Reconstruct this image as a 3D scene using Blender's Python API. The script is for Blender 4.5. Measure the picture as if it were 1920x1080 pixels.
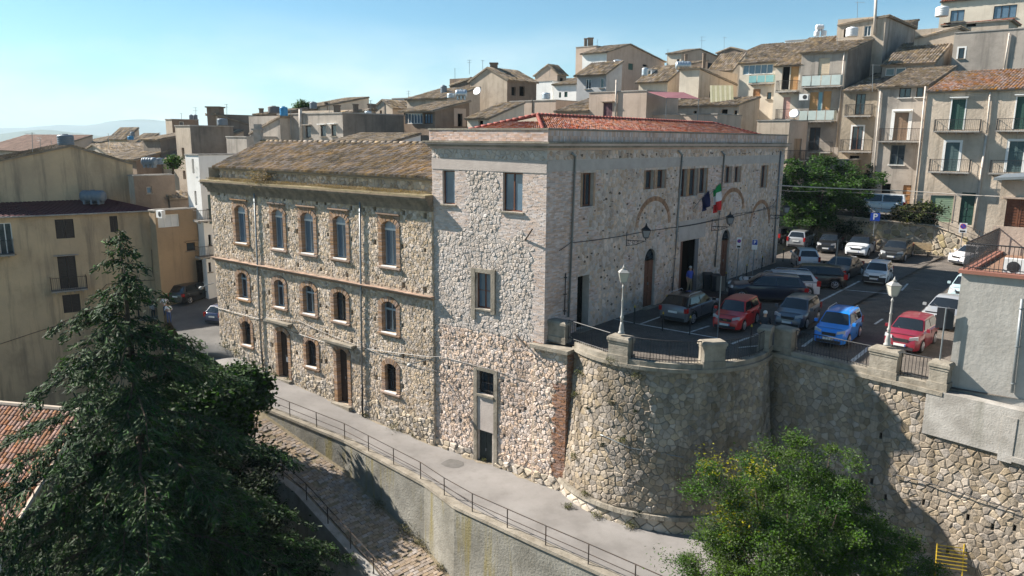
import bpy, bmesh, math, random
import numpy as np
from mathutils import Vector, Matrix
random.seed(7); np.random.seed(7)
for o in list(bpy.data.objects): bpy.data.objects.remove(o)
SC = bpy.context.scene; COL = SC.collection
R = math.radians
# ---------------------------------------------------------------- camera
H = 9.8; FPX = 1390.0
cf = np.array([0, math.cos(R(11.3)), -math.sin(R(11.3))]); cr = np.array([1., 0, 0]); cu = np.cross(cr, cf)
_c, _s = math.cos(.0085), math.sin(.0085)
cr, cu = _c*cr+_s*cu, _c*cu-_s*cr
CAMP = np.array([0, 0, H])
cam = bpy.data.objects.new('camera', bpy.data.cameras.new('camera')); COL.objects.link(cam)
M4 = Matrix.Identity(4)
for i in range(3):
    M4[i][0] = cr[i]; M4[i][1] = cu[i]; M4[i][2] = -cf[i]; M4[i][3] = CAMP[i]
cam.matrix_world = M4
cam.data.sensor_width = 36; cam.data.lens = FPX/1920*36; cam.data.clip_start = .5; cam.data.clip_end = 40000
SC.camera = cam
# ---------------------------------------------------------------- light
SUN_S = np.array([.932, -.362]); SUN_S /= np.linalg.norm(SUN_S); SUN_E = R(37.1)
w = bpy.data.worlds.new('World'); SC.world = w; w.use_nodes = True
nt = w.node_tree; nt.nodes.clear()
sky = nt.nodes.new('ShaderNodeTexSky'); sky.sky_type = 'NISHITA'; sky.sun_disc = False
sky.sun_elevation = SUN_E; sky.sun_rotation = math.atan2(-SUN_S[0], -SUN_S[1]); sky.altitude = 600
sky.air_density = 1.0; sky.dust_density = .7; sky.ozone_density = 1.6
bg = nt.nodes.new('ShaderNodeBackground'); out = nt.nodes.new('ShaderNodeOutputWorld')
bg.inputs['Strength'].default_value = SKY_STR = .050
# soft low clouds mixed into the sky
tc = nt.nodes.new('ShaderNodeTexCoord'); mp = nt.nodes.new('ShaderNodeMapping'); mp.inputs['Scale'].default_value = (3, 3, 9)
nz = nt.nodes.new('ShaderNodeTexNoise'); nz.inputs['Scale'].default_value = 1.3; nz.inputs['Detail'].default_value = 7; nz.inputs['Roughness'].default_value = .55
rp = nt.nodes.new('ShaderNodeMapRange'); rp.inputs['From Min'].default_value = .42; rp.inputs['From Max'].default_value = .66; rp.inputs['To Min'].default_value = .12
sx = nt.nodes.new('ShaderNodeSeparateXYZ'); el = nt.nodes.new('ShaderNodeMapRange')
el.inputs['From Min'].default_value = .155; el.inputs['From Max'].default_value = .02; el.inputs['To Min'].default_value = 0; el.inputs['To Max'].default_value = .85
mu = nt.nodes.new('ShaderNodeMath'); mu.operation = 'MULTIPLY'
mx = nt.nodes.new('ShaderNodeMix'); mx.data_type = 'RGBA'; mx.inputs[7].default_value = (8.0, 8.8, 9.0, 1)
L = nt.links.new
L(tc.outputs['Generated'], mp.inputs[0]); L(mp.outputs[0], nz.inputs['Vector']); L(nz.outputs['Fac'], rp.inputs['Value'])
L(tc.outputs['Generated'], sx.inputs[0]); L(sx.outputs['Z'], el.inputs['Value']); L(rp.outputs[0], mu.inputs[0]); L(el.outputs[0], mu.inputs[1])
L(mu.outputs[0], mx.inputs[0]); tn = nt.nodes.new('ShaderNodeMix'); tn.data_type = 'RGBA'; tn.blend_type = 'MULTIPLY'; tn.inputs[0].default_value = 1; tn.inputs[7].default_value = (.66, .98, 1.05, 1); L(sky.outputs[0], tn.inputs[6]); L(tn.outputs[2], mx.inputs[6]); L(mx.outputs[2], bg.inputs[0]); L(bg.outputs[0], out.inputs[0])
sun = bpy.data.objects.new('sun', bpy.data.lights.new('sun', 'SUN')); COL.objects.link(sun)
sun.data.energy = 5.0; sun.data.angle = R(.5); sun.data.color = (1, .94, .85)
sd = Vector((SUN_S[0]*math.cos(SUN_E), SUN_S[1]*math.cos(SUN_E), -math.sin(SUN_E)))
sun.rotation_euler = sd.to_track_quat('-Z', 'Y').to_euler()
SC.view_settings.view_transform = 'Standard'; SC.view_settings.look = 'None'
SC.view_settings.exposure = 1.38; SC.view_settings.gamma = 1
SC.render.engine = 'CYCLES'
# ---------------------------------------------------------------- pixel -> place maths (photo is 1920x1080)
def ray(x, y): return (x-960)*cr-(y-540)*cu+FPX*cf
def pz(x, y, z=0.): d = ray(x, y); return CAMP+(z-H)/d[2]*d
def pd(x, y, Y): d = ray(x, y); return CAMP+d*(Y/d[1])
def pp(x, y, p, n): d = ray(x, y); return CAMP+((p-CAMP)@n)/(d@n)*d
def dirvp(x):
    y = 540+((x-960)*cr[2]+FPX*cf[2])/cu[2]; d = ray(x, y); d[2] = 0; return d/np.linalg.norm(d)
UP = np.array([0, 0, 1.])
def proj(p): v = np.array(p)-CAMP; return 960+FPX*(v@cr)/(v@cf), 540-FPX*(v@cu)/(v@cf)
A = dirvp(-880); B = dirvp(2220)
NA = np.array([-A[1], A[0], 0]); NA = NA if NA[1] < 0 else -NA       # outward normals of the lit and the shaded faces
NB = np.array([B[1], -B[0], 0])
C0 = pz(1020, 640)
def plz(p):
    q = (np.array(p)[:2]-C0[:2])@B[:2]; return max(0., (q-4)*.026)
def pgr(x, y, fz=plz):
    p = pz(x, y, 0)
    for _ in range(12): p = pz(x, y, fz(p))
    return p
# ---------------------------------------------------------------- mesh building
class MB:
    def __init__(s): s.v = []; s.f = []; s.sm = False
    def add(s, v, f):
        n = len(s.v); s.v.extend([tuple(map(float, q)) for q in v]); s.f.extend([tuple(i+n for i in q) for q in f]); return s
    def quad(s, a, b, c, d): return s.add([a, b, c, d], [(0, 1, 2, 3)])
    def hexa(s, p): return s.add(p, [(3, 2, 1, 0), (4, 5, 6, 7), (0, 1, 5, 4), (1, 2, 6, 5), (2, 3, 7, 6), (3, 0, 4, 7)])
    def box(s, x0, x1, y0, y1, z0, z1):
        return s.hexa([(x0, y0, z0), (x1, y0, z0), (x1, y1, z0), (x0, y1, z0), (x0, y0, z1), (x1, y0, z1), (x1, y1, z1), (x0, y1, z1)])
    def tube(s, pts, r, n=6, cap=True):
        pts = [np.array(p, float) for p in pts]; rs = r if isinstance(r, (list, tuple)) else [r]*len(pts)
        V = []; Fa = []
        for i, p in enumerate(pts):
            t = pts[min(i+1, len(pts)-1)]-pts[max(i-1, 0)]; t /= (np.linalg.norm(t)+1e-9)
            a = np.cross(t, UP); a = np.array([1., 0, 0]) if np.linalg.norm(a) < .05 else a/np.linalg.norm(a)
            b = np.cross(t, a)
            for k in range(n):
                th = 2*math.pi*k/n; V.append(p+rs[i]*(math.cos(th)*a+math.sin(th)*b))
        for i in range(len(pts)-1):
            for k in range(n): Fa.append((i*n+k, i*n+(k+1) % n, (i+1)*n+(k+1) % n, (i+1)*n+k))
        if cap: Fa.append(tuple(range(n))[::-1]); Fa.append(tuple((len(pts)-1)*n+k for k in range(n)))
        return s.add(V, Fa)
    def lathe(s, c, prof, n=12, ax=None):
        c = np.array(c, float); ax = UP if ax is None else np.array(ax, float)
        a = np.cross(ax, [0, 1, 0.1]); a /= np.linalg.norm(a); b = np.cross(ax, a)
        V = []; Fa = []
        for r_, h_ in prof:
            for k in range(n):
                th = 2*math.pi*k/n; V.append(c+ax*h_+r_*(math.cos(th)*a+math.sin(th)*b))
        for i in range(len(prof)-1):
            for k in range(n): Fa.append((i*n+k, i*n+(k+1) % n, (i+1)*n+(k+1) % n, (i+1)*n+k))
        Fa.append(tuple(range(n))[::-1]); Fa.append(tuple((len(prof)-1)*n+k for k in range(n)))
        return s.add(V, Fa)
def mk(name, mb, mat, parent=None, root=None, smooth=False):
    me = bpy.data.meshes.new(name)
    off = np.array(root if root is not None else (0, 0, 0), float)
    v = np.array(mb.v, float)-off if len(mb.v) else []
    me.from_pydata(v.tolist() if len(mb.v) else [], [], mb.f)
    if smooth: me.polygons.foreach_set('use_smooth', [True]*len(me.polygons))
    if mat: me.materials.append(mat)
    o = bpy.data.objects.new(name, me); COL.objects.link(o)
    if parent: o.parent = parent
    return o
def quadmesh(name, V, mat, parent=None, root=(0, 0, 0), k=4):
    V = (np.asarray(V, np.float32).reshape(-1, 3)-np.array(root, np.float32)).astype(np.float32); n = len(V); m = n//k
    me = bpy.data.meshes.new(name); me.vertices.add(n); me.vertices.foreach_set('co', V.ravel())
    me.loops.add(n); me.loops.foreach_set('vertex_index', np.arange(n, dtype=np.int32))
    me.polygons.add(m); me.polygons.foreach_set('loop_start', np.arange(0, n, k, dtype=np.int32))
    me.update(calc_edges=True); me.materials.append(mat)
    o = bpy.data.objects.new(name, me); COL.objects.link(o)
    if parent: o.parent = parent
    return o
def tag(o, label=None, cat=None, group=None, kind=None):
    if label: o['label'] = label
    if cat: o['category'] = cat
    if group: o['group'] = group
    if kind: o['kind'] = kind
    return o
class Thing:
    def __init__(s, name, loc, label, cat, group=None):
        s.loc = np.array(loc, float); s.o = bpy.data.objects.new(name, None); COL.objects.link(s.o)
        s.o.location = s.loc; s.o.empty_display_size = .3; tag(s.o, label, cat, group)
    def part(s, name, mb, mat, parent=None, smooth=False, kind=None, label=None):
        if isinstance(mb, MB) and not mb.v: return None
        o = mk(name, mb, mat, parent or s.o, s.loc, smooth); tag(o, label, None, None, kind); return o
    def pieces(s, name, lst, mat, parent=None, limit=300, minpx=0):
        """nearest ones become parts of their own, the rest one joined part"""
        if not lst: return
        def key(p):
            c = np.mean(p[0], 0); x, y = proj(c)
            vis = -400 < x < 2320 and -300 < y < 1300
            return (0 if vis else 1, np.linalg.norm(c-CAMP))
        lst = sorted(lst, key=key)
        for v, f in lst[:limit]:
            mb = MB(); mb.v = [tuple(q) for q in v]; mb.f = f; s.part(name, mb, mat, parent)
        rest = MB()
        for v, f in lst[limit:]: rest.add(v, f)
        if rest.v: s.part(name+'_courses', rest, mat, parent, kind='stuff')
class Face:
    """a vertical facade: s along d, z up, h outward"""
    def __init__(s, o, d, n): s.o = np.array([o[0], o[1], 0.]); s.d = d; s.n = n
    def P(s, a, z, h=0.): return s.o+s.d*a+s.n*h+UP*z
    def px(s, x, y, h=0.):
        q = pp(x, y, s.o+s.n*h, s.n); return (q-s.o)@s.d, q[2]
    def rect(s, x0, x1, y0, y1, h=0.):
        ym = (y0+y1)/2; xm = (x0+x1)/2; a = s.px(x0, ym, h)[0]; b = s.px(x1, ym, h)[0]
        return (min(a, b), max(a, b), s.px(xm, y1, h)[1], s.px(xm, y0, h)[1])
    def box(s, mb, a0, a1, z0, z1, h0, h1):
        P = s.P; return mb.hexa([P(a0, z0, h0), P(a1, z0, h0), P(a1, z0, h1), P(a0, z0, h1), P(a0, z1, h0), P(a1, z1, h0), P(a1, z1, h1), P(a0, z1, h1)])
def wall_grid(mb, F, s0, s1, z0, z1, rects, deps=.3, top=None, backs=True):
    """wall sheet with real openings (reveals, closed at their back)"""
    rects = [(max(r[0], s0), min(r[1], s1), max(r[2], z0), min(r[3], z1), *r[4:]) for r in rects]
    rects = [r for r in rects if r[1]-r[0] > .01 and r[3]-r[2] > .01]
    xs = sorted({round(v, 4) for v in [s0, s1]+[r[0] for r in rects]+[r[1] for r in rects]})
    zs = sorted({round(v, 4) for v in [z0, z1]+[r[2] for r in rects]+[r[3] for r in rects]})
    if top:
        k = 12
        xs = sorted(set(xs)|{round(s0+(s1-s0)*i/k, 4) for i in range(k+1)})
    for i in range(len(xs)-1):
        run = None
        for j in range(len(zs)-1):
            cx = (xs[i]+xs[i+1])/2; cz = (zs[j]+zs[j+1])/2
            solid = not any(r[0] < cx < r[1] and r[2] < cz < r[3] for r in rects)
            if solid: run = [run[0] if run else zs[j], zs[j+1]]
            if (not solid or j == len(zs)-2) and run:
                mb.quad(F.P(xs[i], run[0]), F.P(xs[i+1], run[0]), F.P(xs[i+1], run[1]), F.P(xs[i], run[1])); run = None
            
        if top:
            a, b = xs[i], xs[i+1]
            if top(a) > z1+.001 or top(b) > z1+.001: mb.quad(F.P(a, z1), F.P(b, z1), F.P(b, top(b)), F.P(a, top(a)))
    for r in rects:
        d = r[4] if len(r) > 4 else deps
        a, b, c, e = r[:4]; P = F.P
        mb.quad(P(a, c), P(a, e), P(a, e, -d), P(a, c, -d)); mb.quad(P(b, c), P(b, e), P(b, e, -d), P(b, c, -d))
        mb.quad(P(a, c), P(b, c), P(b, c, -d), P(a, c, -d)); mb.quad(P(a, e), P(b, e), P(b, e, -d), P(a, e, -d))
        if backs: mb.quad(P(a, c, -d), P(b, c, -d), P(b, e, -d), P(a, e, -d))
def clip(poly, nx, ny, c):
    out = []; n = len(poly)
    for i in range(n):
        p = poly[i]; q = poly[(i+1) % n]
        dp = nx*p[0]+ny*p[1]-c; dq = nx*q[0]+ny*q[1]-c
        if dp <= 0: out.append(p)
        if (dp < 0 < dq) or (dq < 0 < dp):
            t = dp/(dp-dq); out.append((p[0]+t*(q[0]-p[0]), p[1]+t*(q[1]-p[1])))
    return out
def stones(Mf, u0, u1, v0, v1, size, excl=(), h=(.02, .06), gap=.018, asp=1.25, seed=1, mask=None, jit=.42, h0=-.015, drop=0.):
    rg = random.Random(seed); sx_, sy_ = size*asp, size/asp**.5
    nx = max(1, int((u1-u0)/sx_)); ny = max(1, int((v1-v0)/sy_)); sx_ = (u1-u0)/nx; sy_ = (v1-v0)/ny
    S = {}
    for j in range(-1, ny+1):
        for i in range(-1, nx+1):
            S[i, j] = (u0+(i+.5+(.5 if j % 2 else 0)-.25+rg.uniform(-jit, jit))*sx_, v0+(j+.5+rg.uniform(-jit, jit))*sy_)
    out = []
    for j in range(ny):
        for i in range(nx):
            cx, cy = S[i, j]
            if mask and not mask(cx, cy): continue
            if drop and rg.random() < drop: continue
            poly = [(cx-1.4*sx_, cy-1.4*sy_), (cx+1.4*sx_, cy-1.4*sy_), (cx+1.4*sx_, cy+1.4*sy_), (cx-1.4*sx_, cy+1.4*sy_)]
            for dj in (-2, -1, 0, 1, 2):
                for di in (-2, -1, 0, 1, 2):
                    if (di or dj) and (i+di, j+dj) in S:
                        q = S[i+di, j+dj]; ax, ay = q[0]-cx, q[1]-cy; L_ = math.hypot(ax, ay)
                        if L_ < 1e-4: continue
                        ax /= L_; ay /= L_; poly = clip(poly, ax, ay, ax*cx+ay*cy+L_/2-gap*rg.uniform(.4, 1.1))
                        if len(poly) < 3: break
                if len(poly) < 3: break
            if len(poly) < 3: continue
            ok = True
            for r in excl:
                if r[1]+2*sx_ < cx or r[0]-2*sx_ > cx or r[3]+2*sy_ < cy or r[2]-2*sy_ > cy: continue
                if r[0] < cx < r[1] and r[2] < cy < r[3]: ok = False; break
                ds = [(r[0]-cx, 1, 0, r[0]), (cx-r[1], -1, 0, -r[1]), (r[2]-cy, 0, 1, r[2]), (cy-r[3], 0, -1, -r[3])]
                m = max(ds); poly = clip(poly, m[1], m[2], m[3])
                if len(poly) < 3: ok = False; break
            if not ok: continue
            for nn in ((-1, 0, -u0), (1, 0, u1), (0, -1, -v0), (0, 1, v1)): poly = clip(poly, *nn) if len(poly) > 2 else poly
            if len(poly) < 3: continue
            poly = [(p[0]+rg.uniform(-.06, .06)*size, p[1]+rg.uniform(-.06, .06)*size) for p in poly]
            mxx = sum(p[0] for p in poly)/len(poly); myy = sum(p[1] for p in poly)/len(poly)
            area = abs(sum(poly[k][0]*poly[(k+1) % len(poly)][1]-poly[(k+1) % len(poly)][0]*poly[k][1] for k in range(len(poly))))/2
            if area < size*size*.12: continue
            # drop the shortest edges so that the outline stays simple
            pl = [p for k, p in enumerate(poly) if math.dist(p, poly[k-1]) > size*.12]
            if len(pl) < 3: pl = poly
            hh = rg.uniform(*h); n = len(pl); tx, ty = rg.uniform(-.5, .5), rg.uniform(-.5, .5); V = []
            for sc, hv in ((1, h0), (.93, hh*.55), (.68, hh)):
                for p in pl:
                    dx, dy = p[0]-mxx, p[1]-myy
                    V.append(Mf(mxx+dx*sc, myy+dy*sc, hv if sc == 1 else hv*(1+(tx*dx+ty*dy)/size*.8)+rg.uniform(-.12, .12)*hh))
            Fa = [(k, (k+1) % n, n+(k+1) % n, n+k) for k in range(n)]+[(n+k, n+(k+1) % n, 2*n+(k+1) % n, 2*n+k) for k in range(n)]+[tuple(range(2*n, 3*n))]
            out.append((V, Fa))
    return out
def bricks(Mf, u0, u1, v0, v1, bw=.26, bh=.075, excl=(), h=(.006, .02), gap=.008, seed=1, mask=None):
    rg = random.Random(seed); out = []; ny = max(1, int((v1-v0)/bh)); bh = (v1-v0)/ny
    for j in range(ny):
        a, b = v0+j*bh+gap/2, v0+(j+1)*bh-gap/2; iv = [(u0, u1)]
        for r in excl:
            if r[2] < b and r[3] > a:
                nv = []
                for (p, q) in iv:
                    if r[1] <= p or r[0] >= q: nv.append((p, q))
                    else:
                        if r[0] > p: nv.append((p, r[0]))
                        if r[1] < q: nv.append((r[1], q))
                iv = nv
        for p, q in iv:
            x = p-(bw/2 if j % 2 else 0)
            while x < q-.02:
                w_ = bw*rg.uniform(.85, 1.1); x0, x1 = max(p, x), min(q, x+w_-gap); x += w_
                if x1-x0 < .04: continue
                if mask and not mask((x0+x1)/2, (a+b)/2): continue
                hh = rg.uniform(*h); c = [(x0, a), (x1, a), (x1, b), (x0, b)]
                V = [Mf(m_[0], m_[1], -.01) for m_ in c]+[Mf(m_[0], m_[1], hh+rg.uniform(-.2, .2)*hh) for m_ in c]
                out.append((V, [(4, 5, 6, 7), (0, 1, 5, 4), (1, 2, 6, 5), (2, 3, 7, 6), (3, 0, 4, 7)]))
    return out
# ---------------------------------------------------------------- materials
def N(nt, t, **kw):
    n = nt.nodes.new('ShaderNode'+t)
    for k, v in kw.items():
        if k in n.inputs: n.inputs[k].default_value = v
        else: setattr(n, k, v)
    return n
MATS = {}
def mat(name, col, col2=None, rough=.9, scale=1.2, var=.0, bump=0., bscale=20, streak=0., dirt=None, metal=0., island=0., pattern=None, spec=.3, coat=0., trans=0., sat_isl=0., sfreq=1.1, slo=.52, shi=.78):
    if name in MATS: return MATS[name]
    m = bpy.data.materials.new(name); m.use_nodes = True; nt = m.node_tree; b = nt.nodes['Principled BSDF']; lk = nt.links.new
    b.inputs['Roughness'].default_value = rough; b.inputs['Metallic'].default_value = metal
    b.inputs['Specular IOR Level'].default_value = spec if rough < .8 or spec != .3 else .12
    if coat: b.inputs['Coat Weight'].default_value = coat; b.inputs['Coat Roughness'].default_value = .05
    tc = N(nt, 'TexCoord'); vec = tc.outputs['Object']; c1 = (*col, 1)
    cur = None
    col2 = col2 or tuple(v*.82 for v in col)
    n1 = N(nt, 'TexNoise', Scale=scale, Detail=8., Roughness=.62); lk(vec, n1.inputs['Vector'])
    r1 = N(nt, 'MapRange'); r1.inputs['From Min'].default_value = .36; r1.inputs['From Max'].default_value = .64; lk(n1.outputs['Fac'], r1.inputs['Value'])
    mx = N(nt, 'Mix', data_type='RGBA'); mx.inputs[6].default_value = c1; mx.inputs[7].default_value = (*col2, 1); lk(r1.outputs[0], mx.inputs[0]); cur = mx.outputs[2]
    def darken(fac, colr):
        nonlocal cur
        x = N(nt, 'Mix', data_type='RGBA'); lk(fac, x.inputs[0]); lk(cur, x.inputs[6]); x.inputs[7].default_value = (*colr, 1); cur = x.outputs[2]
    if streak:
        mp = N(nt, 'Mapping'); mp.inputs['Scale'].default_value = (1.6, 1.6, .13); lk(vec, mp.inputs[0])
        n2 = N(nt, 'TexNoise', Scale=sfreq, Detail=6., Roughness=.7); lk(mp.outputs[0], n2.inputs['Vector'])
        r2 = N(nt, 'MapRange'); r2.inputs['From Min'].default_value = slo; r2.inputs['From Max'].default_value = shi; r2.inputs['To Max'].default_value = streak; lk(n2.outputs['Fac'], r2.inputs['Value'])
        darken(r2.outputs[0], dirt or tuple(v*.3 for v in col))
        n3 = N(nt, 'TexNoise', Scale=.35, Detail=9., Roughness=.7); lk(vec, n3.inputs['Vector'])
        r3 = N(nt, 'MapRange'); r3.inputs['From Min'].default_value = .52; r3.inputs['From Max'].default_value = .70; r3.inputs['To Max'].default_value = streak*.75; lk(n3.outputs['Fac'], r3.inputs['Value'])
        darken(r3.outputs[0], tuple(v*.55 for v in col))
    if island:
        g = N(nt, 'NewGeometry'); oi = N(nt, 'ObjectInfo'); ad = N(nt, 'Math', operation='ADD'); lk(g.outputs['Random Per Island'], ad.inputs[0]); lk(oi.outputs['Random'], ad.inputs[1])
        fr = N(nt, 'Math', operation='FRACT'); lk(ad.outputs[0], fr.inputs[0])
        hs = N(nt, 'HueSaturation'); lk(cur, hs.inputs['Color'])
        mr = N(nt, 'MapRange'); mr.inputs['To Min'].default_value = 1-island; mr.inputs['To Max'].default_value = 1+island; lk(fr.outputs[0], mr.inputs['Value']); lk(mr.outputs[0], hs.inputs['Value'])
        wn = N(nt, 'TexWhiteNoise', noise_dimensions='1D'); lk(fr.outputs[0], wn.inputs['W'])
        mr2 = N(nt, 'MapRange'); mr2.inputs['To Min'].default_value = 1-sat_isl; mr2.inputs['To Max'].default_value = 1+sat_isl; lk(wn.outputs[0], mr2.inputs['Value']); lk(mr2.outputs[0], hs.inputs['Saturation'])
        mr3 = N(nt, 'MapRange'); mr3.inputs['To Min'].default_value = .5-.015*sat_isl; mr3.inputs['To Max'].default_value = .5+.015*sat_isl; lk(wn.outputs[0], mr3.inputs['Value']); lk(mr3.outputs[0], hs.inputs['Hue'])
        cur = hs.outputs[0]
    if pattern:   # (kind, scale, colour of the joints)
        if pattern[0] == 'brick':
            t = N(nt, 'TexBrick'); t.inputs['Color1'].default_value = (0, 0, 0, 1); t.inputs['Color2'].default_value = (.55, .55, .55, 1); t.inputs['Mortar'].default_value = (1, 1, 1, 1)
            t.inputs['Scale'].default_value = pattern[1]; t.inputs['Mortar Size'].default_value = .03; mpp = N(nt, 'Mapping'); mpp.inputs['Rotation'].default_value = pattern[3]; lk(vec, mpp.inputs[0]); lk(mpp.outputs[0], t.inputs['Vector'])
            fac = t.outputs['Color']
        else:
            t = N(nt, 'TexVoronoi', feature='DISTANCE_TO_EDGE'); t.inputs['Scale'].default_value = pattern[1]; lk(vec, t.inputs['Vector'])
            q = N(nt, 'MapRange'); q.inputs['From Min'].default_value = .02; q.inputs['From Max'].default_value = .09; q.inputs['To Min'].default_value = 1; q.inputs['To Max'].default_value = 0; lk(t.outputs['Distance'], q.inputs['Value']); fac = q.outputs[0]
        darken(fac, pattern[2])
    lk(cur, b.inputs['Base Color'])
    if bump:
        nb = N(nt, 'TexNoise', Scale=bscale, Detail=5., Roughness=.6); lk(vec, nb.inputs['Vector'])
        bp = N(nt, 'Bump'); bp.inputs['Strength'].default_value = min(1, bump); bp.inputs['Distance'].default_value = .04; lk(nb.outputs['Fac'], bp.inputs['Height']); lk(bp.outputs[0], b.inputs['Normal'])
    if trans:
        b.inputs['Subsurface Weight'].default_value = 0
        tr = N(nt, 'BsdfTranslucent'); lk(cur, tr.inputs['Color']); ms = N(nt, 'MixShader'); ms.inputs[0].default_value = trans
        lk(b.outputs[0], ms.inputs[1]); lk(tr.outputs[0], ms.inputs[2]); lk(ms.outputs[0], nt.nodes['Material Output'].inputs['Surface'])
    MATS[name] = m; return m
def flat(name, col, rough=.6, metal=0., spec=.4, coat=0.):
    return mat(name, col, tuple(v*.9 for v in col), rough, 2., metal=metal, spec=spec, coat=coat)
M_STONE = mat('rubble_stone', (.55, .45, .355), (.40, .32, .245), scale=.6, bump=.8, bscale=16, island=.33, sat_isl=.3, streak=.35, dirt=(.22, .16, .11))
M_PSTONE = mat('pinkish_rubble_stone', (.62, .50, .415), (.47, .36, .29), scale=.5, bump=.8, bscale=16, island=.26, sat_isl=.3, streak=.3, dirt=(.25, .18, .14))
M_WSTONE = mat('whitewashed_stone', (.53, .465, .415), (.44, .38, .335), scale=.8, bump=.8, bscale=16, island=.14, sat_isl=.25)
M_BSTONE = mat('hall_side_stone', (.64, .495, .405), (.45, .335, .265), scale=.5, bump=.8, bscale=14, island=.20, sat_isl=.3, streak=.6, dirt=(.13, .105, .085))
M_FSTONE = mat('footing_stone', (.50, .43, .35), (.37, .31, .24), scale=1.5, bump=.6, bscale=10, island=.25, sat_isl=.3)
M_RSTONE = mat('retaining_stone', (.40, .335, .265), (.22, .18, .14), scale=.32, bump=1., bscale=9, island=.26, sat_isl=.3, streak=.85, dirt=(.13, .105, .078), slo=.46, shi=.66, sfreq=.8)
M_MORTAR = mat('lime_mortar', (.50, .41, .315), (.38, .305, .23), scale=2.5, bump=1., bscale=16)
M_MORTARW = mat('pale_mortar', (.56, .49, .435), (.44, .38, .33), scale=2, bump=1., bscale=16)
M_RMORTAR = mat('dark_mortar', (.28, .235, .185), (.18, .15, .115), scale=1.5, bump=.8, bscale=16)
M_BRICK = mat('brown_brick', (.36, .24, .165), (.27, .18, .125), scale=3, bump=.3, bscale=30, island=.25, sat_isl=.3)
M_RBRICK = mat('red_brick', (.31, .19, .14), (.24, .14, .10), scale=3, bump=.3, bscale=30, island=.28, sat_isl=.3)
M_WBRICK = mat('limewashed_brick', (.57, .485, .435), (.48, .385, .335), scale=.9, bump=.3, bscale=30, island=.15, sat_isl=.4)
M_BBRICK = mat('hall_side_brick', (.60, .46, .40), (.46, .335, .28), scale=.7, bump=.3, bscale=30, island=.18, sat_isl=.4, streak=.3)
M_BAND = mat('grey_plaster_band', (.47, .41, .37), (.40, .345, .31), scale=1.5, bump=.5, bscale=18)
M_TILE = mat('weathered_roof_tile', (.28, .215, .15), (.15, .12, .09), scale=.9, bump=.5, bscale=18, island=.42, sat_isl=.35)
M_TILEO = mat('lichen_roof_tile', (.30, .215, .14), (.15, .12, .088), scale=.5, bump=.5, bscale=18, island=.40, sat_isl=.45)
M_TILER = mat('red_roof_tile', (.20, .065, .05), (.25, .13, .09), scale=1.0, bump=.3, bscale=18, island=.22, sat_isl=.3)
M_METR = mat('dark_red_sheet', (.10, .025, .03), (.07, .02, .025), rough=.5)
M_CONC = mat('stained_concrete', (.30, .285, .25), (.17, .16, .135), scale=.6, bump=.8, bscale=9, streak=.7, dirt=(.22, .18, .06), sfreq=.75, slo=.53, shi=.63)
M_CONC2 = mat('grey_concrete', (.38, .355, .325), (.26, .24, .215), scale=1.1, bump=.5, bscale=14, streak=.6, dirt=(.10, .10, .07))
M_COPE = mat('coping_stone', (.31, .275, .225), (.19, .165, .13), scale=1.6, bump=.6, bscale=12, streak=.4)
M_ASPH = mat('worn_asphalt', (.255, .238, .225), (.19, .176, .165), scale=.35, bump=.5, bscale=40, streak=.4, dirt=(.13, .115, .10))
M_ASPHD = mat('road_asphalt', (.15, .143, .135), (.11, .105, .10), scale=.6, bump=.4, bscale=40)
M_IRON = flat('black_iron', (.02, .02, .022), .5)
M_RUST = mat('old_iron', (.035, .03, .028), (.07, .045, .03), .7, 4)
M_ZINC = flat('zinc_pipe', (.22, .24, .25), .45, .4)
M_PIPEP = mat('pale_pipe', (.52, .47, .42), (.42, .36, .30), .6, 2)
M_WOOD = mat('brown_wood', (.16, .065, .035), (.10, .04, .025), .55, 5)
M_DWOOD = mat('dark_wood', (.05, .03, .022), (.03, .02, .015), .6, 5)
M_WPVC = flat('white_frame', (.72, .72, .70), .4)
M_GFRAME = flat('blue_grey_frame', (.30, .36, .40), .5)
M_GLASS = flat('dark_window_glass', (.03, .045, .06), .06, 0, .9)
M_GLASSB = flat('blue_window_glass', (.10, .16, .22), .08, 0, .9)
M_CURT = flat('pale_blind', (.62, .64, .64), .7)
M_DARK = flat('unlit_interior', (.010, .009, .008), 1, 0, 0)  # near-black colour stands in for the shade inside openings and under cars
M_WHITE = mat('road_paint', (.62, .62, .60), (.36, .35, .33), .8, 3)
M_LAMPG = flat('frosted_lamp_glass', (.46, .44, .38), .3)
M_LAMPW = flat('lamp_grey_paint', (.33, .32, .30), .5)
M_BARK = mat('tree_bark', (.09, .07, .05), (.05, .04, .03), .95, 6, bump=.8)
# ================================================================ SETTING
def interp(t, xs, ys): return float(np.interp(t, xs, ys))
def zst(s): return interp(s, [-60, -20, -6, 7.5, 13.5, 15.8, 23.8, 29.6, 36, 50, 70], [-10.5, -8.3, -7.6, -7.5, -7.15, -6.9, -6.3, -5.3, -4.7, -4.2, -3.5])
def sheet(name, rows, m, kind='structure', th=0, label=None):
    """rows: list of polylines of equal length"""
    mb = MB(); k = len(rows[0])
    for r in rows: mb.v.extend([tuple(map(float, p)) for p in r])
    for i in range(len(rows)-1):
        for j in range(k-1): mb.f.append((i*k+j, i*k+j+1, (i+1)*k+j+1, (i+1)*k+j))
    o = mk(name, mb, m, smooth=True); tag(o, label, None, None, kind); return o
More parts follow.
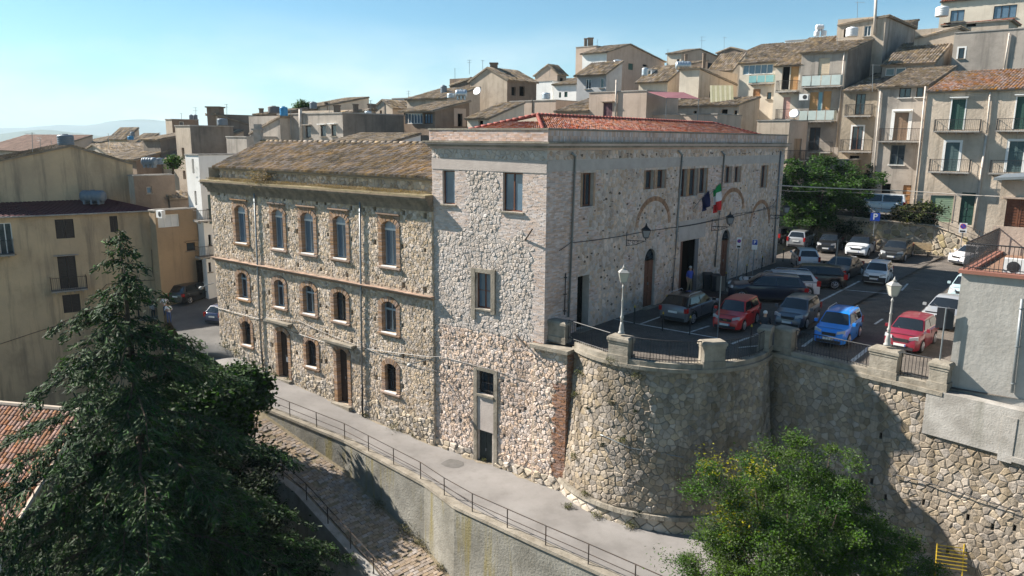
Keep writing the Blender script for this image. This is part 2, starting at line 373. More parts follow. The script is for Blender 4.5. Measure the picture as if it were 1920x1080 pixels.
# ground: one terrain sheet to the horizon
def terr(x, y):
    # behind the houses the town climbs to the right; left it falls off to the plain
    base = -17.5
    t = np.clip((y-70)/35, 0, 1)
    hill = 1.5+np.clip((x+5)*.15, -7, 16)*t+np.clip((y-75), 0, 80)*np.clip(.06+.0022*x, -.02, .16)
    back = np.clip((y-150)/250, 0, 1)
    up = hill*(1-back)+(-60)*back
    left = np.clip((-x-24)/10, 0, 1)*np.clip((90-y)/25, 0, 1)
    f = np.clip((y-66)/5, 0, 1)
    z = base*(1-f)+up*f
    z = z-left*6*f
    far = np.clip((y-400)/3000, 0, 1); z = z*(1-far)+(-260)*far
    return z
gx = np.concatenate([np.linspace(-14000, -300, 14), np.linspace(-220, 220, 111), np.linspace(300, 14000, 14)])
gy = np.concatenate([np.linspace(-60, 200, 105), np.linspace(240, 2000, 14), np.linspace(2600, 15000, 12)])
X, Y = np.meshgrid(gx, gy); Z = terr(X, Y)+.25*np.sin(X*.7)*np.cos(Y*.53)
rows = [[(X[i, j], Y[i, j], Z[i, j]) for j in range(len(gx))] for i in range(len(gy))]
sheet('ground', rows, mat('dry_earth', (.13, .115, .07), (.07, .075, .035), scale=.3, bump=.6, bscale=3))
# far mountains: a ridge mesh ten kilometres away
def mountain(name, y0, prof, depth, seed):
    rg = random.Random(seed); xs = np.linspace(prof[0][0], prof[-1][0], 160); rows = []
    for j in range(14):
        f = j/13; row = []
        for x in xs:
            p = interp(x, [q[0] for q in prof], [q[1] for q in prof])
            wv = sum(math.sin(x*fr+j*.9*k+seed)*am for k, (fr, am) in enumerate([(.0031, 22), (.0083, 12), (.021, 6), (.05, 3)]))
            hgt = (p+260+wv*.6)*math.sin(math.pi*min(1, .05+f*.95))**.8*1
            row.append((x*(1+f*.1), y0+f*depth, -262+hgt))
        rows.append(row)
    return sheet(name, rows, mat('far_scrub', (.10, .11, .06), (.06, .08, .04), scale=.004))
mountain('mountains', 9000, [(-13000, 60), (-7600, 95), (-6400, 110), (-5900, 150), (-5500, 175), (-5150, 240), (-4850, 262), (-4500, 205), (-4000, 150), (-2500, 70), (0, 10), (9000, -30)], 3000, 2)
mountain('hills', 5200, [(-9000, -10), (-3800, 30), (-3500, 50), (-3250, 30), (-2900, -5), (0, -80), (6000, -120)], 1200, 5)

# -- planform of the hall, wing and street
TW = 7.5                                  # tower width along A
OL = C0+NA*.13                            # plane of the long wing, proud of the tower
FA = Face(C0, A, NA); FL = Face(OL, A, NA); FB = Face(C0, B, NB)
SL0 = FL.px(812, 600)[0]; SL1 = FL.px(398, 420)[0]
def streetR(s): p = FL.P(s, 0) if s > SL0 else FA.P(s, 0); return p+NA*-.15
LPX = [(400, 672, -6.35), (455, 720, -6.45), (500, 762, -6.5), (655, 825, -7.2), (805, 905, -7.5), (862, 947, -7.5), (1010, 1015, -7.5), (1145, 1075, -7.55)]
LE = [pz(*q) for q in LPX]
dl = LE[-1]-LE[-2]; dl[2] = 0; dl /= np.linalg.norm(dl)
for t in (6, 14, 30): LE.append(LE[7]+dl*t+UP*(-.03*t))
RAIL_START = 2
rows = []
LS = [(p-C0)@A for p in LE]
RS = [26.5, 24.5, 22.5, 14.5, 6.5, 3.2, -1.3, -5.5, -12, -21, -38]
for i in range(len(LE)-1):
    for k in range(8):
        t = k/8; a = LE[i]*(1-t)+LE[i+1]*t; s = RS[i]*(1-t)+RS[i+1]*t
        b = streetR(s)
        b[2] = zst(s)
        if s < -1.2: b = b+NA*-3.0
        rows.append([a*(1-q)+b*q for q in np.linspace(0, 1, 9)])
sheet('street', rows, M_ASPH)
# upper end of the street, between the yellow house and the wing, rising to a small square
UL = [pz(400, 672, -6.35), pz(378, 664, -6.0), pz(356, 650, -5.55), pz(333, 625, -5.1), pz(313, 592, -4.75), pz(302, 560, -4.3), pz(290, 530, -3.6)]
UR = [FL.P(26.5, 0)-NA*.15, FL.P(28, 0), FL.P(29.6, 0), FL.P(29.9, 0)+B*2, FL.P(30.1, 0)+B*5, FL.P(30.5, 0)+B*10, FL.P(31, 0)+B*19]
for p, z in zip(UR, (-5.85, -5.6, -5.3, -5.1, -4.75, -4.3, -3.6)): p[2] = z
rows = []
for i in range(len(UL)-1):
    for k in range(6):
        t = k/6; a = UL[i]*(1-t)+UL[i+1]*t; b = UR[i]*(1-t)+UR[i+1]*t
        rows.append([a*(1-q)+b*q+UP*.004 for q in np.linspace(0, 1, 8)])
rows.append([UL[-1]*(1-q)+UR[-1]*q for q in np.linspace(0, 1, 8)])
sheet('upper_street', rows, M_ASPHD)
# dirt verge at the foot of the walls, patched asphalt and drain covers
M_VERGE = mat('gravel_verge', (.30, .25, .19), (.20, .17, .125), scale=3, bump=1., bscale=25)
rows = []
for k in range(90):
    s = 25-k*.36; p = streetR(s); z = zst(s)+.012; wv = .28+.16*math.sin(s*1.7)+.08*math.sin(s*5.3)+.05*math.sin(s*11)
    if s < -1.0: break
    rows.append([np.array([*(p+NA*(-.1+(wv+.1)*q))[:2], z-.006*q+.004]) for q in (0, .5, 1)])
sheet('verge', rows, M_VERGE)
M_PATCH = mat('asphalt_patch', (.15, .14, .132), (.115, .108, .10), scale=2, bump=.5, bscale=40); rgp = random.Random(5)
for s, v, a_, b_ in ((19.5, 1.3, .9, .5), (11.5, 2.2, 1.3, .4), (5.0, 1.4, .7, .6), (1.0, 2.6, 1.1, .35), (-3.5, 4.6, 1.0, .5)):
    P = [streetR(s)+NA*v+A*(a_*math.cos(t)*rgp.uniform(.8, 1.1))+NA*(b_*math.sin(t)*rgp.uniform(.8, 1.1)) for t in np.linspace(0, 2*math.pi, 10)[:-1]]
    mb = MB(); mb.v = [(p[0], p[1], zst((p-C0)@A)+.02) for p in P]; mb.f = [tuple(range(9))]; mk('asphalt_patch', mb, M_PATCH, bpy.data.objects['street'])
for s, v in ((22.5, 2.0), (8.0, 1.8), (-2.5, 3.0)):
    p = streetR(s)+NA*v; mk('drain_cover', MB().lathe((p[0], p[1], zst(s)+.012), [(.3, 0), (.3, .012)], 16), M_IRON, bpy.data.objects['street'])
# -- concrete retaining wall under the street rail, its top edge and the cobbled ramp
OUTN = []
def edge_normals(P):
    out = []
    for i in range(len(P)):
        t = P[min(i+1, len(P)-1)]-P[max(i-1, 0)]; n = np.array([t[1], -t[0], 0]); n /= np.linalg.norm(n)
        if n[1] > 0: n = -n
        out.append(n)
    return out
WE = LE[RAIL_START:]; WN = edge_normals(WE)
def dense(P, k=6):
    out = []
    for i in range(len(P)-1):
        for j in range(k): out.append(P[i]*(1-j/k)+P[i+1]*(j/k))
    out.append(P[-1]); return out
WD = dense(WE); ND = dense(WN)
wallT = Thing('concrete_wall', WE[0], 'stained concrete retaining wall with yellow lichen between street and cobbled ramp', 'wall')
def rampz(i):   # ramp height at dense index i
    d = sum(np.linalg.norm(WD[k+1]-WD[k]) for k in range(i)); return WD[i][2]-interp(d, [0, 3, 7, 13, 22, 45], [.25, .9, 1.7, 3.2, 4.6, 8])
body = MB(); capm = MB(); n = len(WD)
for i in range(n-1):
    a, b = WD[i], WD[i+1]; na, nb = ND[i], ND[i+1]; za, zb = rampz(i)-1.2, rampz(i+1)-1.2
    def col(p, nn, zb_, h): return [p-nn*.05-UP*.05, p+nn*.33-UP*.05, np.array([*(p+nn*.45)[:2], zb_]), np.array([*(p-nn*.05)[:2], zb_])]
    body.hexa([*[q for q in col(a, na, za, 0)], *[q for q in col(b, nb, zb, 0)]])
    c = lambda p, nn: [p-nn*.12-UP*.05, p+nn*.40-UP*.05, p+nn*.38+UP*.09, p-nn*.10+UP*.07]
    if i % 1 == 0: capm.hexa([*c(a, na), *c(b, nb)])
wallT.part('wall', body, M_CONC); wallT.part('coping', capm, M_COPE)
# ramp surface: polygon between wall foot and outer edge
RW = 3.1
rows = []; RO = []
for i in range(n):
    z = rampz(i); d = sum(np.linalg.norm(WD[k+1]-WD[k]) for k in range(i))
    wd = RW
    rows.append([np.array([*(WD[i]+ND[i]*(.40+wd*q))[:2], z-.02-.06*q]) for q in np.linspace(-.05, 1, 7)])
    RO.append(np.array([*(WD[i]+ND[i]*(.40+wd))[:2], z-.08]))
rp0 = [r-UP*0 for r in rows[0]]
back = [[q+A*1.0*k*2.2+UP*.12*k for q in rp0] for k in (3, 2, 1)]
sheet('ramp', back+rows, mat('ramp_earth', (.27, .22, .15), (.17, .14, .09), scale=3, bump=.8, bscale=20))
rampR = RO
# cobble setts on the ramp, real pieces
lst = []; rg = random.Random(4)
dist = [0]
for k in range(n-1): dist.append(dist[-1]+np.linalg.norm(WD[k+1]-WD[k]))
def rampP(u, v, h=0):
    i = min(n-2, max(0, int(np.searchsorted(dist, u)-1))); t = (u-dist[i])/(dist[i+1]-dist[i])
    a = WD[i]+ND[i]*(.40+v); b = WD[i+1]+ND[i+1]*(.40+v); z = rampz(i)*(1-t)+rampz(i+1)*t
    p = a*(1-t)+b*t; return (p[0], p[1], z-.01-.02*v+h)
lst = bricks(lambda a, b, h: rampP(b, a, h), .25, 2.95, .6, 26, bw=.34, bh=.2, h=(.015, .05), gap=.03, seed=3, mask=lambda a, b: rg.random() > .10)
M_SETT = mat('pink_grey_sett', (.34, .275, .225), (.24, .195, .155), scale=2, bump=.5, bscale=18, island=.2, sat_isl=.4)
lst.sort(key=lambda p: -p[0][0][1]); vis = []
for v, f in lst:
    mb = MB(); mb.v = [tuple(q) for q in v]; mb.f = f
    x, y = proj(np.mean(v, 0))
    vis.append((0 if (y < 1090 and x > 470) else 1, np.linalg.norm(np.mean(v, 0)-CAMP), mb))
vis.sort(key=lambda q: q[:2]); rampo = bpy.data.objects['ramp']
for q in vis[:300]: mk('cobble', q[2], M_SETT, rampo)
rest = MB()
for q in vis[300:]: rest.add(q[2].v, q[2].f)
tag(mk('cobbles', rest, M_SETT, rampo), None, None, None, 'stuff')
# outer ramp wall dropping to the garden
outT = Thing('concrete_wall', rampR[0], 'low grey concrete wall holding the outer edge of the cobbled ramp, streaked by tree shade', 'wall')
mb = MB(); cp = MB()
for i in range(n-1):
    a, b = rampR[i], rampR[i+1]; na, nb = ND[i], ND[i+1]
    f_ = lambda p, nn: [p+UP*.12, p+nn*.42+UP*.10, np.array([*(p+nn*.7)[:2], -18.]), np.array([*p[:2], -18.])]
    mb.hexa([*f_(a, na), *f_(b, nb)])
outT.part('wall', mb, M_CONC2)
# -- rails
def rail(name, pts, hgt, label, group=None, every=2.2, m=None, mid=True, curb=0.):
    T = Thing(name, pts[0], label, 'railing', group); m = m or M_RUST
    d = [0]
    for i in range(len(pts)-1): d.append(d[-1]+np.linalg.norm(pts[i+1]-pts[i]))
    def at(t):
        i = min(len(pts)-2, max(0, int(np.searchsorted(d, t)-1))); q = (t-d[i])/(d[i+1]-d[i]); return pts[i]*(1-q)+pts[i+1]*q
    k = max(1, round(d[-1]/every)); P = [at(d[-1]*i/k) for i in range(k+1)]
    for p in P: T.part('post', MB().tube([p-UP*.05, p+UP*hgt], .026, 6), m)
    T.part('top_rail', MB().tube([p+UP*hgt for p in P], .022, 6), m)
    if mid: T.part('middle_rail', MB().tube([p+UP*hgt*.52 for p in P], .018, 6), m)
    return T
rail('railing', [p+nn*.16+UP*.08 for p, nn in zip(WD[:44], ND[:44])], .92, 'thin dark metal handrail along the outer edge of the street, above the concrete wall', every=2.25)
rail('railing', [p+nn*.2+UP*.1 for p, nn in zip(rampR[5:44], ND[5:44])], .95, 'lower handrail beside the cobbled ramp with a bright worn top bar', every=2.0)

# ================================================================ PLAZA
cc = np.array([7.9, 36.4, 0]); RB = 5.0
def arc(t, r=RB, z=0.): return np.array([cc[0]+r*math.cos(t), cc[1]+r*math.sin(t), z])
T0, T1 = R(197), R(331)
p4 = arc(T1); w0 = pz(1490, 664); w1 = pz(1775, 730); WDIR = (w1-w0)/np.linalg.norm(w1-w0); WNR = np.array([WDIR[1], -WDIR[0], 0]); WNR = WNR if WNR[0] < 0 else -WNR
w0 = p4+(w0-p4)*.9
bound = [C0-NB*.3, C0+NB*.05-B*.2]+[arc(T0+(T1-T0)*k/24) for k in range(25)]+[w0, w1]
# plaza sheet as a fan grid along B
rows = []
fr = [bound[0]]+bound[2:]
M_PLAZA = mat('dark_paving', (.215, .18, .15), (.12, .10, .085), scale=.9, bump=.8, bscale=9, streak=.3, pattern=('brick', 5.5, (.07, .065, .06), (0, 0, R(48.4))))
far_pt = [C0+B*k for k in (0,)]
for k in range(0, 41):
    row = []
    for p in fr:
        q = np.array(p, float); t = k/40
        e = q+B*(42*t); e[2] = plz(e)
        row.append(e)
    rows.append(row)
pts2 = []
rowsx = []
for r in rows:
    rowsx.append([r[0]-NB*1.0]+r+[r[-1]+np.array([10, -6, 0])*(k_/1) for k_ in (1, 3)])
for r in rowsx:
    for q in r: q[2] = plz(q)
sheet('plaza', rowsx, M_PLAZA)
def strip(px0, px1, wd, m=M_WHITE, name='parking_line', up=.006):
    a, b = pgr(*px0), pgr(*px1); t = b-a; t[2] = 0; t /= np.linalg.norm(t); nn = np.array([-t[1], t[0], 0])*wd/2
    k = 10; mb = MB(); P = []
    for i in range(k+1):
        c = a*(1-i/k)+b*(i/k)
        for sgn in (-1, 1): q = c+nn*sgn; q[2] = plz(q)+up; P.append(q)
    mb.v = [tuple(q) for q in P]; mb.f = [(2*i, 2*i+1, 2*i+3, 2*i+2) for i in range(k)]
    return tag(mk(name, mb, m, bpy.data.objects['plaza']))
for a, b, wd in [((1200, 608), (1345, 634), .14), ((1200, 608), (1244, 592), .14), ((1290, 624), (1330, 611), .14), ((1372, 645), (1432, 622), .16), ((1384, 652), (1425, 648), .14), ((1505, 650), (1528, 633), .16), ((1594, 680), (1632, 650), .2),
                 ((1526, 571), (1612, 527), .16), ((1525, 538), (1680, 552), .12), ((1500, 562), (1542, 565), .12), ((1640, 608), (1655, 598), .12), ((1330, 690), (1340, 660), .12), ((1690, 545), (1702, 532), .12), ((1632, 491), (1652, 480), .14), ((1146, 597), (1200, 608), .1)]:
    strip(a, b, wd)
for x, y in ((1722, 544), (1668, 585), (1167, 590)):
    c = pgr(x, y); mb = MB().lathe(c+UP*.01, [(.28, 0), (.28, .012)], 16); mk('manhole_cover', mb, M_IRON, bpy.data.objects['plaza'])
# -- bastion retaining wall
zt = -.22; ZM = -6.95                # underside of the coping; stone string course near the foot
bast = Thing('bastion_wall', arc((T0+T1)/2, RB, -7.5), 'round rubble stone bastion under the parked cars with plants growing in its joints', 'retaining wall')
LARC = RB*(T1-T0)
def Mb(u, v, h=0.):   # u along the arc, v height
    t = T0+u/RB; r = RB+(zt-v)*.085+h; return arc(t, r, v)
mb = MB(); K = 40
for i in range(K):
    for j in range(10):
        u = [LARC*i/K, LARC*(i+1)/K]; v = [-10+(zt+10)*j/10, -10+(zt+10)*(j+1)/10]
        mb.quad(Mb(u[0], v[0]), Mb(u[1], v[0]), Mb(u[1], v[1]), Mb(u[0], v[1]))
bast.part('wall', mb, M_RMORTAR, smooth=True)
wallo = bpy.data.objects['wall']
bo = [o for o in bast.o.children][0]
bast.pieces('stone', stones(Mb, 0, LARC, ZM+.15, zt, .25, h=(.012, .05), gap=.007, asp=1.15, seed=11, jit=.47), M_RSTONE, bo)
mb = MB()
for i in range(K):
    u = [LARC*i/K, LARC*(i+1)/K-.012]; z0_, z1_ = ZM-.05, ZM+.13
    mb.hexa([Mb(u[0], z0_, 0), Mb(u[1], z0_, 0), Mb(u[1], z0_, .2), Mb(u[0], z0_, .2), Mb(u[0], z1_, 0), Mb(u[1], z1_, 0), Mb(u[1], z1_, .15), Mb(u[0], z1_, .15)])
bast.part('string_course', mb, M_COPE)
bast.pieces('footing_stone', stones(lambda u, v, h=0: Mb(u, v, h+.03), 0, LARC, -8.6, ZM-.06, .34, h=(.02, .05), gap=.012, asp=1.6, seed=12, jit=.12), M_FSTONE, bo, 120)
# coping ring on the bastion
def ringpiece(t0, t1, r0, r1, z0, z1, k=6):
    mb = MB()
    for i in range(k):
        a, b = t0+(t1-t0)*i/k, t0+(t1-t0)*(i+1)/k
        mb.hexa([arc(a, r0, z0), arc(b, r0, z0), arc(b, r1, z0), arc(a, r1, z0), arc(a, r0, z1), arc(b, r0, z1), arc(b, r1, z1), arc(a, r1, z1)])
    return mb
kc = 14
for i in range(kc):
    a, b = T0+(T1-T0)*i/kc, T0+(T1-T0)*(i+1)/kc-.002
    bast.part('coping_stone', ringpiece(a, b, RB-.45, RB+.16, -.22, -.05, 3), M_COPE)
    bast.part('kerb_stone', ringpiece(a, b, RB-.36, RB+.05, -.05, .17, 3), M_COPE)
# -- straight wall right of the bastion
FW = Face(w0-UP*0, WDIR, WNR)
WL = (w1-w0)@WDIR; WEND = 26
def Mw(u, v, h=0.): return FW.P(u, v, h+(zt-v)*.05)
rw = Thing('retaining_wall', FW.P(WL/2, -9), 'tall straight rubble stone retaining wall right of the round bastion, half in shade', 'retaining wall')
holes = []
for x, y in ((1593, 917), (1664, 930), (1735, 939), (1818, 967), (1864, 985), (1780, 1030), (1905, 987), (1638, 900), (1655, 815)):
    a, z = FW.px(x, y); holes.append((a-.06, a+.06, z-.14, z+.14, .3))
wr = FW.rect(1908, 1950, 795, 858)
mb = MB(); wall_grid(mb, Face(w0+WNR*.2, WDIR, WNR), -2.2, WEND, -18, zt, holes+[(*wr, .4)])
rw.part('wall', mb, M_RMORTAR); rwo = rw.o.children[0]
# battered stones start on the same sheet
rw.pieces('stone', stones(lambda u, v, h=0: FW.P(u, v, .2+h), -2.2, 16, -13.5, zt, .27, excl=[h_[:4] for h_ in holes]+[wr], h=(.012, .05), gap=.007, asp=1.15, seed=21, jit=.47, mask=lambda u, v: not (u > WL-.6 and v > -1.9-.0*(u-WL))), M_RSTONE, rwo)
mb = MB()
for i in range(8):
    a, b = -1.2+(WL+1.2)*i/8, -1.2+(WL+1.2)*(i+1)/8-.01; FW.box(mb, a, b, -.22, -.05, -.4, .36)
rw.part('coping', mb, M_COPE)
mb = MB(); FW.box(mb, -.4, WL, -.05, .17, -.36, .22); rw.part('kerb', mb, M_COPE)
mb = MB(); FW.box(mb, WL-.6, WEND, -1.95, -.06, -.2, .33); rw.part('concrete_band', mb, M_CONC2)
mb = MB(); FW.box(mb, wr[0]-.5, wr[0]-.02, wr[2]-.3, wr[3]+.2, .1, .36); FW.box(mb, wr[0]-.02, wr[1], wr[2]-.2, wr[2], .1, .42); rw.part('window_surround', mb, M_CONC2)
# -- piers and iron railings of the parapet
def pier(c, d, wd, dp, hh, label, z0=-.05, cap=True):
    hh *= .92; wd *= .95
    T = Thing('stone_pier', c, label, 'pier', 'stone piers of the plaza parapet'); nn = np.array([-d[1], d[0], 0])
    def bx(mb, w_, d_, z0_, z1_, tw=1.): 
        q = [c+d*sx*w_/2+nn*sy*d_/2 for sx, sy in ((-1, -1), (1, -1), (1, 1), (-1, 1))]
        mb.hexa([np.array([*p[:2], z0_]) for p in q]+[np.array([*(c+(p-c)*tw)[:2], z1_]) for p in q]); return mb
    T.part('shaft', bx(MB(), wd, dp, z0, hh-.3), M_COPE); T.part('base_moulding', bx(MB(), wd+.09, dp+.09, z0, .28), M_COPE)
    mb = bx(MB(), wd+.06, dp+.06, hh-.3, hh-.18); bx(mb, wd+.14, dp+.14, hh-.18, hh-.06); bx(mb, wd+.14, dp+.14, hh-.06, hh+.02, .85); T.part('capital', mb, M_COPE)
    return T
def tdir(t): return np.array([-math.sin(t), math.cos(t), 0])
def angof(x, y): p = pz(x, y, 0); return math.atan2(p[1]-cc[1], p[0]-cc[0])
TA = angof(1176, 668); TBm = angof(1340, 690)
TA = TA if TA > 0 else TA+2*math.pi; TBm = TBm if TBm > 0 else TBm+2*math.pi
TP4 = T1-.02
PIERS = []
p1c = pz(1046, 640)+B*.1
pier(p1c+A*.0, A, 1.05, .5, 1.15, 'stone parapet pier against the corner of the stone hall')
pc1 = arc(TA, RB-.22); pier(pc1, tdir(TA), 1.05, .55, 1.2, 'stone parapet pier carrying the lamp post nearest to the hall doors')
pc2 = arc(TBm, RB-.22); pier(pc2, tdir(TBm), 1.05, .55, 1.25, 'stone parapet pier in the middle of the round bastion, below the red hatchback')
pc3 = arc(TP4, RB-.22); pier(pc3, tdir(TP4), .85, .5, 1.35, 'stone parapet pier at the right end of the round bastion beside the dark dressed man')
pier(w0-WDIR*.42-WNR*.05, WDIR, .9, .55, 1.3, 'right pier of the paired piers at the joint of bastion and straight wall')
sa = FW.px(1657, 700)[0]; pier(FW.P(sa, 0, -.05), WDIR, 1.2, .55, 1.3, 'broad stone parapet pier carrying the lamp post in front of the dark red car')
sb = FW.px(1760, 720)[0]; pier(FW.P(sb, 0, -.05), WDIR, .72, .5, 1.2, 'narrow stone parapet pier next to the grey rendered house')
def railing_run(P, label, hh=.98, z=.17):
    T = Thing('iron_railing', P[0], label, 'railing', 'iron railings of the plaza parapet'); d = [0]
    for i in range(len(P)-1): d.append(d[-1]+np.linalg.norm(P[i+1]-P[i]))
    def at(t): i = min(len(P)-2, max(0, int(np.searchsorted(d, t)-1))); q = (t-d[i])/(d[i+1]-d[i]); return P[i]*(1-q)+P[i+1]*q
    T.part('top_rail', MB().tube([at(d[-1]*k/12)+UP*(z+hh) for k in range(13)], .024, 6), M_IRON)
    T.part('bottom_rail', MB().tube([at(d[-1]*k/12)+UP*(z+.1) for k in range(13)], .018, 6), M_IRON)
    k = int(d[-1]/.135)
    for i in range(k+1):
        p = at(d[-1]*i/k); T.part('bar', MB().tube([p+UP*z, p+UP*(z+hh)], .011 if i % 6 else .02, 5), M_IRON)
AR = lambda a, b, k=10: [arc(a+(b-a)*i/k, RB-.18) for i in range(k+1)]
st = p1c+A*-.55; st[2] = 0
railing_run([st, arc(TA-.12, RB-.2)], 'iron railing between the corner pier and the pier with the lamp post')
railing_run(AR(TA+.12, TBm-.11), 'iron railing on the bastion between the lamp pier and the middle pier')
railing_run(AR(TBm+.11, TP4-.09), 'iron railing on the bastion between the middle pier and the paired piers')
railing_run([FW.P(.1, 0, -.05), FW.P(sa-.65, 0, -.05)], 'iron railing in front of the blue hatchback')
railing_run([FW.P(sa+.65, 0, -.05), FW.P(sb-.4, 0, -.05)], 'short iron railing in front of the dark red car')

# ================================================================ STONE HALL (tower block)
ZP = FA.px(1021, 240)[1]
hall = Thing('stone_hall', C0+A*3+B*12, 'large old stone and brick hall with red tiled roof and flags beside the plaza', 'building')
LB = FB.px(1466, 350)[0]
# openings on A
WA = [('w', FA.rect(830, 853, 320, 383)), ('w2', FA.rect(943, 980, 324, 397)), ('w2', FA.rect(893, 922, 512, 579)), ('g', FA.rect(896, 927, 697, 740)), ('d', FA.rect(896, 923, 808, 880))]
rectsA = [w_[1] for w_ in WA]
rgh = random.Random(8); holesA = []
for x, y in ((826, 628), (842, 689), (863, 726), (829, 772), (864, 787), (943, 714), (943, 757), (975, 771), (985, 766), (1005, 783), (946, 817), (1050, 795), (888, 560), (1020, 830)):
    a, z = FA.px(x, y); holesA.append((a-.09, a+.09, z-.10, z+.10, .35))
mb = MB(); wall_grid(mb, FA, 0, TW, -9.5, ZP-.7, rectsA+holesA, .28)
hall.part('wall', mb, M_MORTARW, label='front wall of pale rough stone towards the street'); wA = hall.o.children[-1]
zb1 = FA.px(900, 320)[1]; zbt = FA.px(900, 299)[1]          # grey band
zsp = FA.px(900, 436)[1]; zlow = FA.px(900, 622)[1]
def inblob(s, z):       # rough patch between the two top windows
    a0 = FA.px(878, 380)[0]; a1 = FA.px(936, 380)[0]; m_, M_ = min(a0, a1), max(a0, a1)
    return m_+.12*math.sin(z*5) < s < M_+.15*math.sin(z*4+1) and z < zb1-.05
edge = lambda s: zsp+.25*math.sin(s*1.7)+.10*math.sin(s*5)-(.6 if s < 1.2 else 0)
quoin = lambda s, z: s < .75+.12*math.sin(z*9) and z > -1.6
exA = rectsA+[h_[:4] for h_ in holesA]
bk = bricks(FA.P, 0, TW, -1.5, zb1, .25, .072, exA, (.004, .018), .007, 3, lambda s, z: (z > edge(s) or quoin(s, z)) and not inblob(s, z))
hall.pieces('brick', bk, M_WBRICK, wA, 300)
stA = stones(FA.P, 0, TW, zlow, zb1-.03, .19, exA, (.008, .045), .005, 1.15, 5, lambda s, z: (z <= edge(s) or inblob(s, z)) and not quoin(s, z), jit=.47)
hall.pieces('pale_stone', stA, M_WSTONE, wA, 300)
PANEL = FA.rect(892, 927, 744, 808); PANEL = (PANEL[0], PANEL[1], PANEL[2], PANEL[3])
stA2 = stones(FA.P, 0, TW, -7.0, zlow, .185, exA+[PANEL, (PANEL[0], PANEL[1], -9, PANEL[2])], (.01, .055), .005, 1.2, 6, lambda s, z: not (quoin(s, z)), jit=.47)
hall.pieces('stone', stA2, M_PSTONE, wA, 300)
hall.pieces('footing_stone', stones(lambda s, z, h=0: FA.P(s, z, h+.02), 0, TW, -8.2, -7.0, .34, [rectsA[4], (rectsA[4][0]-.2, rectsA[4][1]+.2, -9, -6.9)], (.03, .12), .012, 1.3, 7, jit=.4), M_FSTONE, wA, 120)
mb = MB(); FA.box(mb, .0, TW, zb1, zbt, 0, .035); FA.box(mb, PANEL[0], PANEL[1], PANEL[2], PANEL[3]-.02, -.02, .03); hall.part('plaster_band', mb, M_BAND)
hall.pieces('pale_stone', stones(FA.P, 0, TW, zbt+.02, ZP-1.05, .2, (), (.02, .05), .006, 1.3, 9), M_WSTONE, wA, 80)
# red brick base of the corner
hall.pieces('red_brick', bricks(lambda a, b, h=0: FA.P(a, b, h+.03), 0, .62, -1.9, -.1, .25, .072, (), (.01, .03), .008, 13), M_RBRICK, wA, 60)
# window surrounds on A: stone jambs
mb = MB()
for r in rectsA[2:3]:
    FA.box(mb, r[0]-.28, r[0]-.01, r[2]-.2, r[3]+.25, 0, .12); FA.box(mb, r[1]+.01, r[1]+.28, r[2]-.6, r[3]+.2, 0, .12); FA.box(mb, r[0]-.01, r[1]+.01, r[3]+.01, r[3]+.22, 0, .11)
r = rectsA[3]; q = rectsA[4]
FA.box(mb, r[0]-.25, r[0]-.01, -7.6, r[3]+.2, 0, .09); FA.box(mb, r[1]+.01, r[1]+.25, -7.6, r[3]+.1, 0, .09); FA.box(mb, r[0], r[1], r[3]+.01, r[3]+.18, 0, .08); FA.box(mb, r[0], r[1], r[2]-.12, r[2]-.01, 0, .14)
hall.part('door_surround', mb, M_COPE, kind='stuff')
def window(T, F, r, frame, glass, mull=1, bars=0, dep=.2, sill=None, fw=.06, name='window', blind=None, parent=None, open_=None, hood=None):
    a, b, c, e = r[:4]; mb = MB()
    F.box(mb, a, a+fw, c, e, -dep, -dep+.06); F.box(mb, b-fw, b, c, e, -dep, -dep+.06); F.box(mb, a+fw, b-fw, c, c+fw, -dep, -dep+.06); F.box(mb, a+fw, b-fw, e-fw, e, -dep, -dep+.06)
    w_ = T.part(name, mb, frame, parent)
    mb = MB()
    for k in range(mull):
        x = a+(b-a)*(k+1)/(mull+1); F.box(mb, x-fw*.5, x+fw*.5, c+fw, e-fw, -dep+.002, -dep+.065)
    for k in range(bars):
        z = c+(e-c)*(k+1)/(bars+1); F.box(mb, a+fw, b-fw, z-fw*.25, z+fw*.25, -dep+.004, -dep+.05)
    if mb.v: T.part('frame', mb, frame, w_)
    for k in range(mull+1):
        x0, x1 = a+fw+(b-a-2*fw)*k/(mull+1), a+fw+(b-a-2*fw)*(k+1)/(mull+1)
        mb = MB(); F.box(mb, x0+.004, x1-.004, c+fw, e-fw, -dep+.012, -dep+.024); T.part('pane', mb, glass, w_)
    if blind: 
        mb = MB(); F.box(mb, a+fw, b-fw, e-(e-c)*blind, e-fw, -dep+.027, -dep+.045); T.part('blind', mb, M_CURT, w_)
    if sill: mb = MB(); F.box(mb, a-.12, b+.12, c-.07, c-.004, -dep, .12); T.part('sill', mb, sill, w_)
    if hood: mb = MB(); F.box(mb, a-.15, b+.15, e+.06, e+.14, 0, .32); T.part('hood', mb, hood, w_)
    return w_
def panel_door(T, F, r, m, dep=.22, leaves=2, name='door', rows_=4, parent=None):
    a, b, c, e = r[:4]; mb = MB(); F.box(mb, a, b, c, e, -dep, -dep+.04); d_ = T.part(name, mb, m, parent); 
    for k in range(leaves):
        x0, x1 = a+(b-a)*k/leaves, a+(b-a)*(k+1)/leaves; mb = MB()
        for q in range(rows_):
            z0, z1 = c+(e-c)*q/rows_, c+(e-c)*(q+1)/rows_; F.box(mb, x0+.05, x1-.05, z0+.05, z1-.05, -dep+.04, -dep+.065)
        T.part('leaf', mb, m, d_)
    mb = MB(); F.box(mb, (a+b)/2+.03, (a+b)/2+.07, (c+e)/2-.1, (c+e)/2+.05, -dep+.04, -dep+.10); T.part('handle', mb, M_ZINC, d_)
    return d_
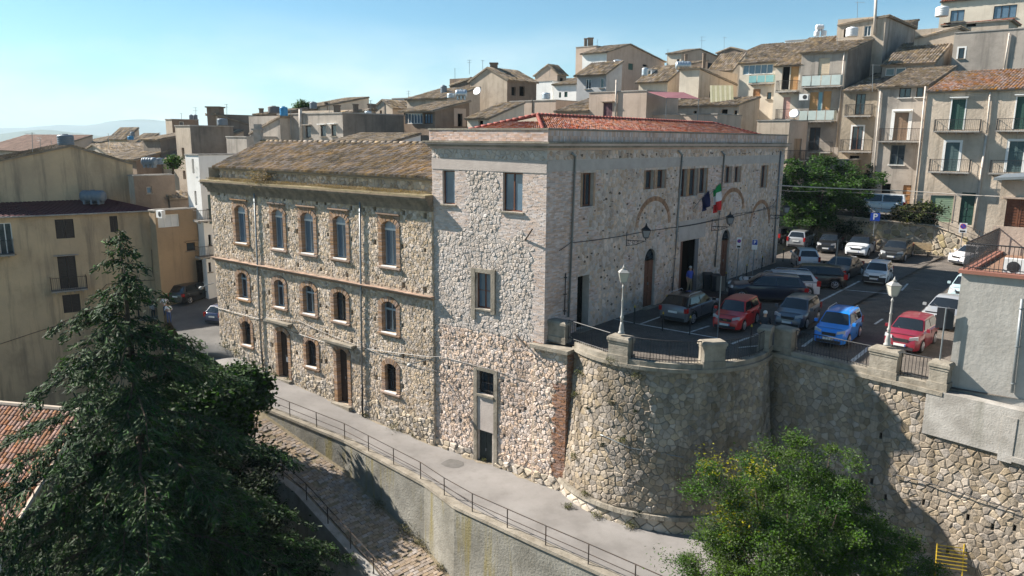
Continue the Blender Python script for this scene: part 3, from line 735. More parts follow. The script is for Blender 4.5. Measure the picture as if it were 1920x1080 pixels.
for k, (t, r) in enumerate(WA):
    if t == 'w': window(hall, FA, r, M_WOOD, M_GLASSB, 0, sill=M_COPE)
    if t == 'w2': window(hall, FA, r, M_WOOD, M_GLASSB, 1, 1 if k == 2 else 0, sill=M_COPE, blind=None, fw=.07)
    if t == 'g':
        w_ = window(hall, FA, r, M_DWOOD, M_GLASS, 1, 1, dep=.25)
        mb = MB()
        for i in range(5): x = r[0]+(r[1]-r[0])*(i+.5)/5; mb.tube([FA.P(x, r[2], -.06), FA.P(x, r[3], -.06)], .014, 5)
        for i in range(3): z = r[2]+(r[3]-r[2])*(i+.5)/3; mb.tube([FA.P(r[0], z, -.06), FA.P(r[1], z, -.06)], .014, 5)
        hall.part('grille', mb, M_IRON, w_)
    if t == 'd': panel_door(hall, FA, r, mat('green_black_door', (.035, .045, .04), (.025, .03, .03), .7, 5), rows_=1)
# buttress below the corner, carrying on the street wall to the bastion
FBt = Face(C0+NA*.06, -A, NA)
but = MB(); BW = 1.5
FBt.box(but, -.55, BW, -9.5, -.32, -1.8, .1)
hall.part('buttress', but, M_MORTAR); bo2 = hall.o.children[-1]
FBo = Face(C0+NA*.16, -A, NA); bz = FBo.px(1043, 760)[0]
hall.pieces('stone', stones(FBo.P, -.5, BW, -7.2, -.35, .2, (), (.015, .065), .006, 1.2, 15, lambda s, z: not (s > bz-.15+.1*math.sin(z*7) and z < -1.9), jit=.45), M_PSTONE, bo2, 200)
hall.pieces('red_brick', bricks(FBo.P, bz-.25, BW, -6.9, -1.9, .25, .075, (), (.01, .035), .008, 16, lambda s, z: s > bz-.15+.1*math.sin(z*7)-.02), M_RBRICK, bo2, 150)
hall.pieces('footing_stone', stones(lambda s, z, h=0: FBo.P(s, z, h+.02), -.5, BW, -8.3, -6.9, .32, (), (.03, .1), .012, 1.3, 17, jit=.4), M_FSTONE, bo2, 60)
FBr = Face(FBo.P(BW, 0), B, NB); hall.pieces('red_brick', bricks(FBr.P, 0.0, 1.2, -7.2, -.4, .25, .075, (), (.01, .03), .008, 18), M_RBRICK, bo2, 20)
mb = MB(); FBt.box(mb, -.6, BW+.16, -.33, -.14, -1.2, .34); hall.part('buttress_cap', mb, M_COPE)
# ---- side facade B
WB = [('w', 1092, 1112, 324, 387), ('w', 1210, 1225, 319, 355), ('w', 1232, 1246, 318, 353), ('w', 1276, 1287, 317, 369), ('w', 1292, 1306, 316, 367), ('w', 1311, 1324, 315, 362),
      ('w', 1360, 1371, 312, 343), ('w', 1377, 1387, 312, 342), ('w', 1427, 1437, 310, 352)]
rB = [FB.rect(*q[1:]) for q in WB]
dB = [FB.rect(1082, 1104, 517, 602), FB.rect(1207, 1227, 488, 567), FB.rect(1274, 1301, 451, 543), FB.rect(1351, 1366, 450, 520)]
dB = [(a, b, (plz(FB.P((a+b)/2, 0))+.02), e) for a, b, c, e in dB]
archB = []      # arched tops over doors 1 and 3
for i in (1, 3):
    a, b, c, e = dB[i]; archB.append((a, b, e, e+(b-a)/2+.08))
mb = MB(); exB = rB+dB+archB
wall_grid(mb, FB, 0, LB, -.6, ZP-.7, [(*r, .3) for r in rB]+[(*dB[0], .5), (*dB[1], .25), (*dB[2], .5), (*dB[3], .25)]+[(*r, .25) for r in archB])
hall.part('side_wall', mb, M_MORTARW, label='long side wall facing the plaza, in shade'); wB = hall.o.children[-1]
def bandz(s): return interp(s, [0, LB], [FB.px(1040, 322)[1], FB.px(1450, 312)[1]])
bz0, bz1 = bandz(0), FB.px(1040, 301)[1]
brz = lambda s, z: s < 3.1+.5*math.sin(z*1.3)+.3*math.sin(z*4) or (15.3 < s < 18.7 and z > FB.px(1300, 398)[1] and z < rB[4][2]) or (14.2 < s < 20 and z > rB[4][2] and z < rB[4][3]) or (math.sin(s*1.9)+math.sin(z*2.1+s) > 1.55)
hall.pieces('brick', bricks(FB.P, 0, LB, -.1, bz0, .26, .076, exB, (.003, .012), .007, 31, brz), M_BBRICK, wB, 300)
hall.pieces('stone', stones(FB.P, 0, LB, -.1, bz0, .215, exB, (.004, .026), .009, 1.25, 32, lambda s, z: not brz(s, z), jit=.45, drop=.03), M_BSTONE, wB, 300)
hall.pieces('stone', stones(FB.P, 0, LB, bz1+.02, ZP-1.05, .24, (), (.01, .04), .01, 1.3, 33), M_BSTONE, wB, 100)
mb = MB(); FB.box(mb, 0, LB, bz0, bz1, 0, .028)
r = FB.rect(1272, 1322, 412, 451); FB.box(mb, r[0], r[1], dB[2][3]+.03, r[3], 0, .04); hall.part('plaster_band', mb, M_BAND)
# pocks in the old facing: raised patches, the holes' darkness put into their colour
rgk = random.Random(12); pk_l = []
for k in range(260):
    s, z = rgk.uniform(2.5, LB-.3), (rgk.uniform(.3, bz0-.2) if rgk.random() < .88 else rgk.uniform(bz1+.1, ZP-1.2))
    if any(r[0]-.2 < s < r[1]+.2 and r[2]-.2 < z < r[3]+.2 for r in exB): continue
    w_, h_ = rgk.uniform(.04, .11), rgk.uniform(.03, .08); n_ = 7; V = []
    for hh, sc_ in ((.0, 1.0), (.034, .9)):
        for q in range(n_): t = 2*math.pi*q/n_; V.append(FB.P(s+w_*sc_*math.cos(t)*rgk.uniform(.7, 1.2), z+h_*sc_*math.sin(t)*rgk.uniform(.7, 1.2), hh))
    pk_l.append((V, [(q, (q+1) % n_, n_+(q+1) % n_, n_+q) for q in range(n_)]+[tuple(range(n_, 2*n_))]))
hall.pieces('painted_pock', pk_l, mat('painted_hole_shade', (.16, .12, .10), (.10, .08, .065), island=.3), wB, 300)
M_ARCH = mat('arch_brick', (.42, .245, .15), (.33, .19, .12), scale=3, bump=.3, bscale=30, island=.25)
# blind brick arches in the wall
def arch_bricks(F, s0, s1, zs, zc, wdt, m, T, parent, name='brick_arch', h=.05, n=None, tri=0.):
    sc = (s0+s1)/2; rx = (s1-s0)/2; rz = zc-zs; n = n or max(9, int(math.pi*max(rx, rz)/.085)); mb = MB()
    for k in range(n):
        t0, t1 = math.pi*k/n+.01, math.pi*(k+1)/n-.01; P = []
        for t, g in ((t0, 0), (t1, 0), (t1, 1), (t0, 1)):
            P.append((sc-(rx+wdt*g)*math.cos(t), zs+(rz+wdt*g)*math.sin(t)))
        hh = h*random.uniform(.6, 1.1); mb.hexa([F.P(a, z, -.02) for a, z in P]+[F.P(a, z, hh) for a, z in P])
    return T.part(name, mb, m, parent)
for (x0, y0, x1, y1, xc, yc) in ((1196, 427, 1252, 417, 1228, 370), (1352, 392, 1391, 396, 1374, 354), (1407, 425, 1440, 420, 1428, 376)):
    s0, z0 = FB.px(x0, y0); s1, z1 = FB.px(x1, y1); arch_bricks(FB, s0, s1, (z0+z1)/2, FB.px(xc, yc)[1]-.2, .27, M_ARCH, hall, wB)
for k, r in enumerate(rB): window(hall, FB, r, M_WOOD, M_GLASS, 1 if k in (0,) else 0, sill=None, dep=.24, fw=.09)
for r in rB:
    for a_, b_ in ((r[0]-.16, r[0]-.01), (r[1]+.01, r[1]+.16)):
        if not any(q[0] < (a_+b_)/2 < q[1] for q in rB): mb = MB(); FB.box(mb, a_, b_, r[2], r[3], 0, .03); hall.part('window_jamb', mb, M_BRICK)
mb = MB(); FB.box(mb, dB[0][0], dB[0][1], dB[0][2], dB[0][3], -.48, -.44); hall.part('door', mb, M_DARK)  # black panel, paints the unlit inside of this doorway
for i, ar in ((1, archB[0]), (3, archB[1])):
    panel_door(hall, FB, dB[i], M_WOOD, dep=.2, rows_=3)
    a, b, c, e = ar; sc = (a+b)/2; rx = (b-a)/2; mb = MB(); n_ = 10
    # spandrels close the rectangle above the arch
    for sgn in (-1, 1):
        for k in range(n_):
            t0, t1 = math.pi/2*k/n_, math.pi/2*(k+1)/n_
            x0, x1 = sc+sgn*rx*math.sin(t0), sc+sgn*rx*math.sin(t1); z0, z1 = c+(e-c)*math.cos(t0), c+(e-c)*math.cos(t1)
            mb.hexa([FB.P(x0, z0, -.25), FB.P(x1, z1, -.25), FB.P(x1, z1, .01), FB.P(x0, z0, .01), FB.P(x0, e, -.25), FB.P(x1, e, -.25), FB.P(x1, e, .01), FB.P(x0, e, .01)])
    hall.part('arch_spandrel', mb, M_BAND)
    mb = MB(); FB.box(mb, a, b, c, e, -.2, -.17); fl = hall.part('fanlight', mb, M_GLASS); mb = MB()
    for k in range(9): t = math.pi*k/8; mb.tube([FB.P(sc, c+.05, -.14), FB.P(sc+rx*.97*math.cos(t), c+.05+(e-c-.07)*math.sin(t), -.14)], .018, 4)
    for rr in (.35, .95): mb.tube([FB.P(sc+rx*rr*math.cos(math.pi*k/10), c+.05+(e-c-.07)*rr*math.sin(math.pi*k/10), -.14) for k in range(11)], .018, 4)
    hall.part('fan_bars', mb, M_IRON, fl)
# big entrance: open wooden leaf, and black panels painting the dark inside
r = dB[2]; mb = MB()
FB.box(mb, r[0]+.02, r[0]+(r[1]-r[0])*.42, r[2], r[3], -.34, -.28)
hall.part('open_door_leaf', mb, M_WOOD)
mb = MB(); FB.box(mb, r[0]+.3, r[1]-.01, r[2], r[3], -.49, -.45); FB.box(mb, r[1]-.03, r[1]-.004, r[2], r[3], -.44, -.02); hall.part('door', mb, M_DARK)  # no leaf: black back and reveal lining paint the unlit hall
mb = MB(); FB.box(mb, r[1]-.02, r[1]+.42, r[2], r[3], .0, .035); hall.part('door_jamb', mb, flat('grey_jamb', (.12, .12, .13), .6))
# thresholds
for i in (0, 1, 2, 3): mb = MB(); FB.box(mb, dB[i][0]-.15, dB[i][1]+.15, dB[i][2]-.15, dB[i][2]+.01, -.1, .35); hall.part('threshold', mb, M_COPE)
# ---- cornice, parapet, roof of the hall
q4 = [C0, C0+A*TW, C0+A*TW+B*LB, C0+B*LB]
def ringbox(o, z0, z1, t=.5):
    """closed rectangular course standing o proud of the walls"""
    P = [C0+NA*o+NB*o, C0+A*(TW)+NA*o-NB*o, C0+A*TW+B*LB-NA*o-NB*o, C0+B*LB+NB*o-NA*o]
    Q = [C0-NA*t-NB*t, C0+A*TW-NA*t+NB*t, C0+A*TW+B*LB+NA*t+NB*t, C0+B*LB-NB*t+NA*t]
    mb = MB()
    for i in range(4):
        j = (i+1) % 4; a, b, c, d = P[i], P[j], Q[j], Q[i]
        mb.hexa([np.array([*p[:2], z0]) for p in (a, b, c, d)]+[np.array([*p[:2], z1]) for p in (a, b, c, d)])
    return mb
hall.part('cornice', ringbox(.10, ZP-1.02, ZP-.92), M_BBRICK)
hall.part('cornice', ringbox(.18, ZP-.915, ZP-.82), M_COPE); hall.part('cornice', ringbox(.27, ZP-.815, ZP-.72), M_BBRICK); hall.part('cornice', ringbox(.38, ZP-.715, ZP-.63), M_COPE)
hall.part('parapet', ringbox(.10, ZP-.625, ZP-.09, .4), M_BBRICK)
pb = bricks(lambda a, b, h=0: FA.P(a, b, h+.10), -.1, TW, ZP-.62, ZP-.1, .26, .076, (), (.006, .014), .008, 41)+bricks(lambda a, b, h=0: FB.P(a, b, h+.10), -.1, LB, ZP-.62, ZP-.1, .1, .25, (), (.006, .014), .008, 42)
hall.pieces('brick', pb, M_BBRICK, None, 80)
hall.part('parapet_coping', ringbox(.15, ZP-.085, ZP, .45), M_COPE)
def tile_surface(P00, P10, P11, P01, pitch=.24, course=.38, amp=.045, seed=1, ridge_rows=True):
    """rows of barrel tiles on a quad: P00-P10 is the eave, P01-P11 the top"""
    P00, P10, P11, P01 = [np.array(p, float) for p in (P00, P10, P11, P01)]
    W_ = max(np.linalg.norm(P10-P00), np.linalg.norm(P11-P01)); L_ = max(np.linalg.norm(P01-P00), np.linalg.norm(P11-P10))
    nrm = np.cross(P10-P00, P01-P00); nrm /= np.linalg.norm(nrm); nrm = nrm if nrm[2] > 0 else -nrm
    nc = max(2, int(W_/pitch)); nr = max(2, int(L_/course)); rg = random.Random(seed); out = []
    for j in range(nr):
        for i in range(nc):
            u0, u1 = (i+.0)/nc, (i+1)/nc; v0, v1 = j/nr, min(1, (j+1.12)/nr)
            f = lambda u, v, h: (P00*(1-u)*(1-v)+P10*u*(1-v)+P11*u*v+P01*(1-u)*v)+nrm*h
            ww = np.linalg.norm(f(u1, v0, 0)-f(u0, v0, 0))
            if ww < pitch*.35: continue
            ju = rg.uniform(-.08, .08)*(u1-u0); jh = rg.uniform(-.012, .012)+amp*.3; tl = rg.uniform(-.03, .03)*(v1-v0)
            a, b = u0+ju, u1+ju
            V = []
            for v, hh in ((v0+tl-.1/nr, jh+.028), (v1, jh)):
                for uu, am in ((0, -.3), (.25, .72), (.5, 1), (.75, .72), (1, -.3)): V.append(f(a+(b-a)*uu, v, hh+amp*am))
            V += [f(a, v0+tl-.1/nr, -.02), f(b, v0+tl-.1/nr, -.02)]
            out.append((V, [(0, 1, 6, 5), (1, 2, 7, 6), (2, 3, 8, 7), (3, 4, 9, 8), (10, 11, 4, 3, 2, 1, 0)]))
    return out
def roof_part(T, quad, m, seed, limit=0, pitch=.24, course=.38, amp=.045, under=None):
    mb = MB(); nrm = np.cross(quad[1]-quad[0], quad[3]-quad[0]); nrm /= np.linalg.norm(nrm); nrm = nrm if nrm[2] > 0 else -nrm
    q = [np.array(p) for p in quad]; mb.hexa([p-nrm*.14 for p in q]+[p-nrm*.01 for p in q])
    ro = T.part('roof', mb, under or M_RMORTAR)
    ts = tile_surface(*quad, pitch=pitch, course=course, amp=amp, seed=seed)
    if limit: T.pieces('roof_tile', ts, m, ro, limit)
    else:
        r_ = MB()
        for v, f in ts: r_.add(v, f)
        T.part('roof_tiles', r_, m, ro, kind='stuff')
    return ro
e0 = .45; zE, zR = ZP-.42, ZP+.72
c = [C0-NA*e0-NB*e0, C0+A*TW-NA*e0+NB*e0, C0+A*TW+B*LB+NA*e0+NB*e0, C0+B*LB-NB*e0+NA*e0]
c = [np.array([*p[:2], zE]) for p in c]; r0 = C0+A*TW/2+B*4.0; r1 = C0+A*TW/2+B*(LB-4.0); r0 = np.array([*r0[:2], zR]); r1 = np.array([*r1[:2], zR])
roof_part(hall, [c[0], c[1], r0+A*.01, r0], M_TILER, 51, 150, .22, .34)
roof_part(hall, [c[3], c[0], r0, r1], M_TILER, 52, 150, .22, .36)
roof_part(hall, [c[1], c[2], r1, r0], M_TILER, 53, 0, .3, .5); roof_part(hall, [c[2], c[3], r1, r1+A*.01], M_TILER, 54, 0, .3, .5)
mb = MB()
for p, q in ((c[0], r0), (r0, r1), (c[1], r0), (c[3], r1)):
    k = max(3, int(np.linalg.norm(q-p)/.33))
    for i in range(k): a, b = p+(q-p)*i/k, p+(q-p)*(i+1.1)/k; mb.tube([a+UP*.06, b+UP*.03], [.12, .10], 7)
hall.part('ridge_tiles', mb, mat('ridge_red', (.33, .08, .06), (.27, .07, .05), .7, island=.12), smooth=True)
# back walls so that the block is closed
mb = MB()
for a, b in ((q4[1], q4[2]), (q4[2], q4[3])): mb.quad(np.array([*a[:2], -3]), np.array([*b[:2], -3]), np.array([*b[:2], ZP-.6]), np.array([*a[:2], ZP-.6]))
hall.part('back_wall', mb, M_MORTARW)
# downpipes of the side wall
def pipe(T, F, pts, m=M_ZINC, r_=.055, h=.09, low=None, parent=None):
    P = [F.px(x, y) for x, y in pts]; mb = MB(); Q = [F.P(s, z, h) for s, z in P]
    mb.tube(Q, r_, 7); o = T.part('downpipe', mb, m, parent, smooth=True)
    mb = MB()
    for i in range(len(Q)-1):
        for t in (.1, .5, .9): c_ = Q[i]*(1-t)+Q[i+1]*t; mb.box(c_[0]-.08, c_[0]+.08, c_[1]-.08, c_[1]+.05, c_[2]-.02, c_[2]+.02)
    T.part('pipe_clip', mb, m, o); return o
pipe(hall, FB, [(1070, 287), (1076, 293), (1063, 594)], h=.1); pipe(hall, FB, [(1270, 283), (1277, 290), (1268, 420), (1258, 548)]); pipe(hall, FB, [(1351, 284), (1356, 290), (1338, 500)]); pipe(hall, FB, [(1462, 283), (1447, 492)])
pipe(hall, FB, [(1058, 512), (1056, 590)], M_IRON, .03)
# ================================================================ LONG WING
SW = SL1-SL0
wing = Thing('stone_wing', OL+A*(SL0+10)+B*5, 'long three storey rubble stone wing with brick framed arched windows and old tiled roof', 'building')
zstr = (FL.px(410, 484)[1]+FL.px(790, 553)[1])/2
zled = (FL.px(400, 336, .45)[1]+FL.px(790, 369, .45)[1])/2
zeav = (FL.px(420, 313, -.4)[1]+FL.px(790, 336, -.4)[1])/2
UPW = [(442, 462, 384, 451), (512, 532, 392, 465), (566, 589, 398, 475), (626, 650, 405, 486), (717, 744, 417, 500)]
MDW = [(448, 465, 509, 557), (516, 534, 524, 574), (569, 591, 536, 586), (627, 650, 548, 603), (717, 744, 567, 627)]
BTW = [('w', 456, 471, 602, 646), ('d', 522, 541, 621, 708), ('w', 575, 594, 638, 687), ('d', 633, 653, 655, 756), ('w', 723, 744, 682, 734)]
def reg(L_):       # align storeys to their mean level
    rs = [FL.rect(*q) for q in L_]; zt_ = np.mean([r[3] for r in rs]); zb_ = np.mean([r[2] for r in rs]); return [(r[0], r[1], zb_, zt_) for r in rs]
RU, RM = reg(UPW), reg(MDW); RBt = [FL.rect(*q[1:]) for q in BTW]
holesL = []; rgl = random.Random(77)
hp = [(410, 362), (421, 364), (500, 370), (533, 372), (567, 377), (594, 380), (610, 381), (658, 390), (682, 393), (703, 392), (757, 399), (797, 405), (422, 415), (436, 413), (471, 419), (503, 424), (541, 430), (557, 434), (598, 440), (615, 440), (659, 449), (703, 454), (754, 462), (797, 469),
      (414, 467), (438, 472), (478, 480), (559, 497), (602, 505), (651, 516), (709, 521), (757, 535), (797, 544), (428, 577), (463, 585), (505, 549), (554, 561), (601, 573), (613, 576), (660, 586), (703, 598), (755, 610), (796, 620), (511, 647), (557, 662), (595, 622), (613, 625), (704, 654), (756, 668), (796, 680), (603, 677), (706, 708), (755, 724), (795, 736), (440, 533), (474, 541), (478, 636), (660, 640), (612, 678)]
for x, y in hp:
    a, z = FL.px(x, y); s_ = rgl.uniform(.08, .14)
    if any(r[0]-.35 < a < r[1]+.35 and r[2]-.2 < z < r[3]+.5 for r in RU+RM+RBt): continue
    holesL.append((a-s_, a+s_, z-s_*1.2, z+s_*1.2, .35))
allL = RU+RM+RBt
mb = MB(); wall_grid(mb, FL, SL0, SL1, -9.5, zled-.35, [(*r, .42) for r in allL]+holesL)
wing.part('wall', mb, M_MORTAR, label='street wall of tan rubble stone'); wL = wing.o.children[-1]
def sur(r): return (r[0]-.30, r[1]+.30, r[2]-.05, r[3]+.30)
exL = [sur(r) for r in allL]+[h_[:4] for h_ in holesL]
foot = lambda s: zst(s)+interp(s, [SL0, 16, 30], [1.5, 1.1, .9])
wing.pieces('stone', stones(FL.P, SL0, SL1, -6.9, zled-.9, .175, exL, (.006, .034), .005, 1.2, 61, lambda s, z: z > foot(s) and abs(z-zstr) > .17, jit=.46, drop=.01), M_STONE, wL, 300)
wing.pieces('footing_stone', stones(FL.P, SL0, SL1, -8.4, -4.2, .25, exL, (.02, .08), .008, 1.25, 62, lambda s, z: zst(s)-.3 < z <= foot(s), jit=.45), M_FSTONE, wL, 150)
# left end wall and back
PL = [FL.P(SL1, 0), FL.P(SL1, 0)+B*13, FL.P(SL0, 0)+B*13]
mb = MB()
for a, b in ((PL[0], PL[1]), (PL[1], PL[2])): mb.quad(a+UP*-9, b+UP*-9, b+UP*(zeav), a+UP*zeav)
wing.part('end_wall', mb, M_MORTAR)
FLe = Face(FL.P(SL0, 0, .0), B, NB); mb = MB(); FLe.box(mb, 0, .5, -9.5, zled-.36, -.3, .0); wing.part('wall_return', mb, M_MORTAR)
wing.pieces('stone', stones(FLe.P, 0, .45, -7.2, zled-.6, .24, (), (.01, .03), .01, 1.2, 63), M_STONE, wL, 20)
# string course: brick steps and red tiles on top
mb = MB(); FL.box(mb, SL0-.05, SL1+.1, zstr-.17, zstr-.07, 0, .12); FL.box(mb, SL0-.08, SL1+.15, zstr-.066, zstr+.02, 0, .2); wing.part('string_course', mb, M_BRICK)
lst = []
k = int(SW/.42)
for i in range(k):
    a, b = SL0-.1+(SW+.2)*i/k, SL0-.1+(SW+.2)*(i+1)/k-.015; j = random.uniform(-.01, .01); V = MB(); FL.box(V, a, b, zstr+.025+j, zstr+.06+j, -.02, .30); 
    V2 = [tuple(p) for p in V.v]; lst.append((V2, V.f))
wing.pieces('capping_tile', lst, mat('terracotta_cap', (.36, .245, .185), (.27, .195, .15), .9, island=.25), None, 60)
# cornice of the wing (stepped brick), ledge with dry grass, set back parapet
for o, z0, z1 in ((.12, -.88, -.72), (.16, -.715, -.56), (.24, -.555, -.44), (.34, -.435, -.30), (.46, -.295, -.16), (.52, -.155, -.09)):
    mb = MB(); FL.box(mb, SL0-.02, SL1+o, zled+z0, zled+z1, -.3, o); wing.part('cornice', mb, mat('mossy_brick', (.30, .23, .165), (.17, .135, .10), scale=2, bump=.6, bscale=20, streak=.5))
FP = Face(OL-NA*.55, A, NA); mb = MB(); FP.box(mb, SL0, SL1-.5, zled-.4, zeav-.12, -.5, 0); wing.part('attic_wall', mb, M_MORTAR)
wing.pieces('stone', stones(FP.P, SL0, SL1-.5, zled, zeav-.2, .2, (), (.02, .06), .01, 1.25, 64, drop=.08), M_STONE, None, 120)
mb = MB(); FP.box(mb, SL0, SL1-.2, zeav-.12, zeav-.02, -.5, .22); wing.part('eave_course', mb, M_COPE)
mb = MB(); FL.box(mb, SL0, SL1+.4, zled-.088, zled+.0, -.56, .5); wing.part('ledge', mb, mat('ledge_soil', (.30, .24, .15), (.2, .17, .10), .95, 3, bump=.8))
# roof: street slope with a hip at the left end
zR = pd(650, 269, (FP.o+A*14+B*7)[1])[2]; zE = zeav+.03
E0 = FP.P(SL0, zE, .3); E1 = FP.P(SL1-.1, zE, .3); E2 = FP.P(SL1-.1, zE)+B*12.5; 
Rr = FP.P(SL0, zR)+B*6.2; Rl = pp(490, 268, Rr, NA); Rl = np.array([*Rl[:2], zR])
ts = roof_part(wing, [E0, E1, Rl, Rr], M_TILEO, 65, 300, .25, .5, .075)
roof_part(wing, [E1, E2, Rl+B*.01, Rl], M_TILEO, 66, 0); roof_part(wing, [E2, FP.P(SL0, zE)+B*12.5, Rr, Rl], M_TILEO, 67, 0, .3, .5)
mb = MB(); k = 42
for i in range(k): a, b = Rr+(Rl-Rr)*i/k, Rr+(Rl-Rr)*(i+1.08)/k; mb.tube([a+UP*.07, b+UP*.05], [.13, .11], 7)
wing.part('ridge_tiles', mb, M_TILE, smooth=True)
# arched windows with brick surrounds
def arched(T, F, r, kind, deep=.34, frame=M_GFRAME, glass=M_GLASSB, hood=False, jw=.26, blind=.0):
    a, b, c, e = r; rise = (b-a)*.22; zs = e-rise; mb = MB(); hgt = .062; n_ = int((zs-c)/hgt)
    sc = (a+b)/2
    for j in range(n_):
        z0, z1 = c+j*hgt, c+(j+1)*hgt-.008; g = .0 if j % 2 else -.06
        F.box(mb, a-jw+g*0-random.uniform(0, .05), a+.005, z0, z1, -deep+.05, .05+random.uniform(0, .02)); F.box(mb, b-.005, b+jw+random.uniform(0, .05), z0, z1, -deep+.05, .05+random.uniform(0, .02))
    # segmental arch
    rad = ((b-a)**2/4+rise**2)/(2*rise); cz = e-rad; th = math.asin((b-a)/2/rad)
    th2 = th*1.25; n2 = max(9, int(2*th2*(rad+.2)/.075))
    for k in range(n2):
        t0, t1 = -th2+2*th2*k/n2+.004, -th2+2*th2*(k+1)/n2-.004; P = [(sc+(rad+g)*math.sin(t), cz+(rad+g)*math.cos(t)) for t, g in ((t0, 0), (t1, 0), (t1, jw+.04), (t0, jw+.04))]
        hh = .055+random.uniform(0, .02); mb.hexa([F.P(x, z, -deep+.05) for x, z in P]+[F.P(x, z, hh) for x, z in P])
    s_ = T.part('brick_surround', mb, M_BRICK)
    dep = deep-.04
    w_ = None
    if kind == 'w':
        w_ = window(T, F, (a+.01, b-.01, c, e), frame, glass, 1, 0, dep=dep, fw=.07, blind=None)
        mb = MB(); F.box(mb, a+.02, b-.02, zs-.30, zs-.18, -dep+.066, -dep+.10); T.part('transom', mb, M_WPVC if blind else frame, w_)
        if blind:
            mb = MB(); F.box(mb, a+.06, b-.06, zs-.18, e, -dep+.03, -dep+.05); T.part('blind', mb, flat('upper_blue_blind', (.40, .46, .52), .5), w_)
        mb = MB(); F.box(mb, a-.02, b+.02, c-.06, c-.003, -deep+.04, .13); T.part('sill', mb, flat('pale_marble', (.72, .71, .69), .5), w_)
        mb = MB(); F.box(mb, a-.32, b+.32, c-.16, c-.063, 0, .16); F.box(mb, a-.25, b+.25, c-.25, c-.165, 0, .10); T.part('brick_sill', mb, M_BRICK, w_)
    else:
        w_ = panel_door(T, F, (a, b, c, zs), M_DWOOD, dep=.32, rows_=3); mb = MB(); F.box(mb, a, b, zs, e, -.33, -.30); T.part('transom_light', mb, M_GLASS, w_)
        mb = MB(); F.box(mb, a-.35, b+.35, c-.5, c-.005, -.3, .35); T.part('step', mb, M_COPE, w_)
    if hood:
        mb = MB(); F.box(mb, a-.34, b+.34, e+jw+.10, e+jw+.17, 0, .16); T.part('hood', mb, M_BRICK, w_)
        mb = MB(); lst_ = bricks(lambda p, q, h=0: F.P(p, q, h+.04), a-.28, b+.28, e+.05, e+jw+.09, .2, .06, (), (.005, .012), .008, 71, lambda p, q: abs(p-sc) > .1 and (q-cz)**2+(p-sc)**2 > (rad+jw+.05)**2)
        for v, f in lst_: mb.add(v, f)
        T.part('brick_infill', mb, M_BRICK, w_, kind='stuff')
    return w_
for r in RU: arched(wing, FL, r, 'w', hood=True, blind=.25)
for i, r in enumerate(RM): arched(wing, FL, r, 'w', hood=False, frame=M_GFRAME if i != 3 else M_DWOOD, glass=M_GLASS)
for (t, *_), r in zip(BTW, RBt):
    w_ = arched(wing, FL, r, t, frame=M_DWOOD, glass=M_GLASS)
    if t == 'w':
        mb = MB(); a, b, c_, e = r
        for i in range(6): x = a+(b-a)*(i+.5)/6; mb.tube([FL.P(x, c_, -.15), FL.P(x, e, -.15)], .014, 4)
        for i in range(4): z = c_+(e-c_)*(i+.5)/4; mb.tube([FL.P(a, z, -.15), FL.P(b, z, -.15)], .012, 4)
        wing.part('grille', mb, M_IRON, w_)
for q in ((506, 549, 598, 612), (613, 668, 636, 652)):
    r = FL.rect(*q); zc_ = (r[2]+r[3])/2; mb = MB(); FL.box(mb, r[0], r[1], zc_, zc_+.14, 0, .42); FL.box(mb, r[0]+.1, r[1]-.1, zc_-.12, zc_-.005, 0, .25); FL.box(mb, r[0]+.2, r[1]-.2, zc_-.22, zc_-.125, 0, .12); wing.part('door_canopy', mb, M_COPE)
pipe(wing, FL, [(480, 362), (487, 520), (493, 655)], h=.13, r_=.06); pipe(wing, FL, [(493, 655), (497, 695)], M_IRON, .06, .13)
pipe(wing, FL, [(678, 378), (680, 560), (682, 720)], h=.13, r_=.06); pipe(wing, FL, [(682, 720), (683, 782)], M_IRON, .06, .13)
# notice on the door
r = RBt[1]; mb = MB(); FL.box(mb, (r[0]+r[1])/2-.14, (r[0]+r[1])/2+.06, r[2]+1.1, r[2]+1.45, -.25, -.24); wing.part('notice', mb, M_WPVC)
# chimney on the hip end
cp = pd(485, 266, (Rl)[1]+.3); mb = MB(); mb.box(cp[0]-.3, cp[0]+.3, cp[1]-.3, cp[1]+.3, cp[2]-1.5, cp[2]+.9); mb.box(cp[0]-.42, cp[0]+.42, cp[1]-.42, cp[1]+.42, cp[2]+.9, cp[2]+1.05); mb.box(cp[0]-.25, cp[0]+.25, cp[1]-.25, cp[1]+.25, cp[2]+1.05, cp[2]+1.4)
wing.part('chimney', mb, M_CONC2)
# ================================================================ TOWN HOUSES
P_TAN = mat('tan_render', (.52, .435, .345), (.40, .33, .26), scale=.35, bump=.5, bscale=8, streak=.7, dirt=(.15, .12, .085))
P_GREY = mat('grey_render', (.42, .37, .32), (.30, .265, .23), scale=.35, bump=.5, bscale=8, streak=.8, dirt=(.11, .10, .085))
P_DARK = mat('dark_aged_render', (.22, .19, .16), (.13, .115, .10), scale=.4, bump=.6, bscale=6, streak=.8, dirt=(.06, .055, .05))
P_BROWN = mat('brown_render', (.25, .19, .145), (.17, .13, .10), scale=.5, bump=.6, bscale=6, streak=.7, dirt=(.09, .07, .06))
P_PINK = mat('pinkish_render', (.48, .38, .31), (.38, .30, .24), scale=.4, bump=.4, bscale=8, streak=.55, dirt=(.20, .16, .13))
P_CREAM = mat('cream_render', (.64, .565, .46), (.54, .47, .38), scale=.5, bump=.4, bscale=8, streak=.5, dirt=(.28, .24, .18))
P_WHITE = mat('white_render', (.76, .75, .72), (.68, .67, .64), scale=.5, bump=.3, bscale=8, streak=.3, dirt=(.35, .34, .32))
P_OCHRE = mat('ochre_render', (.38, .27, .165), (.28, .205, .135), scale=.25, bump=.5, bscale=8, streak=.75, dirt=(.15, .12, .085))
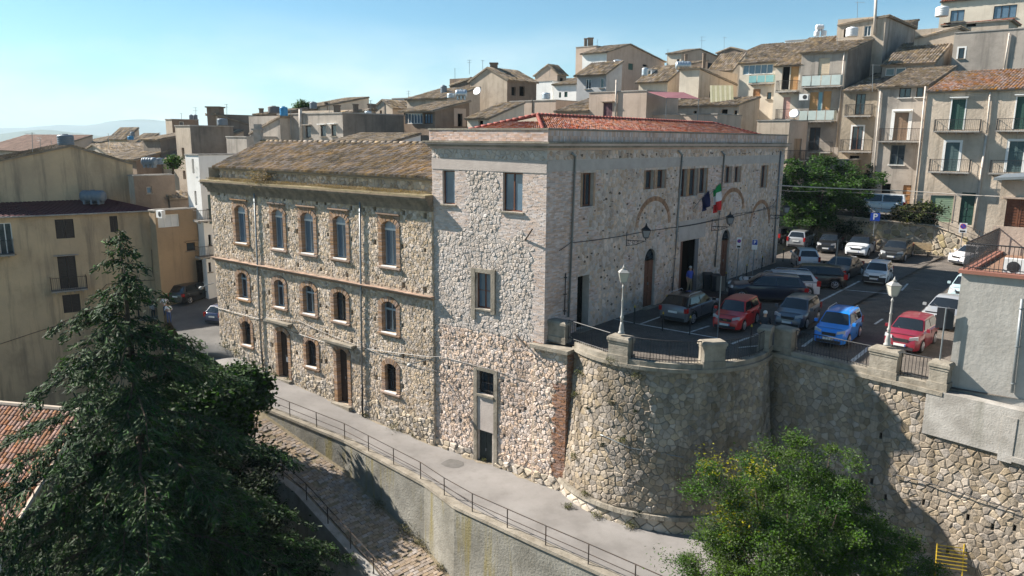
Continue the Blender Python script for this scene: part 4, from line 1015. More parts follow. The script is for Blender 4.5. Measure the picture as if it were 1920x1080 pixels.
P_OLD = mat('old_yellow_render', (.62, .455, .28), (.44, .33, .22), scale=.18, bump=.6, bscale=7, streak=.9, dirt=(.16, .13, .10), slo=.48, shi=.72, sfreq=.7)
P_TBEIGE = mat('beige_terraced_render', (.60, .495, .39), (.42, .35, .275), scale=.3, bump=.7, bscale=5, streak=.9, dirt=(.17, .14, .105))
SH_G = flat('green_shutter', (.03, .085, .065), .6); SH_T = flat('teal_shutter', (.08, .13, .13), .6); SH_B = flat('brown_shutter', (.30, .20, .13), .6); SH_P = flat('plum_shutter', (.12, .05, .06), .6); SH_C = flat('cream_roller', (.62, .50, .36), .6); SH_O = flat('orange_roller', (.55, .30, .12), .6); SH_K = flat('pink_roller', (.60, .36, .30), .6); SH_D = flat('brown_black_shutter', (.04, .028, .022), .6)
SH_LG = flat('pale_green_roller', (.22, .30, .20), .6); PAN = flat('translucent_panel', (.48, .55, .52), .25); PANT = flat('teal_panel', (.22, .42, .42), .25); BLUEP = flat('pale_blue_panel', (.25, .50, .58), .5)
def rotz(v, a): c_, s_ = math.cos(R(a)), math.sin(R(a)); return np.array([v[0]*c_-v[1]*s_, v[0]*s_+v[1]*c_, 0])
HN = 0
def shutter(T, F, r, m, dep=.12, leaves=2, par=None):
    a, b, c, e = r[:4]; first = None
    for k in range(leaves):
        x0, x1 = a+(b-a)*k/leaves+.01, a+(b-a)*(k+1)/leaves-.01; mb = MB()
        F.box(mb, x0, x1, c, e, -dep-.03, -dep); n = max(4, int((e-c)/.14)); fr_ = .07
        for q in range(n):
            z = c+fr_+(e-c-2*fr_)*q/n; F.box(mb, x0+fr_, x1-fr_, z, z+(e-c)/n*.55, -dep, -dep+.03)
        F.box(mb, x0, x0+fr_, c, e, -dep, -dep+.04); F.box(mb, x1-fr_, x1, c, e, -dep, -dep+.04)
        T.part('shutter', mb, m, par)
def feats(T, Fs, L_):
    for f in L_:
        F = Fs[f[0]]; k = f[1]; x0, x1, y0, y1 = f[2:6]; o = f[6] if len(f) > 6 else {}
        if k == 'pipe':
            pipe(T, F, [(x0, y0), (x1, y1)], o.get('m', M_PIPEP), o.get('r', .07), .12); continue
        if k == 'balc':    # y0 = top of rail, y1 = underside of deck
            P_ = o.get('p', .95); s0 = F.px(x0, y1, P_)[0]; s1 = F.px(x1, y1, P_)[0]; s0, s1 = min(s0, s1), max(s0, s1)
            zd = F.px((x0+x1)/2, y1, P_)[1]; zr = F.px((x0+x1)/2, y0, P_)[1]
            mb = MB(); F.box(mb, s0, s1, zd, zd+.12, .002, P_); b_ = T.part('balcony', mb, o.get('dm', M_CONC2))
            for q in range(max(2, int((s1-s0)/.6))):
                s = s0+(s1-s0)*(q+.5)/max(2, int((s1-s0)/.6)); mb = MB(); F.box(mb, s-.04, s+.04, zd-.16, zd-.003, .002, P_*.75); T.part('bracket', mb, M_CONC2, b_)
            if o.get('panel'):
                n = max(2, int((s1-s0)/.8))
                for q in range(n):
                    mb = MB(); F.box(mb, s0+(s1-s0)*q/n+.05, s0+(s1-s0)*(q+1)/n-.05, zd+.2, zr-.08, P_-.04, P_-.02); T.part('panel', mb, o['panel'], b_)
                mb = MB(); F.box(mb, s1-.03, s1-.01, zd+.2, zr-.08, .06, P_-.06); T.part('panel', mb, o['panel'], b_); mb = MB(); F.box(mb, s0+.01, s0+.03, zd+.2, zr-.08, .06, P_-.06); T.part('panel', mb, o['panel'], b_)
            mb = MB(); ring = [F.P(s0+.03, 0, .03), F.P(s0+.03, 0, P_-.03), F.P(s1-.03, 0, P_-.03), F.P(s1-.03, 0, .03)]
            for z in (zr, zd+.2): mb.tube([p+UP*z for p in ring], .022, 5)
            if not o.get('panel'):
                for i in range(3):
                    a, b = ring[i], ring[i+1]; n = max(3, int(np.linalg.norm(b-a)/.13))
                    for q in range(n+1): p = a+(b-a)*q/n; mb.tube([p+UP*(zd+.1), p+UP*zr], .011, 4, False)
            T.part('railing_bars', mb, o.get('rm', M_IRON), b_, kind='stuff'); continue
        r = F.rect(x0, x1, y0, y1)
        if k == 'win': window(T, F, r, o.get('f', M_DWOOD), o.get('g', M_GLASS), o.get('n', 1), o.get('b', 0), dep=.15, sill=o.get('sill', M_COPE), hood=o.get('hood'), fw=.07)
        if k == 'shut': shutter(T, F, r, o.get('m', SH_G), leaves=o.get('n', 2))
        if k == 'roll':
            mb = MB(); F.box(mb, *r, -.14, -.10); n = max(3, int((r[3]-r[2])/.16))
            for q in range(n): z = r[2]+(r[3]-r[2])*q/n; F.box(mb, r[0]+.01, r[1]-.01, z, z+.1, -.10, -.085)
            T.part('roller_shutter', mb, o.get('m', SH_C))
        if k == 'door': panel_door(T, F, r, o.get('m', M_DWOOD), dep=.15, leaves=o.get('n', 2))
        if k == 'dark': mb = MB(); F.box(mb, *r, -.29, -.25); T.part('opening', mb, M_DARK)
        if o.get('hood') and k != 'win': mb = MB(); F.box(mb, r[0]-.2, r[1]+.2, r[3]+.1, r[3]+.18, 0, .35); T.part('hood', mb, o['hood'])
        if o.get('patch'):
            mb = MB(); w_ = o['patch']; F.box(mb, r[0]-w_, r[0]-.002, r[2], r[3]+w_, 0, .02); F.box(mb, r[1]+.002, r[1]+w_, r[2], r[3]+w_, 0, .02); F.box(mb, r[0], r[1], r[3]+.002, r[3]+w_, 0, .02); T.part('surround', mb, o.get('pm', P_WHITE))
def house(label, xc, Y, xl, xr, yt, m, roof='flat', pk=None, ft=(), rot=0, zb=None, dep=None, mB=None, tile=None, over=.3, chim=(), name='house', group=None, Zoff=0, par=.0, tl=None):
    A_, B_ = rotz(A, rot), rotz(B, rot); NA_, NB_ = rotz(NA, rot), rotz(NB, rot)
    p = pd(xc, yt, Y); o = np.array([p[0], p[1], 0]); ze = p[2]
    FA_, FB_ = Face(o, A_, NA_), Face(o, B_, NB_)
    la = FA_.px(xl, yt)[0] if not isinstance(xl, tuple) else xl[0]; lb = FB_.px(xr, yt)[0] if not isinstance(xr, tuple) else xr[0]
    la = max(la, 1.0); lb = max(lb, 1.0) if lb > 0 else 8
    lb = min(lb, 40); zb = (min(float(terr(p[0], p[1])), float(terr(*(o+A_*la+B_*lb)[:2])))-1.5) if zb is None else zb
    T = Thing(name, o+A_*la/2+B_*lb/2+UP*max(zb, ze-12), label, 'house' if name == 'house' else name.replace('_', ' '), group)
    Fs = {'A': FA_, 'B': FB_}
    op = {'A': [], 'B': []}
    for f in ft:
        if f[1] in ('win', 'shut', 'roll', 'door', 'dark'): op[f[0]].append(Fs[f[0]].rect(*f[2:6]))
    spk = None; topA = topB = None; zp = ze
    if pk is not None and roof in ('gA', 'sA'): spk, zp = (FB_.px(*pk) if pk[0] > 1 else (lb*pk[0], ze+pk[1]))
    if pk is not None and roof in ('gB', 'sB'): spk, zp = (FA_.px(*pk) if pk[0] > 1 else (la*pk[0], ze+pk[1]))
    if roof == 'gA': topB = lambda s: float(np.interp(s, [0, spk, lb], [ze, zp, ze-(.0)]))
    if roof == 'sA': topB = lambda s: ze+(zp-ze)*s/spk
    if roof == 'gB': topA = lambda s: float(np.interp(s, [0, spk, la], [ze, zp, ze]))
    if roof == 'sB': topA = lambda s: ze+(zp-ze)*s/spk
    mA = MB(); wall_grid(mA, FA_, 0, la, zb, ze, op['A'], .3, topA); T.part('wall', mA, m)
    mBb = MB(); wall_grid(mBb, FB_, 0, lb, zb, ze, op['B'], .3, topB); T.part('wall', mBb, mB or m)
    q = [o, o+A_*la, o+A_*la+B_*lb, o+B_*lb]
    zend = [ze]*4
    if roof == 'sA': zend = [ze, ze, topB(lb), topB(lb)]
    if roof == 'sB': zend = [ze, topA(la), topA(la), ze]
    mb = MB(); V = lambda p_, z: np.array([p_[0], p_[1], z])
    mb.quad(V(q[1], zb), V(q[2], zb), V(q[2], zend[2]), V(q[1], zend[1])); mb.quad(V(q[2], zb), V(q[3], zb), V(q[3], zend[3]), V(q[2], zend[2]))
    if roof == 'gA': mb.add([V(q[1], ze), V(q[2], ze), V(q[1]+B_*spk, zp)], [(0, 1, 2)])
    if roof == 'gB': mb.add([V(q[3], ze), V(q[2], ze), V(q[3]+A_*spk, zp)], [(0, 1, 2)])
    T.part('wall', mb, m)
    tile = tile or M_TILE; sd = int(xc*7+yt) % 997
    d = np.linalg.norm(o[:2]); pt = .24 if d < 75 else .30
    if tl: pt = tl
    kw = dict(pitch=pt, course=pt*1.7, amp=.05 if pt < .3 else .065)
    def E(p_, z): return np.array([p_[0], p_[1], z])
    g = over
    if roof == 'flat':
        mb = MB(); mb.quad(E(q[0], ze-.25), E(q[1], ze-.25), E(q[2], ze-.25), E(q[3], ze-.25)); T.part('roof', mb, P_GREY)
        mb = MB(); t_ = .22
        FA_.box(mb, -.05, la+.05, ze-.02, ze+.08, -t_, .06); FB_.box(mb, t_, lb+.05, ze-.018, ze+.082, -t_, .06)
        F2 = Face(q[3], A_, -NA_); F2.box(mb, t_, la+.05, ze-.016, ze+.084, -t_, .06); F3 = Face(q[1], B_, -NB_); F3.box(mb, t_, lb-t_, ze-.014, ze+.086, -t_, .06)
        T.part('parapet_coping', mb, M_CONC2)
    elif roof == 'gA':
        roof_part(T, [E(o+NA_*g+NB_*g*.6, ze-.05*g), E(q[1]+NA_*g-NB_*g*.6, ze-.05*g), E(q[1]+B_*spk-NB_*g*.6, zp+.05), E(o+B_*spk+NB_*g*.6, zp+.05)], tile, sd, **kw)
        roof_part(T, [E(q[3]-NA_*g+NB_*g*.6, ze-.05*g), E(q[2]-NA_*g-NB_*g*.6, ze-.05*g), E(q[1]+B_*spk-NB_*g*.6, zp+.05), E(o+B_*spk+NB_*g*.6, zp+.05)], tile, sd+1, pitch=.35, course=.6, amp=.06)
    elif roof == 'gB':
        roof_part(T, [E(o+NB_*g+NA_*g*.6, ze), E(q[3]+NB_*g-NA_*g*.6, ze), E(q[3]+A_*spk-NA_*g*.6, zp+.05), E(o+A_*spk+NA_*g*.6, zp+.05)], tile, sd, **kw)
        roof_part(T, [E(q[1]-NB_*g+NA_*g*.6, ze), E(q[2]-NB_*g-NA_*g*.6, ze), E(q[3]+A_*spk-NA_*g*.6, zp+.05), E(o+A_*spk+NA_*g*.6, zp+.05)], tile, sd+1, **kw)
    elif roof == 'sA': roof_part(T, [E(o+NA_*g+NB_*g*.5, ze), E(q[1]+NA_*g-NB_*g*.5, ze), E(q[2]-NB_*g*.5, zend[2]+.04), E(q[3]+NB_*g*.5, zend[3]+.04)], tile, sd, **kw)
    elif roof == 'sB': roof_part(T, [E(o+NB_*g+NA_*g*.5, ze), E(q[3]+NB_*g, ze), E(q[2], zend[2]+.04), E(q[1]+NA_*g*.5, zend[1]+.04)], tile, sd, **kw)
    feats(T, Fs, ft)
    for cx, cy0, cy1, cw, dY in chim:
        a, b = pd(cx-cw/2, cy1, Y+dY), pd(cx+cw/2, cy0, Y+dY); c_ = (a+b)/2; w_ = (b[0]-a[0])/2; mb = MB()
        mb.box(c_[0]-w_, c_[0]+w_, c_[1]-w_, c_[1]+w_, a[2]-1.2, b[2]-.15); mb.box(c_[0]-w_*1.2, c_[0]+w_*1.2, c_[1]-w_*1.2, c_[1]+w_*1.2, b[2]-.15, b[2]); T.part('chimney', mb, P_BROWN)
    T.Fs = Fs; T.ze = ze; T.la = la; T.lb = lb; T.q = q
    return T
bs = dict(rm=M_IRON)
# --- right hand row above the plaza
house('long beige rendered house with green shutters and two rows of balconies at the right edge', 2050, 60.5, 1741, (9,), 163, P_TBEIGE, 'sA', (.5, 1.15), [
    ('A', 'shut', 1783, 1808, 186, 243, dict(hood=P_WHITE, patch=.1)), ('A', 'shut', 1904, 1932, 181, 243, dict(hood=P_WHITE, patch=.1)), ('A', 'shut', 1771, 1797, 267, 321, dict(m=SH_T, patch=.2)), ('A', 'shut', 1890, 1918, 265, 323, dict(m=SH_T, patch=.2)),
    ('A', 'roll', 1743, 1786, 366, 416, dict(m=SH_LG, patch=.1, pm=P_PINK)), ('A', 'door', 1800, 1826, 361, 422, dict(m=flat('bottle_green_door', (.02, .06, .045), .5))),
    ('A', 'balc', 1749, 1836, 224, 248), ('A', 'balc', 1866, 1950, 222, 247), ('A', 'balc', 1739, 1816, 299, 325), ('A', 'balc', 1853, 1935, 301, 328),
    ('A', 'pipe', 1857, 1850, 173, 250), ('A', 'pipe', 1850, 1826, 252, 432, dict(r=.1)), ('A', 'pipe', 1736, 1713, 162, 395)], tile=mat('mixed_red_tile', (.33, .18, .12), (.19, .145, .10), scale=.22, bump=.5, bscale=18, island=.4, sat_isl=.6), tl=.25)
house('grey rendered house with brown shutters between two pale downpipes above the parking square', 1740, 69.5, 1648, (10,), 161, P_GREY, 'sA', (.55, 1.35), [
    ('A', 'win', 1686, 1708, 165, 183, dict(sill=P_WHITE)), ('A', 'win', 1718, 1731, 163, 182, dict(n=0, sill=P_WHITE)), ('A', 'shut', 1676, 1702, 211, 263, dict(m=SH_B, hood=P_WHITE, patch=.3)),
    ('A', 'balc', 1645, 1727, 241, 267, dict(rm=M_RUST)), ('A', 'win', 1669, 1696, 272, 309, dict(b=1, sill=P_WHITE, f=flat('grey_green_frame', (.10, .12, .12), .5))), ('A', 'dark', 1652, 1669, 344, 375), ('A', 'door', 1692, 1707, 347, 386, dict(m=flat('honey_wood', (.30, .15, .06), .5), n=1)), ('A', 'pipe', 1652, 1637, 167, 345)])
house('narrow weathered house with two dark balcony doors below a low tiled roof', 1649, 75, 1583, (10,), 169, mat('mottled_render', (.40, .33, .25), (.26, .22, .17), scale=.5, bump=.8, bscale=4, streak=.8, dirt=(.15, .12, .09)), 'sA', (.5, 1.2), [
    ('A', 'win', 1604, 1622, 176, 215, dict(f=M_DWOOD, sill=None)), ('A', 'balc', 1582, 1632, 196, 219), ('A', 'win', 1597, 1617, 237, 281, dict(f=M_WOOD, sill=None, patch=.15)), ('A', 'balc', 1572, 1633, 262, 286), ('A', 'dark', 1592, 1610, 292, 312), ('A', 'dark', 1617, 1632, 325, 358)])
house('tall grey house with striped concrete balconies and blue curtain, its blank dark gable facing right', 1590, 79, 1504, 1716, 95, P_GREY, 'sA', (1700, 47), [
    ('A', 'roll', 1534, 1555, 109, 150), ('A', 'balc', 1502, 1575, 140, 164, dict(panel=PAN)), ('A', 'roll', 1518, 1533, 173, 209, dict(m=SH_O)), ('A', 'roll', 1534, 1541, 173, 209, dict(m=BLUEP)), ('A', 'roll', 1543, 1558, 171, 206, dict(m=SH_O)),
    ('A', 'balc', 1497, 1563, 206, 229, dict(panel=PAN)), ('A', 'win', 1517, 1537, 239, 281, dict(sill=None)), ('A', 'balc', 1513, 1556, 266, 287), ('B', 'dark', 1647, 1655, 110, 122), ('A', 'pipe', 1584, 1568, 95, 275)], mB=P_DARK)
house('upper block of the tall grey house with a round tank at its window', 1662, 84, 1572, 1718, 29, P_TAN, 'sB', (.99, -.6), [('A', 'win', 1620, 1633, 48, 68, dict(f=M_WPVC)), ('A', 'dark', 1582, 1586, 55, 70), ('A', 'pipe', 1643, 1640, -10, 65, dict(r=.16))], mB=P_GREY, dep=8)
house('small attic house with two white framed windows tucked between the tiled roofs', 1752, 78, 1655, (7,), 118, P_GREY, 'sA', (.6, 1.7), [('A', 'win', 1660, 1677, 128, 142, dict(f=M_WPVC, g=M_GLASS, n=0)), ('A', 'win', 1679, 1698, 127, 141, dict(f=M_WPVC, n=0))])
house('narrow cream house with orange and pink balcony doors', 1505, 82, 1455, (9,), 122, P_CREAM, 'sA', (.6, 2.3), [('A', 'roll', 1482, 1497, 124, 168, dict(m=SH_O)), ('A', 'dark', 1466, 1480, 124, 168), ('A', 'balc', 1453, 1493, 151, 173), ('A', 'roll', 1468, 1481, 182, 224, dict(m=SH_K)), ('A', 'balc', 1452, 1486, 205, 225)])
house('white house with glazed veranda and teal panels', 1459, 86, 1388, (9,), 116, P_CREAM, 'sA', (.6, 1.8), [('A', 'win', 1393, 1449, 121, 139, dict(f=M_WPVC, g=M_GLASSB, n=4, sill=None)), ('A', 'balc', 1403, 1450, 140, 158, dict(panel=PANT, p=.5)), ('A', 'door', 1411, 1425, 167, 206, dict(m=flat('orange_wood', (.42, .20, .08), .5))), ('A', 'win', 1438, 1446, 173, 186, dict(n=0))])
house('white flat roofed block with blue and white water tanks on its terrace', 1575, 97, 1473, (8,), 70, P_WHITE, 'flat', None, [('A', 'win', 1502, 1515, 83, 94, dict(f=M_DWOOD)), ], zb=6)
house('large beige villa high on the hill at the top right corner', 2050, 98, 1768, (12,), -22, P_CREAM, 'sA', (.5, 2.6), [('A', 'win', 1782, 1808, 19, 40, dict(f=M_DWOOD, g=M_GLASSB)), ('A', 'win', 1863, 1906, 10, 34, dict(f=M_DWOOD, g=M_GLASSB, n=2))], tile=M_TILER)
house('pale gabled house with a shaded terrace under the big villa', 1893, 88, 1765, (6,), 36, P_TAN, 'sB', (.99, -.1), [('A', 'dark', 1768, 1782, 42, 56), ('A', 'dark', 1812, 1830, 42, 50)], tile=M_TILER, zb=8)
house('broad blank beige wall house stepping up behind the right hand row', 1795, 82, 1717, (7,), 50, P_TAN, 'sB', (.99, -.9), [], mB=P_TAN)
house('tall blank grey wall with pale repair patches and a white downpipe at the right edge', 2010, 74, 1792, (8,), 47, P_GREY, 'flat', None, [('A', 'win', 1797, 1808, 90, 110, dict(f=M_DWOOD, n=0, patch=.15)), ('A', 'pipe', 1893, 1882, 62, 136)])
house('small tan house with a flat eave behind the right end of the hall', 1481, 72, 1420, 1515, 226, P_TAN, 'flat', None, [('B', 'shut', 1488, 1502, 260, 300, dict(m=SH_B)), ('B', 'balc', 1479, 1512, 282, 303, dict(p=.6))], mB=P_PINK)
house('low dark house with arches in the shade behind the big plaza tree', 1592, 73, 1500, (6,), 300, P_DARK, 'flat', None, [('A', 'dark', 1520, 1535, 320, 350), ('A', 'dark', 1550, 1562, 318, 350)])
# --- houses above the hall roof
house('white gabled house with a grey side wall and brown window on the skyline', 1138, 118, 1092, 1247, 98, P_WHITE, 'gA', (1181, 83), [('A', 'win', 1110, 1119, 119, 133, dict(n=0)), ('B', 'shut', 1178, 1187, 119, 131, dict(m=SH_G)), ('B', 'dark', 1205, 1214, 121, 125)], mB=P_PINK, over=.4)
house('narrow tower like house with twin chimneys on the skyline', 1118, 124, 1080, 1128, 86, P_PINK, 'flat', None, [], chim=[(1098, 72, 88, 6, 2), (1107, 71, 88, 10, 2)])
house('grey house with white framed windows under a tiled roof, left of the awning house', 1137, 96, 1082, 1166, 140, mat('blue_grey_render', (.40, .40, .40), (.34, .34, .34), streak=.3), 'sA', (.8, 1.5), [('A', 'win', 1098, 1108, 148, 167, dict(f=M_WPVC)), ('A', 'win', 1125, 1132, 146, 165, dict(f=M_WPVC, n=0))], over=.5)
house('small white house with green windows left of the grey house', 1081, 104, 1038, (6,), 157, P_WHITE, 'sA', (.8, 1.0), [('A', 'shut', 1048, 1052, 173, 183, dict(m=SH_G)), ('A', 'shut', 1058, 1064, 172, 182, dict(m=SH_G))])
house('pinkish flat roofed house with plum shutters directly behind the red roof', 1213, 72, 1105, (6,), 170, P_PINK, 'flat', None, [('A', 'shut', 1131, 1148, 193, 219, dict(m=SH_P, hood=P_PINK)), ('A', 'pipe', 1157, 1155, 150, 222, dict(r=.09))])
house('low terrace house with small dark door and tiled canopy right of the red awning', 1386, 80, 1240, (5,), 196, P_TAN, 'sA', (.8, .8), [('A', 'dark', 1352, 1364, 205, 222), ('A', 'dark', 1376, 1382, 207, 220), ('A', 'dark', 1300, 1306, 208, 222)])
house('cream house under a wide hipped tile roof with a white dormer', 1252, 92, 1198, 1311, 153, P_CREAM, 'gA', (.5, 2.2), [('B', 'dark', 1297, 1306, 166, 180), ('B', 'win', 1288, 1293, 166, 180, dict(n=0))], mB=P_TAN, over=.5)
house('white dormer block with a single window between tiled roofs', 1222, 95, 1205, 1236, 130, P_WHITE, 'flat', None, [('A', 'win', 1214, 1220, 132, 145, dict(f=M_WPVC, n=0))])
house('tan gable house with a striped yellow awning on its side', 1312, 88, 1275, 1384, 127, P_CREAM, 'sA', (1384, 160), chim=[(1320, 100, 130, 7, 2)], ft=[('B', 'dark', 1330, 1337, 171, 192)], mB=P_TAN)
house('broad gabled house on the skyline with a round arch window', 1278, 128, 1251, 1374, 99, P_CREAM, 'gA', (1312, 92), [('A', 'win', 1269, 1274, 111, 118, dict(n=0)), ('B', 'win', 1326, 1338, 118, 130)], mB=P_PINK)
house('tan house behind with a sloping skyline wall', 1395, 135, 1345, 1420, 96, P_BROWN, 'gB', (.5, .8), [])
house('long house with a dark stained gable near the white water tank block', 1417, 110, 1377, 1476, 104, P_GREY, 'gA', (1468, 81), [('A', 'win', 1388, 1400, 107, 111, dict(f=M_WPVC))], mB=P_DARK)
house('house with white eave and tiled roof in front of the long skyline roof', 1374, 100, 1330, 1396, 133, P_CREAM, 'sA', (.9, 2.3), [('A', 'dark', 1346, 1372, 138, 148)], over=.5)
# --- centre left
house('tall beige gabled house with chimney and two small dark windows', 951, 92, 881, 1006, 150, P_TAN, 'gB', (914, 127), [('B', 'dark', 959, 967, 163, 179), ('B', 'dark', 974, 984, 162, 180)], mB=P_BROWN, chim=[(926, 118, 133, 14, 3)])
house('dark shaded lean-to house left of the tall beige gable', 880, 96, 843, (6,), 146, P_BROWN, 'sB', (.99, -.8), [])
house('brown rendered house with glazed white veranda behind the wing roof', 815, 74, 757, 880, 208, P_BROWN, 'sA', (875, 191), [('A', 'win', 759, 792, 212, 232, dict(f=M_WPVC, g=M_GLASSB, n=5, sill=None)), ('A', 'win', 795, 811, 213, 232, dict(f=M_DWOOD, g=M_GLASSB, n=2, sill=None)), ('B', 'dark', 858, 867, 213, 237, dict(patch=.5, pm=P_PINK))], over=.6)
house('low stone coloured roof behind the veranda house', 838, 88, 763, 900, 184, P_TAN, 'sA', (.8, 1.2), [])
house('small pale house with tiled roof between beige gable and hall', 918, 72, 876, (5,), 222, P_CREAM, 'sA', (.9, 1.5), [('A', 'dark', 897, 906, 226, 240)])
house('pale flat terrace block with a metal canopy in front of the white house', 1042, 82, 956, (5,), 188, P_PINK, 'flat', None, chim=[(1000, 182, 190, 6, 2)], ft=[('A', 'shut', 972, 978, 189, 212, dict(m=SH_G)), ('A', 'dark', 962, 969, 195, 212)])
house('house with broken dark tiled roof on the skyline', 1045, 118, 1003, 1062, 140, P_PINK, 'gB', (.4, 1.6), [('B', 'dark', 1050, 1056, 146, 158)], mB=P_DARK)
house('little white house with laundry beside the dark roof', 1036, 108, 1006, (5,), 152, P_WHITE, 'flat', None, [])
house('tiled roof house squeezed behind the red hall roof', 1104, 76, 1043, (8,), 208, P_TAN, 'sA', (.9, 1.9), [])
house('grey rooftop block on the skyline left of the beige gable', 765, 110, 735, 772, 184, flat('blue_grey_block', (.24, .25, .27), .8), 'flat', None, [])
house('low house with sloping tan parapet left of the veranda house', 845, 100, 765, (6,), 178, P_TAN, 'sB', (.99, -1.0), [])
# --- behind the wing
house('long bare concrete house with small windows behind the wing', 642, 70, 520, 757, 212, P_GREY, 'flat', None, [('A', 'win', 573, 583, 236, 258, dict(n=0, hood=P_GREY)), ('A', 'win', 601, 611, 235, 256, dict(n=0, hood=P_WHITE)), ('A', 'win', 621, 630, 234, 255, dict(n=0, hood=P_WHITE)), ('A', 'win', 538, 546, 229, 266, dict(f=M_WPVC, g=M_CURT, n=0)), ('A', 'pipe', 565, 566, 205, 265, dict(r=.16))], mB=P_DARK)
house('sloping concrete gable left of the long bare house', 524, 74, 466, (6,), 217, P_GREY, 'sB', (.99, -1.7), [])
house('ochre tinted wall with chimney above the concrete house', 690, 86, 566, 705, 205, P_TAN, 'sB', (.5, -.3), [], chim=[(632, 197, 210, 10, 1), (667, 195, 206, 8, 1), (697, 195, 206, 12, 1)])
house('little tiled roof with a white triangular gable behind the wing ridge', 700, 60, 590, (5,), 276, P_WHITE, 'sA', (.9, 1.0), [], tl=.26)
house('square flat topped block with one arched window on the left skyline', 322, 96, 310, 372, 224, P_TAN, 'flat', None, [('B', 'win', 336, 345, 228, 239, dict(f=M_WPVC, n=0))], mB=P_BROWN)
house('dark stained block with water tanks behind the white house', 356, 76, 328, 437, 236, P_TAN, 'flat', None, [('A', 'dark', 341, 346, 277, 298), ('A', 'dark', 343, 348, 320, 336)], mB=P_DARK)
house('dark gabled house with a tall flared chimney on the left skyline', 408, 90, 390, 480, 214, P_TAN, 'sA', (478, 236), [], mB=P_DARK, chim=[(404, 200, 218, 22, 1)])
house('blank plastered wall beside the dark stained block', 462, 72, 424, (5,), 257, P_GREY, 'flat', None, [])
house('dark house with flat roof terrace holding a blue solar tank', 250, 66, 240, 327, 330, P_TAN, 'flat', None, [('B', 'win', 275, 285, 350, 363, dict(f=P_GREY, g=M_GLASSB, n=0))], mB=P_BROWN)
house('white four storey house with red flowered balconies beside the wing', 372, 64, 347, 470, 291, P_WHITE, 'flat', None, [('A', 'dark', 360, 364, 298, 325), ('B', 'shut', 391, 399, 365, 420, dict(m=SH_T)), ('B', 'balc', 371, 399, 394, 416, dict(p=.9, rm=M_RUST)), ('B', 'dark', 391, 397, 440, 462), ('B', 'balc', 375, 402, 462, 484, dict(p=.9, rm=M_RUST)), ('A', 'dark', 365, 369, 358, 385), ('A', 'dark', 368, 372, 420, 452), ('B', 'dark', 372, 383, 488, 530), ('B', 'win', 391, 396, 492, 510, dict(n=0))], mB=P_WHITE, zb=-6)
house('ochre house with a glazed white balcony box and purple terrace', 290, 62, 282, 368, 396, P_OCHRE, 'flat', None, [('B', 'win', 296, 336, 402, 426, dict(f=M_WPVC, g=M_CURT, n=2, sill=None)), ('B', 'win', 350, 366, 455, 470, dict(n=0, hood=P_OCHRE))], mB=P_OCHRE, zb=-6, rot=0)
house('lean tiled roof house behind the ochre house', 318, 68, 310, 372, 372, P_BROWN, 'sB', (.9, .5), [], mB=P_BROWN, zb=-6)
# far roofs on the left skyline
for i, (xc, Y_, xl, xr, yt, m_, rf, pk_, lab) in enumerate([
        (75, 120, -40, (8,), 285, P_PINK, 'sA', (.9, 2.4), 'low house with a long pink red roof at the far left'),
        (262, 100, 235, 300, 276, P_TAN, 'sA', (.9, 1.6), 'house with two roof turrets among the far left roofs'),
        (238, 112, 205, 262, 262, P_TAN, 'sA', (.9, 1.6), 'far house with bright barrel tiles near the mountains'),
        (300, 86, 268, (6,), 262, P_DARK, 'sA', (.9, 1.0), 'low dark house left of the square block'),
        (335, 84, 262, (8,), 300, P_TAN, 'sA', (.9, 3.0), 'long sloping roof running down towards the solar tank'),
        (205, 92, 150, (7,), 290, P_GREY, 'gB', (.5, 1.2), 'rounded ruined looking roof by the grey tank'),
        (255, 84, 190, (7,), 300, P_BROWN, 'sA', (.9, 1.7), 'tiled roof just behind the big yellow gable')]):
    house(lab, xc, Y_, xl, xr, yt, m_, rf, pk_, [], tile=mat('faded_red_tile', (.25, .165, .13), (.19, .13, .10), scale=.5, island=.25) if i == 0 else None)
for i, (xc, Y_, xl, xr, yt, m_, rf, pk_, lab, ft_, ch_) in enumerate([
        (185, 125, 150, (6,), 268, P_TAN, 'sA', (.9, 1.2), 'tiny tan house on the far left skyline', [('A', 'dark', 165, 170, 272, 278)], ()),
        (292, 108, 262, (6,), 270, P_PINK, 'flat', None, 'small pink flat house between the far left roofs', [('A', 'dark', 272, 276, 274, 280)], ()),
        (222, 100, 180, (7,), 283, P_BROWN, 'gB', (.5, 1.0), 'brown gabled house right behind the grey round tank', [], ((200, 272, 280, 5, 1),)),
        (325, 100, 296, (6,), 262, P_GREY, 'sB', (.9, -.6), 'grey lean-to under the square block', [('A', 'dark', 305, 309, 268, 275)], ()),
        (505, 95, 478, (7,), 214, P_BROWN, 'sA', (.9, 1.0), 'brown house between flared chimney and square tank', [], ((490, 203, 212, 6, 1),)),
        (600, 100, 560, (8,), 200, P_CREAM, 'sA', (.9, 1.4), 'cream house below the small round tree top', [], ((612, 192, 199, 5, 1),)),
        (736, 98, 700, (7,), 203, P_TAN, 'gB', (.5, 1.1), 'tan gabled house left of the grey rooftop block', [('A', 'dark', 712, 716, 207, 213)], ((724, 190, 200, 5, 1),)),
        (992, 125, 962, (6,), 152, P_GREY, 'flat', None, 'grey block behind the beige gable on the skyline', [], ()),
        (1076, 122, 1052, (6,), 146, P_DARK, 'sB', (.9, -.7), 'dark stepped house left of the tower like house', [], ()),
        (1462, 112, 1435, (7,), 100, P_TAN, 'sA', (.9, 1.2), 'tan house left of the white tank block', [], ((1450, 90, 100, 5, 1),)),
        (1290, 112, 1262, (6,), 122, P_PINK, 'sA', (.9, 1.0), 'pink house wedged behind the pale ribbed tank', [], ((1286, 102, 122, 6, 1),))]):
    house(lab, xc, Y_, xl, xr, yt, m_, rf, pk_, ft_, chim=ch_)
